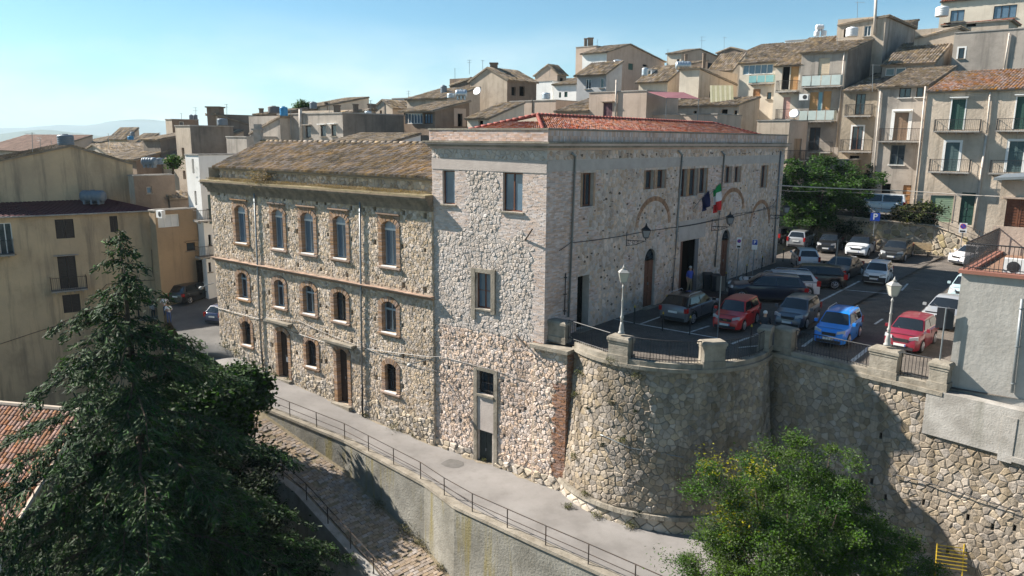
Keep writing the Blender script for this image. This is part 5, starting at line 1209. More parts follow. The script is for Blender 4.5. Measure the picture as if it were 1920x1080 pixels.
# --- big old yellow house on the left (its long side faces the viewer)
YC = np.array(pz(303, 560, -4.4)); yd = dirvp(3000); yn = np.array([yd[1], -yd[0], 0]); FY = Face(YC, -yd, yn)
yell = Thing('house', YC-yd*9+yn*-4+UP*-8, 'big stained yellow house with dark red sheet roof filling the left side', 'house')
rr = lambda *q: FY.rect(*q)
zeY = FY.px(200, 398)[1]; WY = [('s', 104, 139, 411, 447), ('s', 206, 221, 405, 435), ('s', 110, 144, 480, 541), ('s', 118, 151, 552, 586), ('s', -2, 24, 418, 478)]
RY = [rr(*q[1:]) for q in WY]; mb = MB(); wall_grid(mb, FY, 0, 30, -18, zeY, RY, .25); yell.part('wall', mb, P_OLD)
mb = MB(); mb.quad(YC-UP*14, YC+rotz(yd, 90)*14-UP*14, YC+rotz(yd, 90)*14+UP*(zeY-YC[2]), YC+UP*(zeY-YC[2])); yell.part('wall', mb, P_OLD)
for r in RY[:4]: shutter(yell, FY, r, SH_D)
mb = MB(); FY.box(mb, RY[2][0]-.25, RY[2][1]+.25, RY[2][3]+.05, RY[2][3]+.12, 0, .3); yell.part('hood', mb, M_CONC2)
feats(yell, {'Y': FY}, [('Y', 'balc', 97, 166, 520, 547, dict(p=.9, rm=M_RUST)), ('Y', 'balc', -40, 28, 452, 482, dict(p=.9)), ('Y', 'balc', 262, 304, 572, 600, dict(p=1.0, rm=M_IRON)), ('Y', 'win', -2, 24, 418, 478, dict(f=M_WPVC))])
bk_ = 4.2; zU = FY.px(150, 376, -bk_)[1]
q0, q1 = FY.P(-.3, zeY, .35), FY.P(31, zeY, .35); q3, q2 = FY.P(3.0, zU, -bk_), FY.P(31, zU, -bk_)
mb = MB(); n = 90
for i in range(n):
    a0, a1 = i/n, (i+.5)/n
    for u0, u1, h_ in ((a0, a1, .05), (a1, (i+1)/n, .0)):
        l = lambda a, b, t: np.array(a)*(1-t)+np.array(b)*t
        mb.hexa([l(q0, q1, u0), l(q0, q1, u1), l(q3, q2, u1), l(q3, q2, u0)]+[p+UP*(.03+h_) for p in (l(q0, q1, u0), l(q0, q1, u1), l(q3, q2, u1), l(q3, q2, u0))])
yell.part('sheet_roof', mb, M_METR)
mb = MB(); mb.tube([FY.P(-.3, zeY-.03, .4), FY.P(31, zeY-.03, .4)], .07, 7); yell.part('gutter', mb, P_GREY)
mb = MB(); mb.tube([FY.P(.15, zeY-.05, .2), FY.P(.15, -6, .1)], .05, 6); yell.part('downpipe', mb, P_TAN)
FU = Face(FY.P(0, 0, -bk_), -yd, yn); pU = [FU.px(x, y) for x, y in ((248, 306), (133, 272), (0, 298), (-150, 330))]
s_r = pU[0][0]; mb = MB(); wall_grid(mb, FU, s_r, s_r+26, zU-1, pU[0][1]-1.5, [], .2, lambda s: float(np.interp(s, [p[0] for p in pU]+[40], [p[1] for p in pU]+[pU[-1][1]-2])))
yell.part('upper_wall', mb, P_OLD)
pt = [FU.P(s, z, .15) for s, z in pU]; bk2 = yn*-12
for a, b, sd_ in ((pt[1], pt[0], 81), (pt[3], pt[1], 82)):
    ro = roof_part(yell, [a, b, b+bk2, a+bk2], M_TILE, sd_, pitch=.26, course=.45)
mb = MB(); mb.quad(FU.P(s_r, -5), FU.P(s_r, -5)+bk2, FU.P(s_r, pU[0][1])+bk2, FU.P(s_r, pU[0][1])); yell.part('wall', mb, P_OLD)
# cable on the wall
mb = MB(); mb.tube([FY.P(*FY.px(x, y), .04) for x, y in ((303, 467), (284, 468), (286, 510), (289, 525), (250, 527), (200, 533), (140, 600), (60, 625), (0, 645))], .025, 5); yell.part('wall_cable', mb, M_RUST)
# lower left roof with clay tiles
ll = Thing('house', pd(20, 800, 34)+UP*-9, 'low house with orange clay tile roof below the cedar at the left edge', 'house')
a, b = pd(-200, 760, 40), pd(160, 752, 37.5); a[2] = b[2] = (a[2]+b[2])/2; dn = np.array([.12, -1, 0]); dn /= np.linalg.norm(dn)
c_, d_ = b+dn*9-UP*2.9, a+dn*9-UP*2.9
M_CLAY = mat('clay_pantile', (.30, .16, .11), (.22, .13, .09), scale=1, bump=.3, island=.25, sat_isl=.3)
ro = ll.part('roof', MB().hexa([p-UP*.2 for p in (d_, c_, b, a)]+[p-UP*.03 for p in (d_, c_, b, a)]), M_RMORTAR)
ll.pieces('roof_tile', tile_surface(d_, c_, b, a, .24, .38, .045, 91), M_CLAY, ro, 300)
mb = MB(); mb.hexa([np.array([*p[:2], -18]) for p in (d_, c_, b, a)]+[p-UP*.2 for p in (d_, c_, b, a)]); ll.part('wall', mb, P_GREY)
mb = MB(); mb.tube([a+UP*.08, b+UP*.08], .14, 7); mb.tube([b+UP*.06, c_+UP*.06], .12, 7); ll.part('ridge_tiles', mb, mat('pale_ridge', (.50, .42, .34), (.4, .33, .26)))
# --- grey terrace house at the right, standing on the parapet line
TC = pz(1776, 726); FT = Face(TC, -A, NA); FTl = Face(TC, B, -NB)
zT = FT.px(1806, 512)[1]
th_ = Thing('house', FT.P(4, -.3, -4), 'grey rendered house with tiled roof terrace and iron railing at the right edge', 'house')
rT = [FT.rect(1896, 1960, 650, 738), ]
mb = MB(); wall_grid(mb, FT, 0, 14, -.6, zT, [], .2); mb.quad(FTl.P(0, -.6), FTl.P(14, -.6), FTl.P(14, zT), FTl.P(0, zT)); th_.part('wall', mb, mat('pale_stained_render', (.43, .405, .37), (.33, .31, .28), scale=.5, bump=.4, bscale=6, streak=.6, dirt=(.22, .20, .17)))
mb = MB(); FT.box(mb, .0, 14, -.62, -.32, 0, .30); th_.part('ledge', mb, M_WPVC)
mb = MB(); FT.box(mb, -.12, 14, zT+.002, zT+.14, -.35, .12); FTl.box(mb, .4, 9, zT+.003, zT+.14, -.3, .1); th_.part('terrace_edge', mb, flat('terracotta_edge', (.28, .12, .085), .8))
mb = MB(); mb.quad(FT.P(.0, zT-.0, -.3), FT.P(14, zT, -.3), FT.P(14, zT, -9), FT.P(.0, zT, -9)); fl = th_.part('terrace_floor', mb, mat('terrace_tile', (.42, .22, .13), (.32, .2, .13), scale=2, bump=.2, pattern=('brick', 4., (.15, .10, .08), (0, 0, R(142.4)))))
def th_rail(P, nm):
    mb = MB(); mb.tube([P[0]+UP*1.05, P[1]+UP*1.05], .03, 6); mb.tube([P[0]+UP*.12, P[1]+UP*.12], .02, 5); o = th_.part('railing', mb, M_IRON)
    n = int(np.linalg.norm(P[1]-P[0])/.14)
    for i in range(n+1): p = P[0]+(P[1]-P[0])*i/n; th_.part('bar', MB().tube([p, p+UP*1.05], .012, 4), M_IRON, o)
th_rail([FT.P(.05, zT+.14, -.05), FT.P(9, zT+.14, -.05)], 'front'); th_rail([FT.P(.02, zT+.14, -.1), FT.P(.02, zT+.14, -.1)+B*7.6], 'side')
pipe(th_, FT, [(1917, 560), (1898, 735)], M_ZINC, .06, .08)
# upper room behind the terrace
FR = Face(FT.P(0, 0)+B*7.2, -A, NA); s0 = FR.px(1870, 400)[0]; zU = FR.px(1875, 338)[1]
rW = FR.rect(1884, 1935, 374, 438); mb = MB(); wall_grid(mb, Face(FR.P(s0, 0), -A, NA), 0, 10, zT-.2, zU, [(rW[0]-s0, rW[1]-s0, rW[2], rW[3])], .2)
mb.quad(FR.P(s0, zT-2), FR.P(s0, zT-2)+B*6, FR.P(s0, zU)+B*6, FR.P(s0, zU)); th_.part('wall', mb, P_TAN); shutter(th_, FR, rW, M_WOOD)
mb = MB(); FR.box(mb, rW[0]-.15, rW[1]+.15, rW[3]+.03, rW[3]+.12, 0, .12); FR.box(mb, s0-.1, s0+10, zT, zT+1.3, 0, .05); th_.part('trim', mb, P_PINK)
mb = MB(); mb.hexa([FR.P(s0-.3, zU, .4), FR.P(s0+10, zU+.9, .4), FR.P(s0+10, zU+.9, -6), FR.P(s0-.3, zU, -6)]+[p+UP*.12 for p in (FR.P(s0-.3, zU, .4), FR.P(s0+10, zU+.9, .4), FR.P(s0+10, zU+.9, -6), FR.P(s0-.3, zU, -6))]); th_.part('roof', mb, M_ZINC)
# --- wall and upper road behind the plaza
bw0 = pgr(1452, 447); bw1 = pgr(1700, 476); 
bd = bw1-bw0; bd[2] = 0; bd /= np.linalg.norm(bd)
WP = [bw0-bd*2, pgr(1500, 452), pgr(1640, 470), pgr(1745, 477), pgr(1800, 484)]; WP.append(WP[-1]+(WP[-1]-WP[-2])*2)
topz = [3.6, 3.6, 3.5, 3.3, 2.6, 1.2]
bwT = Thing('rubble_wall', WP[2], 'old rubble wall behind the last row of parked cars, holding up the road', 'retaining wall')
mb = MB(); st_ = []
for i in range(len(WP)-1):
    a, b = WP[i], WP[i+1]; d_ = b-a; d_[2] = 0; L_ = np.linalg.norm(d_); d_ /= L_; n_ = np.array([d_[1], -d_[0], 0]); n_ = n_ if n_[1] < 0 else -n_
    mb.hexa([np.array([*p[:2], -2]) for p in (a, b, b-n_*.6, a-n_*.6)]+[np.array([*p[:2], z]) for p, z in ((a, topz[i]), (b, topz[i+1]), (b-n_*.6, topz[i+1]), (a-n_*.6, topz[i]))])
    Fw = Face(a, d_, n_); st_ += stones(Fw.P, 0, L_, .3, max(topz[i:i+2]), .42, (), (.03, .09), .02, 1.2, 95+i, lambda u, v, i=i, L_=L_: v < topz[i]+(topz[i+1]-topz[i])*u/L_-.1)
bwT.part('wall', mb, M_MORTAR); bwT.pieces('stone', st_, mat('brown_rubble', (.33, .28, .20), (.22, .19, .14), scale=1, bump=.6, island=.3, sat_isl=.4), bwT.o.children[0], 200)
rows = [[np.array([*(p-np.array([0, .3, 0]))[:2], z-.05]) for p, z in zip(WP, topz)]]
for k in range(1, 6): rows.append([np.array([p[0]+.25*k, p[1]+.3+k*1.9, z-.05+.04*k]) for p, z in zip(WP, topz)])
sheet('upper_road', rows, M_ASPHD)
rail('railing', [np.array([*p[:2], z]) for p, z in zip(WP[1:4], topz[1:4])], .95, 'iron railing on top of the rubble wall in front of the white van', every=1.5)
rail('railing', [np.array([*p[:2], z]) for p, z in zip(WP[3:], topz[3:])], .95, 'iron railing stepping down beside the ramp near the green garage door', every=1.2)
# ---------------------------------------------------------------- roof clutter: tanks, antennas, awnings
M_TANKG = flat('grey_plastic_tank', (.14, .17, .20), .5); M_TANKB = flat('blue_plastic_tank', (.03, .20, .40), .4); M_TANKM = flat('zinc_tank', (.45, .50, .53), .35, .6); M_TANKW = flat('white_tank', (.70, .70, .70), .4)
def tank(x0, x1, y0, y1, Y, m, label, kind='v'):
    a, b = pd(x0, y1, Y), pd(x1, y0, Y); c = (a+b)/2; w_, h_ = b[0]-a[0], b[2]-a[2]; T = Thing('water_tank', (c[0], c[1], a[2]), label, 'water tank')
    if kind == 'v':
        r_ = w_/2; pr = [(r_*.9, .0), (r_, .06*h_)]
        for k in range(4): z = .1+.18*k; pr += [(r_, z*h_), (r_*.965, (z+.03)*h_), (r_, (z+.06)*h_)]
        pr += [(r_, .86*h_), (r_*.8, .95*h_), (r_*.35, .97*h_)]; T.part('body', MB().lathe((c[0], c[1], a[2]), pr, 18), m, smooth=True); T.part('lid', MB().lathe((c[0], c[1], a[2]+.97*h_), [(r_*.35, 0), (r_*.35, .07*h_)], 12), m)
    else:
        r_ = h_/2; ax = (1, 0, 0); s_ = (c[0]-w_/2, c[1], a[2]+r_); pr = [(r_*.4, 0), (r_*.85, .04*w_), (r_, .1*w_)]
        for k in range(4): z = .16+.17*k; pr += [(r_, z*w_), (r_*.96, (z+.02)*w_), (r_, (z+.04)*w_)]
        pr += [(r_, .9*w_), (r_*.85, .96*w_), (r_*.4, w_)]; T.part('body', MB().lathe(s_, pr, 16, ax), m, smooth=True)
        for sx_ in (-.3, 0, .3): T.part('foot', MB().box(c[0]+sx_*w_-.08, c[0]+sx_*w_+.08, c[1]-r_*.8, c[1]+r_*.8, a[2]-.15, a[2]+r_*.5), m)
        T.part('lid', MB().lathe((c[0], c[1], a[2]+h_*.97), [(r_*.35, 0), (r_*.35, .08*h_)], 10), m)
    return T
tank(153, 196, 357, 379, (FY.P(0, 0, -3.2)[1]-yd[1]*6.0), M_TANKG, 'big ribbed grey tank lying on the dark red sheet roof', 'h')
for q in [(110, 136, 252, 272, 62, M_TANKG, 'round grey tank on the peak of the yellow house', 'v'), (267, 293, 295, 311, 67, M_TANKG, 'blue grey tank lying on the flat roof behind the yellow house', 'h'), (291, 307, 296, 308, 69, M_TANKG, 'smaller tank right of the lying tank', 'v'),
          (245, 252, 247, 256, 102, M_TANKG, 'little dark tank on a far turret'), (240, 250, 255, 262, 100, M_TANKB, 'small blue tank on a far turret'), (408, 426, 222, 235, 78, M_TANKG, 'round grey tank on the dark stained block'), (355, 362, 215, 224, 97, M_TANKG, 'left of two small tanks on the square block'), (363, 370, 215, 224, 97.5, M_TANKG, 'right of two small tanks on the square block'),
          (503, 524, 199, 212, 72, flat('brown_tank', (.13, .12, .12), .7), 'brown square looking tank on legs above the bare house'), (525, 539, 200, 217, 71, M_TANKB, 'bright blue tank above the bare concrete house'), (581, 594, 191, 204, 84, M_TANKG, 'grey tank beside the small green tree top'), (684, 697, 208, 218, 76, M_TANKM, 'silver tank at the end of the ochre wall'),
          (826, 838, 160, 176, 92, M_TANKG, 'dark upright tank left of the beige gable'), (854, 876, 168, 184, 80, M_TANKM, 'big shiny tank on the brown house roof', 'h'), (838, 853, 175, 184, 80.5, M_TANKM, 'square metal tank beside the big shiny tank'), (1150, 1166, 112, 124, 108, M_TANKM, 'pale tank in front of the white gable', 'h'), (1266, 1296, 115, 131, 90, M_TANKM, 'large pale ribbed tank on the hipped roof', 'h'),
          (1016, 1032, 174, 186, 84, M_TANKM, 'square metal tank on the pale terrace block'), (1586, 1609, 51, 69, 82, M_TANKW, 'round white tank in front of the upper block window'), (1529, 1545, 46, 56, 96, M_TANKW, 'white tank lying on a frame on the white block', 'h'), (1526, 1537, 58, 68, 96, M_TANKW, 'white upright tank under the lying one'), (1539, 1550, 57, 67, 96, M_TANKW, 'second white upright tank on the white block'),
          (1515, 1533, 80, 92, 92, M_TANKG, 'blue grey cube tank in front of the white block'), (1534, 1547, 78, 88, 92, M_TANKM, 'pale tank right of the cube tank'), (1754, 1779, 12, 31, 92, M_TANKW, 'big white round tank in front of the villa'), (1203, 1216, 127, 142, 90, M_TANKM, 'small metal tank left of the dormer')]: tank(*q)
M_SOL = M_TANKG
def antenna(x, y0, y1, Y, label, arms=2):
    a, b = pd(x, y1, Y), pd(x, y0, Y); T = Thing('tv_antenna', a, label, 'antenna', 'television antennas on the roofs')
    T.part('mast', MB().tube([a-UP*.6, b], .025, 5), M_ZINC); h_ = b[2]-a[2]; d_ = np.array([math.cos(x), math.sin(x)*.3, 0]); e_ = np.array([-d_[1], d_[0], 0])
    for k in range(arms):
        z = h_*(.95-.25*k); L_ = min(1.1, .5*h_); mb = MB(); mb.tube([a+UP*z-d_*L_*.5, a+UP*z+d_*L_*.5], .015, 4)
        for q in range(6): c = a+UP*z+d_*L_*(-.45+.18*q); mb.tube([c-e_*.22, c+e_*.22], .008, 3)
        T.part('boom', mb, M_ZINC)
ANT = ['above the tall grey house at the right', 'above the broad gabled skyline house', 'right of the one above the broad gabled house', 'between two gabled houses on the skyline', 'left of the beige gable, lower one', 'tall one left of the beige gable chimney', 'small one near the beige gable chimney', 'above the broken dark roof', 'tall thin one on the yellow house roof', 'small one on the pink red roof at far left', 'third one over the pink red roof', 'over the square block with two small tanks', 'left one over the square block', 'at the right end of the ochre wall', 'mast on the roof left of the grey block', 'near the grey rooftop block', 'over the ochre tinted wall with chimneys', 'over the flared chimney house', 'on the bare concrete gable', 'beside the twin chimneys of the tower like house', 'on the grey house with brown shutters', 'by the far turrets, right one', 'by the far turrets, left one', 'in front of the tall grey house wall', 'near the low dark house at the left']
for i, (x, y0, y1, Y_) in enumerate([(1608, 2, 52, 86), (1316, 68, 95, 130), (1358, 69, 95, 130), (1252, 92, 112, 120), (853, 128, 148, 95), (880, 112, 130, 98), (905, 113, 128, 96), (1031, 120, 138, 118), (60, 248, 284, 64), (75, 258, 278, 80), (96, 264, 280, 90), (367, 201, 222, 98), (340, 212, 224, 98), (695, 188, 208, 78), (720, 190, 220, 80), (766, 170, 190, 100), (617, 190, 206, 88), (425, 195, 214, 90), (545, 205, 240, 70), (1120, 74, 90, 122), (1637, 120, 160, 73), (214, 254, 272, 100), (203, 250, 268, 90), (1570, 70, 120, 84), (300, 248, 268, 98)]):
    antenna(x, y0, y1, Y_, ('thin roof antenna ', 'twin boom roof antenna ')[i % 2]+ANT[i], 1+i % 2)
# red awning terrace right of the pinkish house
aw = Thing('awning', pd(1260, 215, 71), 'faded red awning stretched over a roof terrace behind the hall', 'awning')
p = [pd(1216, 172, 71), pd(1282, 173, 74), pd(1312, 185, 71), pd(1250, 183, 67)]
aw.part('canvas', MB().hexa([q-UP*.04 for q in p]+p), flat('dusty_red_canvas', (.22, .085, .095), .8))
for x, y in ((1250, 183), (1310, 186)): q = pd(x, y, 69); aw.part('post', MB().tube([q, q-UP*3], .03, 5), M_ZINC)
tr = house('shaded roof terrace block below the faded red awning', 1345, 69, 1213, (5,), 214, P_PINK, 'flat', None, [])
aw2 = Thing('awning', pd(1355, 180, 84), 'greenish yellow striped awning hanging on the tan gable', 'awning'); f_ = flat('striped_canvas', (.42, .38, .22), .8)
for k in range(10):
    x0, x1 = 1331+k*4.4, 1331+(k+1)*4.4-.4
    aw2.part('strip', MB().hexa([pd(x0, 160, 85), pd(x1, 160, 85), pd(x1+1, 192, 83), pd(x0+1, 192, 83), pd(x0, 160, 85.1), pd(x1, 160, 85.1), pd(x1+1, 192, 83.1), pd(x0+1, 192, 83.1)]), f_ if k % 2 else flat('pale_canvas', (.55, .50, .33), .8))
# ================================================================ TREES AND PLANTS
def leafmat(name, c1, c2, isl=.45, tr=.25, sc=.6): k = .8; return mat(name, tuple(v*k for v in c1), tuple(v*k for v in c2), rough=.7, scale=sc, island=isl, sat_isl=.5, spec=.15, trans=tr)
def leafquads(C_, size, rng, droop=0., asp=.5, up=.35, nrm=None):
    n = len(C_); d = rng.normal(size=(n, 3)); d[:, 2] = d[:, 2]*.5-droop; d /= np.linalg.norm(d, axis=1)[:, None]
    nn = rng.normal(size=(n, 3)); nn[:, 2] += up*3; 
    if nrm is not None: nn += nrm*1.2
    s = np.cross(d, nn); s /= (np.linalg.norm(s, axis=1)[:, None]+1e-6); sz = size*rng.uniform(.6, 1.25, (n, 1))
    a = C_-d*sz*.5; b = C_+d*sz*.5; w_ = s*sz*asp*.5; mid = C_+d*sz*.05
    return np.stack([a, mid+w_, b, mid-w_], 1).reshape(-1, 3)
def broadleaf(name, label, base, blobs, nleaf, size, m, seed, trunk_r=.25, asp=.5, cl=.55, shell=.5, limb=True, cat='tree', droop=.1, group=None, twigs=True):
    rng = np.random.default_rng(seed); T = Thing(name, base, label, cat, group); base = np.array(base, float)
    vol = np.array([r[0]*r[1]*r[2] for c, r in blobs]); vol = vol**.72/np.sum(vol**.72); allC = []; nc = 0
    clumps = []
    for (c, r), v in zip(blobs, vol):
        k = max(4, int(len(blobs) and 260*v*(nleaf/60000)**.5)); u_ = rng.normal(size=(k, 3)); u_ /= np.linalg.norm(u_, axis=1)[:, None]; rad = rng.uniform(shell, 1.05, (k, 1))**.6
        cc_ = np.array(c)+u_*rad*np.array(r); clumps.append(cc_); ll_ = int(nleaf*v/k)
        for q in cc_:
            s_ = cl*rng.uniform(.55, 1.3); off = rng.normal(size=(ll_, 3))*np.array([s_, s_, s_*.6])*.55; allC.append(q+off)
    V = leafquads(np.concatenate(allC), size, rng, droop, asp); T_l = quadmesh('crown', V, m, T.o, T.loc); T_l['kind'] = 'stuff'
    allc = np.concatenate(clumps)
    if limb:
        top = np.mean([b[0] for b in blobs], 0); mid = base*.5+np.array([top[0], top[1], min(b[0][2]-b[1][2]*.4 for b in blobs)])*.5
        T.part('trunk', MB().tube([base-UP*.2, base*.6+mid*.4, mid], [trunk_r, trunk_r*.85, trunk_r*.7], 9), M_BARK, smooth=True)
        mb = MB(); idx = rng.choice(len(allc), min(26, len(allc)), replace=False)
        for i in idx:
            q = allc[i]; m_ = mid*.5+q*.5+rng.normal(size=3)*.25+UP*.2; mb.tube([mid-UP*.1, m_, q], [trunk_r*.45, trunk_r*.22, trunk_r*.06], 5)
        T.part('limbs', mb, M_BARK, smooth=True)
    return T
def pr(x, y, Y, rx, rz=None, ry=None):   # blob given by photo pixels and radii in pixels
    c = pd(x, y, Y); k = Y/1390; return (c, (rx*k, (ry or rx)*k, (rz or rx)*k))
# locust tree, bottom right
M_LOC = leafmat('locust_leaf', (.056, .122, .025), (.09, .145, .025), .5, .3, .5)
gb = pd(1490, 1200, 24); gb[2] = -17
locust = broadleaf('locust_tree', 'bright green locust tree with yellowing leaves in front of the right retaining wall', gb, [pr(1325, 1060, 24.4, 55, 40), pr(1700, 1060, 24.8, 60, 50), pr(1500, 970, 24.8, 150, 110), pr(1450, 1030, 24.5, 150, 90), pr(1580, 1040, 24.6, 130, 80), pr(1490, 960, 25, 130, 90), pr(1380, 905, 25, 70, 50), pr(1480, 850, 25.5, 50, 42), pr(1560, 900, 25.5, 75, 60), pr(1400, 1010, 24.5, 100, 70), pr(1330, 900, 25, 45, 45), pr(1620, 990, 25, 80, 60), pr(1500, 1080, 24, 170, 80), pr(1350, 1080, 24, 75, 70), pr(1640, 1060, 24, 80, 60), pr(1500, 825, 26, 20, 30), pr(1690, 1020, 25, 40, 45), pr(1262, 1052, 24, 26, 14), pr(1560, 1000, 26, 120, 80)],
    160000, .105, M_LOC, 3, .28, .38, .42, .35, droop=.25)
yc = np.random.default_rng(9); cl_ = [pd(x, y, 24.2) for x, y in ((1398, 945), (1372, 880), (1350, 960), (1405, 985), (1378, 1005), (1330, 870), (1425, 875), (1385, 1040))]
C_ = np.concatenate([c+yc.normal(size=(150, 3))*.26 for c in cl_]); o = quadmesh('yellow_leaves', leafquads(C_, .13, yc, .2, .4), leafmat('yellow_leaf', (.34, .30, .03), (.22, .22, .03), .3, .4), locust.o, locust.loc); o['kind'] = 'stuff'
# dark broadleaf (fig) tree left of the wing and its lower mass
M_FIG = leafmat('fig_leaf', (.050, .095, .022), (.03, .06, .016), .5, .2, .8)
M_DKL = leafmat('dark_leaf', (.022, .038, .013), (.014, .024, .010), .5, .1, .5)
fb = pd(400, 900, 38); fb[2] = -16.5
broadleaf('fig_tree', 'glossy dark green broadleaf tree beside the upper street, right of the cedar', fb, [pr(405, 745, 39, 80, 45), pr(355, 740, 39, 45, 40), pr(455, 725, 40, 42, 32), pr(400, 790, 38.5, 75, 40), pr(465, 760, 39.5, 35, 24), pr(430, 705, 40, 45, 22)], 26000, .27, M_FIG, 5, .3, .75, .6, .45, droop=.15)
broadleaf('dark_tree', 'very dark tree mass in the garden below the cobbled ramp', pd(470, 1300, 33)*np.array([1, 1, 0])+UP*-17, [pr(430, 900, 36, 100, 80), pr(400, 1000, 34, 130, 90), pr(500, 1050, 32, 70, 100), pr(360, 860, 37, 70, 60), pr(480, 960, 34, 55, 70), pr(560, 1090, 31, 60, 50), pr(300, 1060, 33, 140, 70)], 60000, .2, M_DKL, 6, .35, .55, .7, .5)
# plaza trees
M_PLT = leafmat('plaza_leaf', (.065, .135, .024), (.035, .075, .018), .45, .3, .4)
tb = pd(1520, 432, 65.5)
big = broadleaf('plane_tree', 'big bushy green tree over the parked cars at the back of the square', tb, [pr(1545, 355, 66, 75, 50), pr(1500, 345, 66, 40, 42), pr(1595, 350, 66, 42, 42), pr(1520, 400, 65, 50, 28), pr(1570, 395, 66, 62, 28), pr(1505, 395, 65, 30, 30), pr(1640, 335, 67, 18, 20), pr(1560, 310, 67, 22, 16), pr(1530, 300, 67, 8, 14), pr(1485, 320, 66, 18, 20)], 42000, .24, M_PLT, 7, .22, .45, .55, .4)
mgb = pgr(1712, 459); broadleaf('magnolia_tree', 'small glossy tree with a slim pale trunk behind the bench', mgb, [pr(1718, 400, 62, 40, 18), pr(1697, 405, 62, 20, 18), pr(1745, 398, 62, 20, 16), pr(1722, 420, 62, 28, 12)], 9000, .26, leafmat('magnolia_leaf', (.04, .065, .02), (.07, .06, .025), .5, .15), 8, .12, .55, .5, .4)
broadleaf('dark_tree', 'shaded dark tree behind the blue parking sign', pgr(1620, 470), [pr(1625, 430, 64, 38, 30), pr(1600, 440, 64, 30, 28), pr(1655, 430, 64, 25, 22)], 14000, .22, M_DKL, 9, .16, .5, .6, .4)
broadleaf('round_tree', 'small round green tree top on the skyline behind the blue tank', pd(568, 212, 100), [pr(568, 200, 100, 11, 9), pr(560, 204, 100, 7, 7), pr(577, 204, 100, 6, 6)], 3000, .3, M_PLT, 10, .15, .5, .5, .4)
broadleaf('vine', 'bright green vine spilling between the dark roofs at the left', pd(324, 322, 64), [pr(324, 300, 64, 9, 6), pr(326, 308, 64, 7, 7)], 1800, .22, M_LOC, 12, .1, .5, .4, .4, cat='plant')
broadleaf('climbing_plant', 'dark climbing plant beside the pale downpipe under the balcony', pd(1634, 370, 71), [pr(1632, 330, 72, 5, 28), pr(1630, 350, 72, 7, 14)], 2500, .2, M_DKL, 13, .05, .5, .3, .3, cat='plant', limb=False)
broadleaf('bush', 'dark potted bushes in front of the ochre house', pz(350, 560, -4.5), [pr(330, 545, 64, 14, 12), pr(372, 545, 64, 6, 12), pr(318, 552, 63, 8, 9)], 3500, .2, M_DKL, 14, .05, .5, .3, .3, cat='plant', limb=False)
# small plants in walls and on kerbs
M_WEED = leafmat('weed', (.10, .12, .04), (.16, .14, .07), .4, .2); M_DRYG = leafmat('dry_grass', (.38, .29, .15), (.28, .21, .11), .3, .2)
def tuft(p, r, n, m, label, nm='plant', size=.12, g='small weeds growing in the walls and kerbs', flatz=.6):
    rng = np.random.default_rng(int(abs(p[0]*97+p[1]*13+p[2]*7)*10) % 99999); C2 = np.array(p)+rng.normal(size=(n, 3))*np.array([r, r, r*flatz])*.5+np.array([0, 0, r*.2]); T = Thing(nm, p, label, 'plant', g)
    o = quadmesh('leaves', leafquads(C2, size, rng, -.3, .22, .1), m, T.o, T.loc); o['kind'] = 'stuff'
def onb(x, y):  # point on the bastion face
    d = ray(x, y); o_ = CAMP; t = 0
    for k in range(4000):
        p = o_+d*(20+k*.006)/np.linalg.norm(d); rr_ = RB+(zt-p[2])*.085
        if np.hypot(*(p[:2]-cc[:2])) < rr_: return p
    return p
WL_ = ['thick tuft right under the coping of the bastion', 'small tuft under the middle of the bastion coping', 'little tuft a third of the way down the bastion', 'bushy tuft on the bastion just above the pale conduit', 'tiny tuft at the lower left of the bastion', 'small tuft near the centre of the sunlit bastion face', 'large weed in the shaded corner by the brick buttress', 'hanging weed just above the bastion string course', 'weed on the string course near the street', 'faint tuft beside the pale conduit on the left', 'dark growth high in the corner beside the buttress', 'dark growth lower in the corner beside the buttress']
for (x, y, r), wl in zip(((1147, 678, .35), (1195, 703, .22), (1148, 755, .2), (1168, 825, .25), (1130, 833, .14), (1192, 770, .12), (1078, 855, .3), (1099, 925, .25), (1196, 962, .2), (1103, 765, .15), (1090, 700, .3), (1082, 740, .3)), WL_):
    tuft(onb(x, y)+np.array([-.02, -.08, 0]), r, int(700*r), M_WEED if r > .2 else M_DKL, wl)
SL_ = ['by the second downpipe', 'midway between second downpipe and tower', 'between the two brown doors', 'just right of the left wooden door', 'close to the right end of the wing', 'beside the small green street door', 'under the leftmost small window', 'at the far left corner of the wing', 'at the foot of the brick buttress', 'at the left foot of the bastion', 'at the middle foot of the bastion']
for (s, r), wl in zip(((13.2, .35), (10.6, .5), (21, .35), (22.5, .3), (9.2, .2), (3.9, .15), (27, .45), (28.5, .5), (-2.6, .25), (-4.0, .3), (-6.2, .3)), SL_):
    p = streetR(s)+NA*(.12 if s > 0 else 1.6 if s > -3 else 3.1); p = p if s > -3 else arc(math.atan2(p[1]-cc[1], p[0]-cc[0]), RB+.75); p[2] = zst(s)+.1; tuft(p, r, int(900*r), M_WEED, 'weeds on the street edge '+wl)
for i, r in ((9, .5), (11, .7), (12, .45), (20, .6), (21, .5), (26, .4), (16, .25), (33, .5)):
    p = WD[i]+ND[i]*.62; p[2] = rampz(i)+.05; tuft(p, r, int(900*r), leafmat('ramp_weed', (.11, .11, .05), (.19, .16, .09), .4, .2), 'straggly weeds on the cobbled ramp, '+('uppermost', 'second from the top', 'third from the top', 'fourth from the top', 'fifth from the top', 'sixth from the top', 'in the upper shade', 'lowest')[(9, 11, 12, 20, 21, 26, 16, 33).index(i)], g='weeds on the ramp')
rng = np.random.default_rng(3); n = 26000; a = rng.uniform(SL0+.1, SL1-.2, n); h_ = rng.uniform(-.5, .42, n); dn_ = (np.sin(a*1.3)+np.sin(a*3.7+1)+np.sin(a*.6)*1.2)
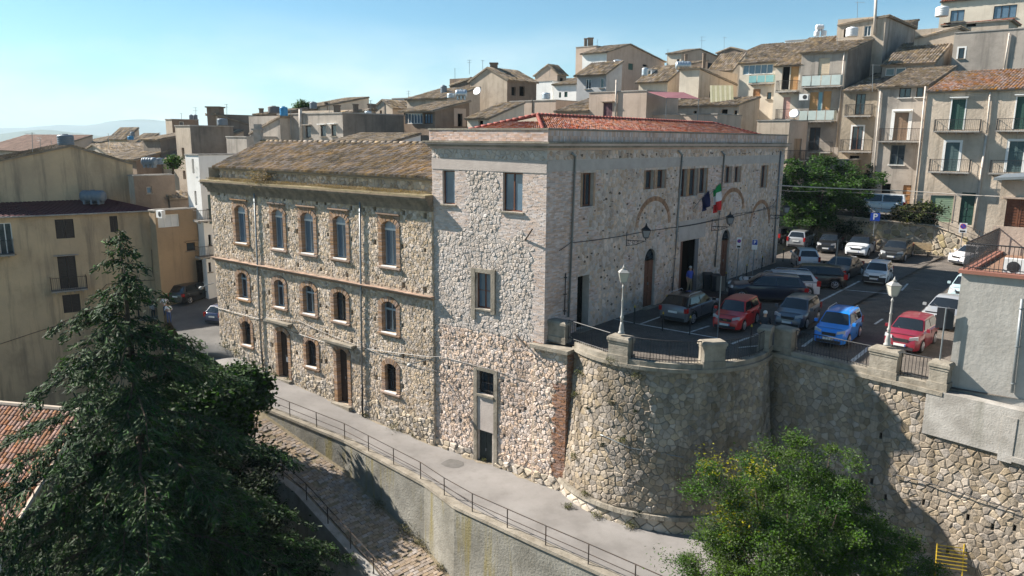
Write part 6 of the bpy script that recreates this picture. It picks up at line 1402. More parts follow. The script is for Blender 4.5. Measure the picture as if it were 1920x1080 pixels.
keep = rng.uniform(-3.2, 2, n) < dn_; a = a[keep]; h_ = h_[keep]; C2 = OL+np.outer(a, A)+np.outer(h_, NA)+np.outer(zled+.05+rng.uniform(0, .12, len(a)), UP)
o = quadmesh('dry_grass', leafquads(C2, .14, rng, -.9, .12, .0), M_DRYG, wing.o, wing.loc); o['kind'] = 'stuff'
tuft(FL.P(FL.px(490, 345)[0], zled+.2, 0), .9, 900, M_DRYG, 'ball of dry grass on the cornice ledge of the stone wing', g=None, size=.2)
# cedar
def cedar():
    rng = np.random.default_rng(21); Yc = 27.5; top = pd(223, 437, Yc); x0, y0 = top[0], top[1]; zt_, zb_ = top[2], -17.
    T = Thing('cedar_tree', (x0, y0, zb_), 'tall dark cedar with drooping layered branches in the left foreground', 'tree')
    T.part('trunk', MB().tube([(x0, y0, zb_), (x0+.1, y0, (zb_+zt_)/2), (x0, y0, zt_-.2)], [.42, .25, .03], 9), M_BARK, smooth=True)
    mb = MB(); allC = []; allD = []
    z = zt_-.15; 
    while z > -16:
        t = zt_-z; Lb = .35+t*.66 if t < 9 else 6.3+(t-9)*.40; Lb = min(Lb, 9.2)*1.14; t = t*1.0
        gap_ = .46+.052*t
        nb = 5 if t < 3 else 6 if t < 8 else 8
        for k in range(nb):
            az = rng.uniform(0, 2*math.pi); L_ = Lb*rng.uniform(.5, 1.1); lift = rng.uniform(.02, .25)*(1 if t > 1 else 2.5)
            d = np.array([math.cos(az), math.sin(az), 0]); pts = []; zz = z+rng.uniform(-.3, .3)*gap_; L_ *= 1-.20*max(0, math.cos(az))+.08*max(0, -math.cos(az))
            for q in np.linspace(0, 1, 9): pts.append(np.array([x0, y0, zz])+d*L_*q+UP*(L_*(lift*q-.42*q**2.2))+rng.normal(size=3)*.04*L_*q*.4)
            mb.tube(pts, [max(.012, .05*L_/4*(1-q)+.012) for q in np.linspace(0, 1, 9)], 4, False)
            side = np.array([-d[1], d[0], 0]); ns = max(4, int(L_*5.6))
            for j in range(ns):
                q = .12+.88*(j+rng.uniform(0, 1))/ns; i_ = min(7, int(q*8)); f = q*8-i_; p = pts[i_]*(1-f)+pts[i_+1]*f
                sg = rng.choice((-1, 1)); l2 = L_*.34*(1-q*.62)*rng.uniform(.4, 1.1)+.1; dd = side*sg*.9+d*rng.uniform(.3, .9); dd /= np.linalg.norm(dd)
                nn = max(8, int(l2*52)); u_ = rng.uniform(0, 1, nn)[:, None]; c = p+dd*l2*u_-UP*(.36*l2*u_**1.8)+rng.normal(size=(nn, 3))*np.array([.075, .075, .05])
                # hanging tips
                c[:, 2] -= rng.exponential(.07, nn); allC.append(c); allD.append(np.tile(dd*.8-UP*.45, (nn, 1)))
        z -= gap_
    C2 = np.concatenate(allC); D = np.concatenate(allD)+rng.normal(size=(len(C2), 3))*.38; D /= np.linalg.norm(D, axis=1)[:, None]
    n = len(C2); up_ = rng.normal(size=(n, 3))*.5+UP; s = np.cross(D, up_); s /= np.linalg.norm(s, axis=1)[:, None]; sz = rng.uniform(.12, .26, (n, 1)); w_ = s*sz*.15
    V = np.stack([C2-D*sz*.5-w_*.5, C2-D*sz*.5+w_*.5, C2+D*sz*.5+w_, C2+D*sz*.5-w_], 1).reshape(-1, 3)
    T.part('branches', mb, M_BARK)
    o = quadmesh('needles', V, leafmat('cedar_needles', (.030, .062, .026), (.058, .095, .034), .5, .15, .8), T.o, T.loc); o['kind'] = 'stuff'; print('cedar quads', n)
cedar()
# ================================================================ CARS
def smooth_sharp(o, ang=38):
    me = o.data; bm = bmesh.new(); bm.from_mesh(me); bmesh.ops.remove_doubles(bm, verts=bm.verts, dist=.0008); bmesh.ops.recalc_face_normals(bm, faces=bm.faces)
    for f in bm.faces: f.smooth = True
    for e in bm.edges: e.smooth = not (len(e.link_faces) == 2 and e.calc_face_angle(0) > R(ang))
    bm.to_mesh(me); bm.free(); return o
M_CGL = flat('car_glass', (.012, .015, .018), .03, 0, .8); M_TYRE = flat('tyre_rubber', (.018, .018, .018), .85); M_RIM = flat('alloy_rim', (.45, .45, .47), .3, .8); M_BLKP = flat('black_plastic', (.025, .025, .027), .6)
M_HL = flat('headlight_glass', (.62, .64, .66), .1, .2, .8); M_TL = flat('tail_light', (.35, .015, .015), .2, 0, .6); M_PLATE = flat('number_plate', (.72, .72, .70), .5); M_PBLUE = flat('plate_blue', (.02, .08, .35), .5)
TY = {  # length, width, height, bonnet h, belt h, windscreen base x, roof front x, roof rear x, rear glass base x, tail h
    'hatch': (3.65, 1.62, 1.50, .92, .98, .98, .30, -1.35, -1.72, .95), 'mini': (3.55, 1.58, 1.54, .92, .98, .98, .42, -1.45, -1.70, .98), 'suv': (4.55, 1.85, 1.66, 1.02, 1.08, 1.15, .35, -1.75, -2.15, 1.05),
    'cross': (4.15, 1.78, 1.56, .98, 1.05, 1.05, .30, -1.45, -1.98, 1.02), 'sedan': (4.45, 1.76, 1.42, .88, .94, 1.05, .25, -1.05, -1.62, .98), 'wagon': (4.75, 1.82, 1.48, .90, .96, 1.12, .35, -1.90, -2.25, .98),
    'city': (3.55, 1.62, 1.49, .92, .97, .95, .30, -1.10, -1.68, .96), 'boxy': (3.25, 1.50, 1.42, .86, .90, .92, .42, -1.32, -1.55, .92), 'van': (4.4, 1.8, 1.82, 1.05, 1.10, 1.35, .75, -2.0, -2.15, 1.1)}
def car(kind, px_, py_, deg, paint, label, roofm=None, trim=None, tags=(), z=None, group='cars parked on the square', lights='n', P0=None, rails=False, pitch=0):
    L_, W_, H_, bh, blt, wsb, rf, rrf, rgb, th = TY[kind]; p = P0 if P0 is not None else pgr(px_, py_)
    T = Thing('parked_car', p, label, 'car', group); T.o.rotation_euler = (0, pitch, R(deg)); T.loc = np.zeros(3)
    m = mat('paint_'+paint[0], paint[1], tuple(v*.93 for v in paint[1]), rough=.32, scale=3, spec=.5, coat=.7, metal=paint[2] if len(paint) > 2 else 0)
    hl = L_/2; wr = .31 if kind not in ('suv', 'cross') else .35; xf, xr_ = hl-.78, -hl+.72; hw = W_/2; gc = .19 if kind not in ('suv', 'cross') else .24
    xs = sorted(set([round(v, 3) for v in [hl, hl-.04, hl-.14, hl-.32, -hl, -hl+.05, -hl+.16, -hl+.34, 0, wsb, rgb, .35, -.35]+[xf+wr*1.18*c for c in (-1, -.94, -.75, -.45, 0, .45, .75, .94, 1)]+[xr_+wr*1.18*c for c in (-1, -.94, -.75, -.45, 0, .45, .75, .94, 1)]]))
    def wid(x): 
        t = (x/hl); return hw*(1-.16*max(0, t-.55)**2/.2-.10*max(0, -t-.6)**2/.16)
    def topz(x):
        if x > wsb: u_ = (x-wsb)/(hl-wsb); return blt-(blt-bh)*min(1, u_*2.2)-.05*u_-(.30*max(0, (u_-.72)/.28)**2)
        if x < rgb: u_ = (rgb-x)/max(.01, (hl+rgb)); return th-.03*u_-.10*max(0, u_)**2
        return blt
    def botz(x):
        e = gc
        for xw in (xf, xr_):
            d = abs(x-xw); ra = wr*1.18
            if d < ra: e = max(e, wr+math.sqrt(max(0, ra*ra-d*d)))
        return e
    V = []; Fc = []; ring = 14
    for x in xs:
        w_, tz, bz_ = wid(x), topz(x), botz(x); end = abs(x) > hl-.01
        nose = .93 if abs(x) > hl-.06 else 1; tz2 = tz-(.06 if end else 0)
        half = [(0, tz2+.015), (w_*.55, tz2+.01), (w_*.84, tz2-.03), (w_*.955, tz2-.10), (w_*1.0*nose, max(bz_+.03, (tz2*.55+gc*.45))), (w_*.985*nose, max(bz_+.012, gc+.12)), (w_*.955*nose, bz_), (w_*.72, gc+.02 if bz_ == gc else gc+.02)]
        half[-1] = (w_*.70, gc+.0)
        pr_ = half+[(-y, z_) for y, z_ in half[::-1][:-1]]
        V += [(x, y, z_) for y, z_ in pr_]; ring = len(pr_)
    # wheel well side walls are left open between tyre and body
    for i in range(len(xs)-1):
        for k in range(ring):
            k2 = (k+1) % ring; Fc.append((i*ring+k, (i+1)*ring+k, (i+1)*ring+k2, i*ring+k2))
    Fc.append(tuple(range(ring))); Fc.append(tuple((len(xs)-1)*ring+k for k in range(ring))[::-1])
    b_ = MB(); b_.v = V; b_.f = Fc; body = smooth_sharp(T.part('body', b_, m), 42)
    # cabin
    yb, yr_ = hw*.90, hw*.70; hr = H_
    prof = [(wsb+.02, blt-.03), (rf, hr-.05), ((rf+rrf)/2, hr), (rrf, hr-.05), (rgb, th-.03)]
    cols = [-1, -.8, -.4, 0, .4, .8, 1]; V = []; 
    for j, (x, z_) in enumerate(prof):
        yy = yr_ if 0 < j < 4 else yb
        for c_ in cols: V.append((x-(0 if j not in (0,) else .12*abs(c_)**2), c_*yy, z_-(.035*c_*c_ if 0 < j < 4 else 0)))
    V2 = MB(); V2.v = V; n_ = len(cols)
    for j in range(4):
        for k in range(n_-1): V2.f.append((j*n_+k, (j+1)*n_+k, (j+1)*n_+k+1, j*n_+k+1))
    for k in (0, n_-1): V2.f.append(tuple(j*n_+k for j in range(5)))
    V2.f.append((0, n_-1, 4*n_+n_-1, 4*n_))
    smooth_sharp(T.part('roof', V2, roofm or m), 30)
    def panel(nm, P, mm, off=.008, par=None):
        P = [np.array(q, float) for q in P]; nn = np.cross(P[1]-P[0], P[2]-P[0]); nn /= np.linalg.norm(nn); c_ = np.mean(P, 0)
        if nn@(c_-np.array([0, 0, .6])) < 0: nn = -nn
        mb = MB(); mb.hexa([q+nn*.001 for q in P]+[q+nn*off for q in P]) if len(P) == 4 else mb.add([q+nn*off for q in P], [tuple(range(len(P)))]); return T.part(nm, mb, mm, par)
    lerp = lambda a, b, t: tuple(np.array(a)*(1-t)+np.array(b)*t)
    a0, a1 = (wsb-.03, .0, blt), (rf, 0, hr-.07)
    def ws(x0, z0, x1, z1, w0_, w1_, nm, cx0=.0, m_=M_CGL):
        n_ = 6; mb = MB()
        for k in range(n_+1):
            c_ = -1+2*k/n_; mb.v.append((x0-cx0*c_*c_, c_*w0_, z0)); mb.v.append((x1, c_*w1_, z1-.03*c_*c_*.8))
        for k in range(n_): mb.f.append((2*k, 2*k+2, 2*k+3, 2*k+1))
        return smooth_sharp(T.part(nm, mb, m_), 60)
    dxw, dzw = rf-wsb, hr-.05-blt
    ws(wsb+.02+dxw*.05+.012, blt-.03+(dzw+.03)*.05+.012, wsb+.02+dxw*.93+.012, blt-.03+(dzw+.03)*.93+.012, yb*.93, yr_*.93, 'windscreen', .11)
    dx2, dz2 = rrf-rgb, hr-.05-th+.03
    ws(rgb+dx2*.12-.014, th-.03+dz2*.12+.012, rgb+dx2*.88-.014, th-.03+dz2*.88+.012, yb*.86, yr_*.86, 'rear_window')
    for sg in (-1, 1):
        def sp(x, z_, o_=.010): 
            t = (z_-blt)/(hr-.05-blt); return (x, sg*(yb+(yr_-yb)*max(0, t)+o_), z_)
        z0, z1 = blt+.03, hr-.13
        fx = lambda z_: wsb+.0+(rf-wsb)*(z_-blt)/(hr-.05-blt); rx = lambda z_: rgb+(rrf-rgb)*(z_-th)/(hr-.05-th)
        mid = (wsb+rgb)/2+.05
        panel('side_window', [sp(fx(z0)-.20, z0), sp(mid+.04, z0), sp(mid+.04, z1), sp(fx(z1)-.10, z1)], M_CGL)
        panel('side_window', [sp(mid-.04, z0), sp(rx(z0)+.28, z0), sp(rx(z1)+.16, z1), sp(mid-.04, z1)], M_CGL)
        for xq in (mid, rgb+.34):
            T.part('door_gap', MB().hexa([(xq-.009, sg*(wid(xq)*.93), gc+.16), (xq+.009, sg*(wid(xq)*.93), gc+.16), (xq+.009, sg*(wid(xq)*1.004), gc+.16), (xq-.009, sg*(wid(xq)*1.004), gc+.16), (xq-.009, sg*(wid(xq)*.90), blt-.10), (xq+.009, sg*(wid(xq)*.90), blt-.10), (xq+.009, sg*(wid(xq)*.99), blt-.10), (xq-.009, sg*(wid(xq)*.99), blt-.10)]), M_BLKP)
        for xq in (mid+.10, rgb+.42): T.part('door_handle', MB().box(xq, xq+.16, sg*(wid(xq)*.97), sg*(wid(xq)+.015), blt-.20, blt-.17), M_BLKP)
        T.part('door_mirror', MB().box(wsb-.28, wsb-.12, sg*(hw+.02), sg*(hw+.17), blt-.02, blt+.12), roofm or m if kind != 'boxy' else M_BLKP)
        for xw in (xf, xr_):
            ty = T.part('wheel', MB().lathe((xw, sg*(hw-.20), wr), [(wr*.75, -.0), (wr*.95, .0), (wr, .03), (wr, .16), (wr*.93, .19), (wr*.70, .19)], 20, (0, sg, 0)), M_TYRE, smooth=False)
            mb = MB().lathe((xw, sg*(hw-.02), wr), [(wr*.66, -.012), (wr*.66, .005), (wr*.58, -.01)], 18, (0, sg, 0)); T.part('rim', mb, M_BLKP, ty); mb = MB()
            for k in range(7): t = 2*math.pi*k/7; mb.tube([(xw, sg*(hw+.004), wr), (xw+wr*.62*math.cos(t), sg*(hw-.004), wr+wr*.62*math.sin(t))], .024, 5)
            mb.tube([(xw+wr*.64*math.cos(2*math.pi*k/20), sg*(hw-.004), wr+wr*.64*math.sin(2*math.pi*k/20)) for k in range(21)], .018, 5); T.part('spokes', mb, M_RIM, ty)
        # lamps follow the rounded corners
        wf = wid(hl-.14); zl = bh-.26
        pts = [(hl-.035, sg*wf*.50, zl), (hl-.03, sg*wf*.52, zl+.13), (hl-.15, sg*wf*.97, zl+.20), (hl-.17, sg*wf*.99, zl+.03)]
        mb = MB(); mb.hexa([(x-.10, y, z_) for x, y, z_ in pts]+[(x+.035, y*1.01, z_) for x, y, z_ in pts]); T.part('headlight', mb, M_HL)
        wr2 = wid(-hl+.1); zt2 = th-.30
        mb = MB(); mb.box(-hl-.02, -hl+.22, sg*wr2*.80, sg*wr2*1.01, zt2, zt2+.24 if kind in ('suv', 'sedan', 'cross') else zt2+.34); T.part('tail_light', mb, M_TL)
        mb = MB(); mb.box(xr_+wr*1.3, xf-wr*1.3, sg*(hw*.93), sg*(hw*.975), gc-.03, gc+.10); T.part('sill', mb, M_BLKP if kind in ('suv', 'cross', 'boxy') else m)
        if kind in ('suv', 'cross') or trim == 'black':
            for xw in (xf, xr_):
                mb = MB(); n_ = 9
                for k in range(n_):
                    t0, t1 = math.pi*k/n_, math.pi*(k+1)/n_; q = lambda r_, t, y: (xw+r_*math.cos(t), y, wr+r_*math.sin(t))
                    y0_, y1_ = sg*(hw*.90), sg*(hw+.012); mb.hexa([q(wr*1.12, t0, y0_), q(wr*1.12, t1, y0_), q(wr*1.30, t1, y0_), q(wr*1.30, t0, y0_), q(wr*1.12, t0, y1_), q(wr*1.12, t1, y1_), q(wr*1.30, t1, y1_), q(wr*1.30, t0, y1_)])
                T.part('arch_trim', mb, M_BLKP)
        if rails: T.part('roof_rail', MB().tube([(rf-.15, sg*yr_*.92, hr-.03), (rf-.3, sg*yr_*.92, hr+.05), (rrf+.2, sg*yr_*.92, hr+.05), (rrf+.05, sg*yr_*.92, hr-.03)], .018, 6), M_RIM)
    for k in (-1, 1): T.part('wiper', MB().tube([(wsb-.02, .28*k, blt+.02), (wsb-.30, .28*k-.30, blt+.12)], .012, 4), M_BLKP)
    T.part('bonnet_gap', MB().hexa([(hl-.20, -hw*.72, bh-.03), (hl-.175, -hw*.72, bh-.03), (hl-.175, hw*.72, bh-.03), (hl-.20, hw*.72, bh-.03), (hl-.20, -hw*.72, topz(hl-.2)+.012), (hl-.175, -hw*.72, topz(hl-.175)+.012), (hl-.175, hw*.72, topz(hl-.175)+.012), (hl-.20, hw*.72, topz(hl-.2)+.012)]), M_BLKP)
    # front: grille, bumper, plate; rear: bumper, plate
    T.part('grille', MB().box(hl-.05, hl+.012, -hw*.40, hw*.40, bh-.36, bh-.22), M_BLKP)
    T.part('bumper', MB().box(hl-.10, hl+.035, -hw*.70, hw*.70, gc+.02, gc+.16) if kind != 'boxy' else MB().box(hl-.12, hl+.05, -hw*.93, hw*.93, gc+.04, gc+.36), M_BLKP)
    T.part('front_plate', MB().box(hl+.036 if kind != 'boxy' else hl+.052, hl+.062, -.26, .26, gc+.17 if kind != 'boxy' else gc+.2, gc+.28 if kind != 'boxy' else gc+.31), M_PLATE); T.part('plate_band', MB().box(hl+.05, hl+.066, .215, .258, gc+.172, gc+.278), M_PBLUE)
    T.part('rear_bumper', MB().box(-hl-.03, -hl+.1, -hw*.78, hw*.78, gc+.02, gc+.18), M_BLKP); T.part('rear_plate', MB().box(-hl-.03, -hl-.005, -.26, .26, gc+.42, gc+.53), M_PLATE)
    T.part('underbody', MB().box(xr_-.2, xf+.2, -hw*.62, hw*.62, gc-.06, blt-.3), M_DARK)
    return T
BD = 48.4
FR_ = BD+180+3
wht = ('white', (.70, .71, .72)); blk = ('black', (.012, .012, .014)); sil = ('silver', (.42, .43, .44), .5); gry = ('grey', (.16, .17, .18), .5)
car('cross', 1293, 596, BD+2, ('pearl_silver', (.17, .18, .20), .5), 'silver crossover with black roof seen from behind by the bollards', roofm=flat('black_roof', (.012, .012, .014), .2, 0, .5, .5), trim='black', rails=True)
rc = car('mini', 1380, 610, FR_+3, ('red', (.50, .012, .010)), 'bright red hatchback facing the parapet beside the silver crossover')
rc.part('badge', MB().box(1.80, 1.845, -.09, .09, .64, .68), flat('gold_badge', (.55, .42, .12), .3, .8))
car('hatch', 1494, 606, FR_+2, ('slate', (.10, .12, .15), .4), 'slate grey hatchback between the red and the blue cars')
car('mini', 1570, 636, FR_+1, ('blue', (.008, .22, .72)), 'bright blue small hatchback facing the parapet railing', rails=True)
car('hatch', 1700, 655, FR_-4, ('wine_red', (.20, .012, .025)), 'dark wine red hatchback behind the right lamp post', P0=pgr(1703, 650)+B*.3)
al = car('sedan', 1775, 603, FR_-4, ('alfa_silver', (.50, .51, .52), .5), 'silver saloon with a triangular grille near the grey house')
al.part('shield_grille', MB().add([(2.24, -.13, .74), (2.24, .13, .74), (2.26, 0, .50), (2.20, -.13, .74), (2.20, .13, .74), (2.20, 0, .5)], [(0, 2, 1), (0, 1, 4, 3), (1, 2, 5, 4), (2, 0, 3, 5)]), M_BLKP)
car('suv', 1440, 566, BD+118, ('midnight', (.012, .016, .035)), 'dark blue black sport utility car parked side on', rails=True, P0=pgr(1436, 562))
car('wagon', 1462, 552, BD+118, ('pale_white', (.55, .57, .60)), 'white estate car with roof rails behind the dark sport utility car', rails=True, P0=pgr(1458, 549))
car('wagon', 1520, 532, BD+112, blk, 'black estate with red tail lamps near the white estate', P0=pgr(1512, 535))
car('city', 1508, 494, BD+30, ('cold_white', (.60, .62, .64)), 'small white city car half hidden behind the dark cars', P0=pgr(1508, 500))
car('sedan', 1578, 518, FR_-2, ('brown_black', (.016, .013, .012)), 'black saloon facing the middle of the square')
car('boxy', 1645, 528, FR_+4, wht, 'small old white car with a black front bumper', trim=None)
car('hatch', 1500, 462, BD+8, sil, 'silver hatchback seen from behind, leftmost of the back row')
car('hatch', 1555, 470, FR_+6, blk, 'black hatchback in the back row beside the silver one')
car('cross', 1612, 477, FR_+4, wht, 'white crossover with black roof in the back row', roofm=flat('black_roof', (.012, .012, .014), .2, 0, .5, .5))
car('wagon', 1680, 484, FR_+2, ('dark_grey', (.05, .05, .048), .4), 'dark grey estate with pale headlights at the right of the back row')
car('city', 1812, 560, FR_-2, ('pale_teal', (.40, .52, .55)), 'pale car almost hidden behind the grey house')
car('city', 1822, 495, FR_-30, ('pink_white', (.66, .62, .62)), 'white car peeping out behind the terrace railing')
car('city', 1460, 455, BD, blk, 'dark car in deep shade at the far corner of the hall')
vp = np.array([*(pd(1645, 398, 66.5))[:2], 3.62]); vn = car('van', 0, 0, 150, wht, 'white van on the upper road behind the trees', P0=vp, group='vehicles on the streets')
car('suv', 0, 0, 70, blk, 'black people carrier parked in front of the ochre house', P0=pz(366, 562, -4.35), group='vehicles on the streets')
car('city', 0, 0, 75, ('navy', (.02, .03, .09)), 'blue car half hidden by the corner of the stone wing', P0=pz(424, 600, -4.9), group='vehicles on the streets')
# ================================================================ PEOPLE
def person(p, face, label, shirt, trouser, hair, pose='stand', hgt=1.75, arms=((.12, .05, .0), (.12, .05, 0)), shoes=(.03, .03, .03), skin=(.42, .25, .17)):
    s = hgt/1.75; T = Thing('person', p, label, 'person'); T.o.rotation_euler = (0, 0, R(face)); T.o.scale = (s, s, s); T.loc = np.zeros(3)
    J = {}; E = []
    def j(n, x, y, z, r): J[n] = ((x, y, z), r); return n
    j('pel', 0, 0, .95, .145); j('wai', .01, 0, 1.10, .125); j('che', 0, 0, 1.30, .15); j('nek', .01, 0, 1.48, .062); j('hd0', .03, 0, 1.56, .075); j('hd1', .03, 0, 1.66, .092); j('hd2', .02, 0, 1.72, .06)
    E += [('pel', 'wai'), ('wai', 'che'), ('che', 'nek'), ('nek', 'hd0'), ('hd0', 'hd1'), ('hd1', 'hd2')]
    for sg, nm in ((1, 'l'), (-1, 'r')):
        st = .12 if pose == 'walk' else .03; sx_ = st*sg
        j('hip'+nm, 0, .09*sg, .88, .095); j('kne'+nm, .02+sx_*.8, .10*sg, .48, .062); j('ank'+nm, -.01+sx_*1.4, .11*sg, .09, .042); j('toe'+nm, .14+sx_*1.4, .12*sg, .035, .036)
        E += [('pel', 'hip'+nm), ('hip'+nm, 'kne'+nm), ('kne'+nm, 'ank'+nm), ('ank'+nm, 'toe'+nm)]
        el_, hx, hz = arms[0] if sg > 0 else arms[1]
        j('sho'+nm, 0, .19*sg, 1.40, .062)
        if pose in ('phone', 'ear') and (sg > 0 or pose == 'phone'):
            if pose == 'ear': j('elb'+nm, .12, .28*sg, 1.18, .042); j('wri'+nm, .14, .17*sg, 1.46, .030)
            else: j('elb'+nm, .02, .27*sg, 1.12, .042); j('wri'+nm, .24, .08*sg, 1.18, .030)
        elif pose == 'lean': j('elb'+nm, .14, .26*sg, 1.14, .042); j('wri'+nm, .36, .22*sg, 1.02, .030)
        elif pose == 'hips': j('elb'+nm, -.08, .38*sg, 1.14, .042); j('wri'+nm, .03, .20*sg, 1.0, .030)
        else: j('elb'+nm, -.02, .26*sg, 1.12, .042); j('wri'+nm, .08, .27*sg, .88, .030)
        w_ = np.array(J['wri'+nm][0]); e_ = np.array(J['elb'+nm][0]); d_ = (w_-e_)/np.linalg.norm(w_-e_); pc = w_+d_*.06; j('pal'+nm, *pc, .034)
        E += [('che', 'sho'+nm), ('sho'+nm, 'elb'+nm), ('elb'+nm, 'wri'+nm), ('wri'+nm, 'pal'+nm)]
        sdv = np.cross(d_, [1, 0, .2]); sdv /= np.linalg.norm(sdv); inn = np.array([.3, -sg*.7, 0.])
        for k in range(4): f0 = pc+sdv*(k-1.5)*.018+d_*.03; f1 = f0+d_*(.045 if k in (1, 2) else .036)+inn*.012; j('f%d%s' % (k, nm), *f0, .011); j('g%d%s' % (k, nm), *f1, .009); E += [('pal'+nm, 'f%d%s' % (k, nm)), ('f%d%s' % (k, nm), 'g%d%s' % (k, nm))]
        j('th'+nm, *(pc-d_*.01+sdv*.05), .011); E.append(('pal'+nm, 'th'+nm))
    names = list(J); me = bpy.data.meshes.new('body'); me.from_pydata([J[n][0] for n in names], [(names.index(a), names.index(b)) for a, b in E], [])
    o = bpy.data.objects.new('body', me); COL.objects.link(o); md = o.modifiers.new('s', 'SKIN'); md.use_smooth_shade = True
    for v, n in zip(me.skin_vertices[0].data, names): v.radius = (J[n][1], J[n][1]*(1.22 if n in ('che', 'wai', 'pel') else 1)); v.use_root = n == 'pel'
    o.modifiers.new('b', 'SUBSURF').levels = 1; o.modifiers['b'].render_levels = 1
    bpy.context.view_layer.update(); dg = bpy.context.evaluated_depsgraph_get(); m2 = bpy.data.meshes.new_from_object(o.evaluated_get(dg)); bpy.data.objects.remove(o); o = bpy.data.objects.new('body', m2); COL.objects.link(o); o.parent = T.o
    cm = [flat('skin_%d' % int(skin[0]*100), skin, .6), flat('cloth_%d_%d_%d' % tuple(int(v*100) for v in shirt), shirt, .9), flat('cloth_%d_%d_%d' % tuple(int(v*100) for v in trouser), trouser, .9), flat('shoe', shoes, .6)]
    m2.materials.clear(); [m2.materials.append(q) for q in cm]
    segs = [(np.array(J[a][0]), np.array(J[b][0]), a, b) for a, b in E]
    def cls(c):
        best = None
        for a, b, na, nb in segs:
            t = np.clip(((c-a)@(b-a))/((b-a)@(b-a)+1e-9), 0, 1); d_ = np.linalg.norm(c-(a+(b-a)*t))
            if best is None or d_ < best[0]: best = (d_, na, nb, t)
        _, na, nb, t = best
        if nb[:2] in ('hd', 'ne') and c[2] > 1.47: return 0
        if nb[:3] == 'toe' or c[2] < .10: return 3
        if nb[:3] in ('hip', 'kne', 'ank') or (nb == 'wai' and t < .35): return 2
        if nb[:3] in ('wri',): return 0 if t > .15 else 1
        if nb[:3] in ('pal', 'elb', 'sho'): return 0 if nb[:3] == 'pal' else 1
        if nb[0] in 'fgt': return 0
        return 1
    for f in m2.polygons: f.material_index = cls(np.array(f.center)); f.use_smooth = True
    T.part('hair', MB().lathe((.015, 0, 1.655), [(.100, -.02), (.103, .03), (.092, .07), (.06, .105), (.02, .118)], 12), flat('hair_%d' % int(hair[0]*100), hair, .9), smooth=True)
    mb = MB(); mb.tube([(.115, 0, 1.675), (.142, 0, 1.64), (.118, 0, 1.632)], [.010, .016, .008], 6); T.part('nose', mb, cm[0])
    for sg in (-1, 1):
        T.part('eye', MB().lathe((.108, .033*sg, 1.678), [(.012, 0), (.012, .008)], 8, (1, 0, 0)), flat('eye_dark', (.02, .015, .01), .3)); T.part('ear', MB().box(.01, .045, sg*.088, sg*.102, 1.63, 1.69), cm[0])
    T.part('mouth', MB().box(.112, .119, -.024, .024, 1.603, 1.611), flat('lips', (.30, .11, .09), .6))
    return T
pm = FB.P((dB[2][0]+dB[2][1])/2+.25, dB[2][2]+.01, .12); person(pm, -60, 'grey haired man in blue shirt and khaki trousers on the hall doorstep', (.06, .10, .42), (.26, .20, .12), (.5, .5, .5), 'ear', 1.76)
pj = pgr(1430, 650); person(pj, 60, 'grey haired man in dark clothes standing beside the paired piers', (.02, .025, .035), (.03, .035, .05), (.55, .55, .55), 'lean', 1.78)
person(pz(318, 607, -4.95), -60, 'man in white shirt looking at his phone on the upper street', (.72, .73, .76), (.06, .09, .20), (.02, .015, .01), 'phone')
person(pz(311, 592, -4.75), -80, 'person in white tee shirt with hands on hips by the house corner', (.70, .68, .68), (.05, .07, .13), (.03, .02, .015), 'hips', 1.7)
pw = FY.P(*[FY.px(287, 596)[0], FY.px(287, 600)[1]+.12], .35); person(pw, -55, 'dark haired woman in pale top leaning on the small balcony', (.55, .52, .52), (.03, .03, .03), (.02, .012, .01), 'lean', 1.62)
# ================================================================ STREET FURNITURE
def lantern(T, c, s=1., m=M_LAMPW, gl=M_LAMPG):
    def fr(z0, z1, a, b): return [(c[0]+dx*a, c[1]+dy*a, c[2]+z0) for dx, dy in ((-1, -1), (1, -1), (1, 1), (-1, 1))]+[(c[0]+dx*b, c[1]+dy*b, c[2]+z1) for dx, dy in ((-1, -1), (1, -1), (1, 1), (-1, 1))]
    l_ = T.part('lantern', MB().hexa(fr(0, .05, .13*s, .15*s)).hexa(fr(.50*s, .55*s, .25*s, .27*s)).hexa(fr(.55*s+.003, .72*s, .26*s, .10*s)).hexa(fr(.72*s+.002, .78*s, .07*s, .09*s)), m)
    T.part('lantern_glass', MB().hexa(fr(.052, .498*s, .14*s, .235*s)), gl, l_)
    mb = MB(); mb.lathe((c[0], c[1], c[2]+.78*s), [(.03, 0), (.055, .04), (.03, .09), (.012, .16)], 8); mb.tube([(c[0], c[1], c[2]-.02), (c[0], c[1], c[2]-.12)], .03, 6); T.part('finial', mb, m, l_)
    mb = MB()
    for dx, dy in ((-1, -1), (1, -1), (1, 1), (-1, 1)): mb.tube([(c[0]+dx*.148*s, c[1]+dy*.148*s, c[2]+.05), (c[0]+dx*.248*s, c[1]+dy*.248*s, c[2]+.5*s)], .014, 4)
    T.part('lantern_frame', mb, m, l_)
def lamp_post(base, hgt, label):
    T = Thing('street_lamp', base, label, 'street lamp', 'grey cast iron lamp posts on the parapet'); b = np.array(base)
    T.part('foot', MB().lathe(b, [(.16, 0), (.16, .06), (.11, .12), (.12, .20), (.08, .42), (.065, .55)], 12), M_LAMPW, smooth=True)
    pr_ = [(.07, .55), (.055, hgt*.3), (.085, hgt*.33), (.085, hgt*.35), (.05, hgt*.38), (.042, hgt*.66), (.065, hgt*.68), (.04, hgt*.71), (.034, hgt*.93), (.06, hgt*.95), (.03, hgt)]
    T.part('pole', MB().lathe(b, pr_, 10), M_LAMPW, smooth=True); lantern(T, b+UP*(hgt+.1), .86)
lb_ = pc1+UP*1.22; ztop = pp(1180, 530, lb_, np.array([0, -1., 0]))[2]; lamp_post(lb_, ztop-lb_[2]-.1, 'grey lamp post with square lantern standing on the pier left of the crossover')
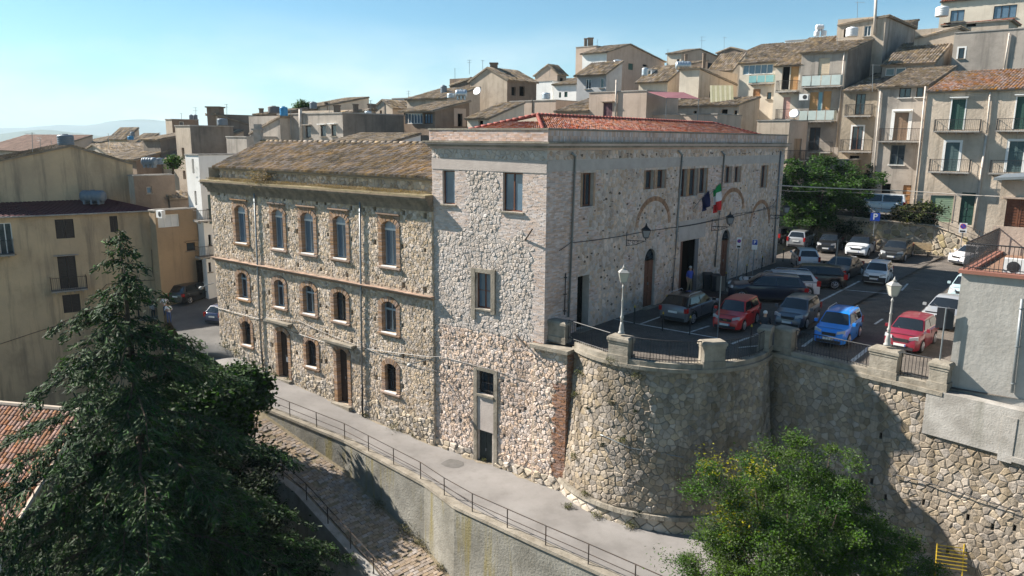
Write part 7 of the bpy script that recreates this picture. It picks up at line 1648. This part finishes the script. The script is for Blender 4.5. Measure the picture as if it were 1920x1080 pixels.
lb_ = FW.P(sa, 1.32, -.05); ztop = pp(1674, 555, lb_, np.array([0, -1., 0]))[2]; lamp_post(lb_, ztop-lb_[2]-.1, 'grey lamp post with square lantern standing in front of the dark red car')
for (xw_, yw_, xl_, yl_, lab) in ((1174, 450, 1208, 450, 'black wall lantern on a scrolled bracket left of the entrance'), (1334, 424, 1364, 424, 'black wall lantern on a scrolled bracket right of the entrance'), (1442, 403, 1468, 397, 'black wall lantern at the far end of the side wall')):
    s, z = FB.px(xw_, yw_); T = Thing('wall_lamp', FB.P(s, z), lab, 'lamp'); ln = 1.25; mb = MB()
    mb.tube([FB.P(s, z-.35, .03), FB.P(s, z+.45, .03)], .02, 5); mb.tube([FB.P(s, z, .03), FB.P(s, z+.05, ln)], .02, 5); mb.tube([FB.P(s, z-.3, .03), FB.P(s, z-.2, ln*.5), FB.P(s, z+.02, ln*.9)], .016, 5)
    for q in range(3): c = FB.P(s, z-.10+.02*q, .22+.27*q); mb.tube([c+(FB.n*math.cos(t)+UP*math.sin(t))*(.10-.02*q) for t in np.linspace(0, 5.5, 12)], .012, 4)
    T.part('bracket', mb, M_IRON); lantern(T, FB.P(s, z+.22, ln), .85, M_IRON, flat('smoky_glass', (.25, .26, .27), .15))
def bollard(x, y, i):
    p = pgr(x, y); T = Thing('bollard', p, 'black yellow topped bollard '+BL_[i], 'bollard', 'black bollards with yellow tops')
    T.part('post', MB().lathe(p, [(.05, 0), (.05, .05), (.038, .07), (.038, .9)], 8), M_IRON); T.part('top', MB().lathe(p+UP*.9, [(.045, 0), (.05, .05), (.03, .10), (.01, .13)], 8), flat('yellow_paint', (.55, .38, .04), .5))
BL_ = ['left of the silver crossover', 'at the rear left corner of the silver crossover', 'at the rear right corner of the silver crossover', 'behind the silver crossover near the arched door', 'between the red car and the parapet', 'beside the refuse bins', 'in front of the second arched door', 'under the small blue parking sign', 'near the far end of the side wall', 'at the far corner of the hall']
for i, q in enumerate([(1189, 607), (1242, 620), (1293, 628), (1249, 585), (1407, 646), (1360, 538), (1399, 522), (1428, 505), (1438, 497), (1468, 490)]): bollard(*q, i)
def text(T, s, c, size, m, ax, nm='lettering', par=None):
    cu_ = bpy.data.curves.new(nm, 'FONT'); cu_.body = s; cu_.size = size; cu_.extrude = .004; cu_.align_x = 'CENTER'; cu_.align_y = 'CENTER'; cu_.offset = size*.02
    o = bpy.data.objects.new(nm, cu_); COL.objects.link(o); me = bpy.data.meshes.new_from_object(o); bpy.data.objects.remove(o); o = bpy.data.objects.new(nm, me); COL.objects.link(o); me.materials.clear(); me.materials.append(m)
    x_, n_ = ax; M = Matrix.Identity(4)
    for i in range(3): M[i][0] = x_[i]; M[i][1] = UP[i]; M[i][2] = n_[i]; M[i][3] = c[i]-T.loc[i]
    me.transform(M); o.parent = par or T.o
BLUE = flat('sign_blue', (.015, .07, .42), .4); REDP = flat('sign_red', (.5, .02, .02), .4)
def signpost(xb, yb, yt, w_, h_, kind, label, fz=plz, yaw=0, fixed=None):
    p = pgr(xb, yb) if fixed is None else fixed; zt_ = pp(xb, yt, p, np.array([0, -1., 0]))[2]; T = Thing('sign_post', p, label, 'sign')
    T.part('pole', MB().tube([p-UP*.05, (p[0], p[1], zt_)], .03, 8), M_ZINC)
    n_ = np.array([p[0]*-1., -p[1], 0]); n_ /= np.linalg.norm(n_); n_ = rotz(n_, yaw); x_ = np.array([-n_[1], n_[0], 0]); c = np.array([p[0], p[1], zt_-h_/2])+n_*.05
    q = lambda a, b, d_: c+x_*a+UP*b+n_*d_
    def bx(a0, a1, b0, b1, d0, d1): return MB().hexa([q(a0, b0, d0), q(a1, b0, d0), q(a1, b1, d0), q(a0, b1, d0), q(a0, b0, d1), q(a1, b0, d1), q(a1, b1, d1), q(a0, b1, d1)])
    if kind == 'P':
        pl = T.part('plate', bx(-w_/2, w_/2, -h_/2, h_/2, 0, .02), BLUE); text(T, 'P', q(0, 0, .024), h_*1.05, flat('sign_white', (.8, .8, .8), .4), (x_, n_), par=pl)
    elif kind == 'back': T.part('plate', bx(-w_/2, w_/2, -h_/2, h_/2, -.12, -.09), flat('sign_back', (.03, .03, .035), .5))
    elif kind == 'nopark':
        pl = T.part('plate', bx(-w_/2, w_/2, -h_/2, h_/2, 0, .02), flat('sign_white', (.8, .8, .8), .4)); r_ = w_*.40
        T.part('disc', MB().lathe(q(0, h_*.17, .022), [(r_, 0), (r_, .006)], 20, n_), REDP, pl); T.part('disc_face', MB().lathe(q(0, h_*.17, .029), [(r_*.8, 0), (r_*.8, .004)], 20, n_), BLUE, pl)
        d_ = (x_-UP)/1.414; e_ = (x_+UP)/1.414; cc_ = q(0, h_*.17, .034); T.part('bar', MB().hexa([cc_+d_*a*r_*.8+e_*b*r_*.1+n_*g for g in (0, .004) for a, b in ((-1, -1), (1, -1), (1, 1), (-1, 1))]), REDP, pl)
        T.part('panel', bx(-w_*.35, w_*.35, -h_*.44, -h_*.26, .021, .026), M_BLKP, pl)
    elif kind == 'park_small':
        pl = T.part('plate', bx(-w_/2, w_/2, -h_/2, h_/2, 0, .02), flat('sign_white', (.8, .8, .8), .4)); p2 = T.part('plate_band', bx(-w_*.45, w_*.45, -h_*.02, h_*.46, .021, .026), BLUE, pl); text(T, 'P', q(0, h_*.22, .03), h_*.42, flat('sign_white', (.8, .8, .8), .4), (x_, n_), par=pl)
    elif kind == 'disc_back': T.part('plate', MB().lathe(q(0, 0, -.06), [(h_/2, 0), (h_/2, .02)], 20, n_), flat('sign_back', (.03, .03, .035), .5))
signpost(1634, 474, 399, .72, .66, 'P', 'blue square parking sign with a white letter P', yaw=0)
signpost(1798, 487, 418, .52, .75, 'nopark', 'no parking sign on a tall grey pole near the terrace')
signpost(1487, 437, 397, .42, .62, 'nopark', 'no parking sign in the shade behind the silver hatchback')
signpost(1381, 523, 445, .32, .75, 'nopark', 'narrow no parking sign beside the arched door of the hall')
signpost(1411, 515, 449, .38, .72, 'park_small', 'small blue and white parking sign in front of the side wall')
signpost(1345, 632, 518, .42, .75, 'back', 'grey post with dark sign back beside the red car', fixed=pgr(1345, 632)); signpost(1563, 537, 449, .18, 1.1, 'back', 'grey post with a narrow dark sign beside the black saloon')
signpost(1763, 664, 578, .62, .85, 'back', 'grey post with large dark sign back in front of the silver saloon', fixed=FW.P(sb-.1, 1.2, -.1)); signpost(1855, 432, 400, .6, .6, 'disc_back', 'round dark sign back on the upper road', fixed=np.array([*pd(1857, 432, 66)[:2], 2.4]))
# flags on the hall
def flag(s, z, bands, vert, label, L_=1.45, hh=1.0, off=0.):
    T = Thing('flag', FB.P(s, z), label, 'flag'); root = FB.P(s, z-.45, .05); tip = FB.P(s+off, z+.75, .95); T.part('pole', MB().tube([root, tip], .02, 6), M_ZINC)
    n = 14; nb = len(bands)
    for b in range(nb):
        V = []; F_ = []; k0 = int(n*b/nb); k1 = int(n*(b+1)/nb)
        rws = 10
        for i in range(k0, k1+1):
            for j_ in range(rws+1):
                t = i/n; v = j_/rws   # t along the fly (hangs down), v along the hoist
                p = tip*(1-v*.42)+root*(v*.42)-UP*(t*L_*(1-.15*v))+B*(.10*math.sin(v*7+t*3)*(.3+t))+NB*(.07*math.sin(v*9+1))+B*(.25*t); V.append(p)
        W1 = rws+1
        for i in range(k1-k0):
            for j_ in range(rws): F_.append((i*W1+j_, (i+1)*W1+j_, (i+1)*W1+j_+1, i*W1+j_+1))
        mb = MB(); mb.v = [tuple(q) for q in V]; mb.f = F_; T.part('stripe', mb, bands[b], smooth=True)
gf, wf_, rf_ = flat('flag_green', (.01, .28, .08), .8), flat('flag_white', (.75, .75, .75), .8), flat('flag_red', (.55, .02, .02), .8)
s, z = FB.px(1320, 364); flag(s, z, [gf, wf_, rf_], True, 'Italian tricolour hanging from a slanted pole above the entrance', off=.2, L_=1.7)
s2, z2 = FB.px(1299, 378); flag(s2, z2, [flat('flag_navy', (.006, .010, .06), .8)], True, 'dark blue flag hanging left of the tricolour', off=.1, L_=1.0)
c_ = FB.P((dB[2][0]+dB[2][1])/2+.2, 0); m0 = MB()
Q = []
for i in range(7):
    for h_ in (.3, 3.4): q = FB.P(dB[2][0]-.3+(dB[2][1]-dB[2][0]+.9)*i/6, 0, h_); q[2] = plz(q)+.012; Q.append(tuple(q))
m0.v = Q; m0.f = [(2*i, 2*i+1, 2*i+3, 2*i+2) for i in range(6)]
tag(mk('entrance_mat', m0, flat('brown_mat', (.075, .04, .03), .95)), 'long brown mat leading out of the hall entrance', 'mat')
# bench, bins, cables, lamps on A
p = pgr(1722, 479); bn = Thing('park_bench', p, 'slatted wooden bench against the rubble wall behind the square', 'bench'); bx_ = A*-1; by = B*-1; wd_ = mat('bench_wood', (.40, .30, .18), (.30, .22, .13), .8, 3)
def obx(o_, a0, a1, b0, b1, z0, z1): q = lambda a, b, z: o_+bx_*a+by*b+UP*z; return MB().hexa([q(a0, b0, z0), q(a1, b0, z0), q(a1, b1, z0), q(a0, b1, z0), q(a0, b0, z1), q(a1, b0, z1), q(a1, b1, z1), q(a0, b1, z1)])
for k in range(4): bn.part('seat_slat', obx(p, -.9, .9, .1+.11*k, .19+.11*k, .43, .46), wd_)
for k in range(5): bn.part('back_slat', obx(p, -.9, .9, .03, .06, .52+.11*k, .61+.11*k), wd_)
for x in (-.75, .75): bn.part('leg', obx(p, x-.04, x+.04, .08, .5, 0, .43), M_IRON); bn.part('back_support', obx(p, x-.03, x+.03, -.01, .03, .3, 1.05), M_IRON)
for (x, y, lab) in ((1335, 545, 'black wheeled refuse bin against the side wall of the hall'), (1349, 548, 'dark waste container beside the wheeled bin')):
    p = pgr(x, y)+NB*-.3; T = Thing('waste_bin', p, lab, 'bin'); T.part('body', MB().hexa([p+np.array(q) for q in ((-.26, -.26, .05), (.26, -.26, .05), (.26, .26, .05), (-.26, .26, .05), (-.32, -.32, 1.0), (.32, -.32, 1.0), (.32, .32, 1.0), (-.32, .32, 1.0))]), M_BLKP)
    T.part('lid', MB().hexa([p+np.array(q) for q in ((-.34, -.34, 1.003), (.34, -.34, 1.003), (.34, .34, 1.003), (-.34, .34, 1.003), (-.30, -.32, 1.08), (.30, -.32, 1.08), (.28, .32, 1.14), (-.28, .32, 1.14))]), M_BLKP)
    for sx_ in (-.25, .25): T.part('wheel', MB().lathe(p+np.array([sx_, .28, .09]), [(.09, 0), (.09, .05)], 10, (1, 0, 0)), M_TYRE)
def cable(P, r_, label, sag=.0, m=M_IRON, n=24):
    P = [np.array(q) for q in P]; Q = []
    for i in range(len(P)-1):
        for k in range(n): t = k/n; Q.append(P[i]*(1-t)+P[i+1]*t-UP*sag*4*t*(1-t)*np.linalg.norm(P[i+1]-P[i]))
    Q.append(P[-1]); o = mk('cable', MB().tube(Q, r_, 4), m); tag(o, label, 'cable')
q = lambda x, y, F=FB, h=.06: F.P(*F.px(x, y), h)
cable([q(1047, 470), q(1068, 455), q(1215, 432), q(1255, 427), q(1330, 415), q(1447, 386), q(1460, 365)], .018, 'black cable sagging along the side wall past the wall lanterns', .01)
cable([q(1255, 427), q(1268, 425), q(1380, 400), q(1452, 388)], .014, 'second thin cable on the side wall right of the entrance', .012)
cable([q(1447, 347), pd(1700, 358, 64), pd(1930, 372, 60)], .035, 'thick pale cable crossing from the hall to the right over the trees', .002, M_PIPEP); cable([q(1452, 355), pd(1540, 358, 63), pd(1925, 366, 61)], .015, 'thin cable below the thick pale one', .01, M_PIPEP)
ql = lambda x, y: FL.P(*FL.px(x, y), .08)
cable([ql(405, 575), ql(498, 600), ql(560, 625), ql(640, 650), ql(682, 652), ql(805, 668), q(830, 668, FA), q(925, 693, FA), q(1015, 722, FA)], .016, 'cable strung low across the front of wing and tower', .004)
cable([ql(500, 595), ql(560, 600), ql(680, 650), ql(800, 690), q(840, 700, FA), q(890, 775, FA)], .012, 'thin drooping cable under the door canopies', .01)
cable([onb(1065, 795)+np.array([0, -.1, 0]), onb(1130, 815)+np.array([0, -.1, 0]), onb(1180, 838)+np.array([0, -.1, 0]), onb(1280, 855)+np.array([0, -.15, 0])], .02, 'pale conduit stapled across the round bastion', .0, M_ZINC, 6)
cable([FW.P(*FW.px(1680, 885), .36), FW.P(*FW.px(1730, 895), .36), FW.P(*FW.px(1920, 955), .36)], .022, 'black cable hanging across the right retaining wall', .0)
# bracket lamps on the street fronts
for F, x, y, dx, lab in ((FL, 804, 678, .9, 'grey street light on an arm at the end of the wing'), (FL, 402, 535, -.0, 'grey hanging street light at the left corner of the wing')):
    s, z = F.px(x, y); T = Thing('street_light', F.P(s, z), lab, 'street light'); T.part('arm', MB().tube([F.P(s, z+.15, .02), F.P(s+.1, z+.1, .5), F.P(s+dx*.5, z, .95)], .03, 6), M_ZINC); c = F.P(s+dx*.5, z-.02, 1.05)
    T.part('head', MB().lathe(c-UP*.12, [(.10, 0), (.17, .06), (.15, .16), (.05, .22)], 12), M_LAMPW, smooth=True)
for x0, y0, x1, y1, lab in ((985, 450, 998, 430, 'short iron rod sticking out of the tower above the middle'), (965, 626, 985, 650, 'longer iron rod slanting out of the tower at half height')):
    a, b = FA.P(*FA.px(x0, y0), .02), FA.P(*FA.px(x1, y1, .5), .5); tag(mk('iron_rod', MB().tube([a, b], .04, 6), M_RUST), lab, 'rod')
# air conditioner on the terrace and one on the balconies house; satellite dishes
def acunit(c, d_, n_, label):
    T = Thing('air_conditioner', c, label, 'air conditioner'); F = Face(c, d_, n_); mb = MB(); F.box(mb, -.45, .45, c[2], c[2]+.62, 0, .32); T.part('case', mb, M_WPVC)
    T.part('fan', MB().lathe(F.P(-.12, c[2]+.31, .321), [(.22, 0), (.22, .01), (.05, .02)], 16, n_), M_BLKP)
acunit(FT.P(FT.px(1905, 500)[0], zT+.02, -1.0), -A, NA, 'white air conditioner box on the roof terrace at the right edge')
p = pd(1508, 188, 79.6); acunit(p, A, NA, 'white air conditioner hung beside the orange roller shutters')
p = pd(306, 415, 61.5)+UP*.5; acunit(np.array([*p[:2], pd(306, 408, 61.5)[2]]), A, NA, 'white box unit on the purple terrace of the ochre house')
for x, y, Y_, lab in ((1490, 214, 80, 'white satellite dish beside the pink door'), (896, 172, 88, 'small white dish on the beige gable wall')):
    c = pd(x, y, Y_); T = Thing('satellite_dish', c, lab, 'satellite dish'); n_ = np.array([-.5, -.75, .45]); n_ /= np.linalg.norm(n_); T.part('dish', MB().lathe(c, [(.05, 0), (.3, .05), (.5, .14), (.52, .15), (.3, .07)], 18, n_), M_WPVC, smooth=True); T.part('arm', MB().tube([c, c+n_*.5-UP*.1], .015, 5), M_ZINC)
# yellow scaffold frame, bottom right
c = pd(1785, 1062, 27); sc_ = Thing('scaffold', c, 'yellow metal scaffold frames stacked at the foot of the right wall', 'scaffold'); ym = flat('yellow_metal', (.50, .34, .03), .5)
for k in range(7):
    o_ = c+np.array([0, .1*k, .10*k]); 
    for q_ in ((-.7, .7),): sc_.part('bar', MB().tube([o_+np.array([-.65+.05*k, 0, 0]), o_+np.array([.55+.05*k, -.1, -.12])], .022, 5), ym)
for dx in (-.6, .5): sc_.part('upright', MB().tube([c+np.array([dx, -.05, -1.6]), c+np.array([dx+.2, .5, .7])], .025, 5), ym)
mb = MB().box(c[0]-.9, c[0]+1.1, c[1]-.6, c[1]+.8, c[2]-4.5, c[2]-1.0); sc_.part('base', mb, M_CONC2)
# ================================================================ HAZE
hz = MB().box(-14500, 14500, -70, 14800, -420, 185); hm = bpy.data.materials.new('thin_haze'); hm.use_nodes = True; n_ = hm.node_tree; n_.nodes.clear()
pv = n_.nodes.new('ShaderNodeVolumePrincipled'); pv.inputs['Color'].default_value = (.72, .90, 1, 1); pv.inputs['Density'].default_value = HAZE = .00011; ou = n_.nodes.new('ShaderNodeOutputMaterial'); n_.links.new(pv.outputs[0], ou.inputs['Volume'])
tag(mk('haze', hz, hm), None, None, None, 'stuff')
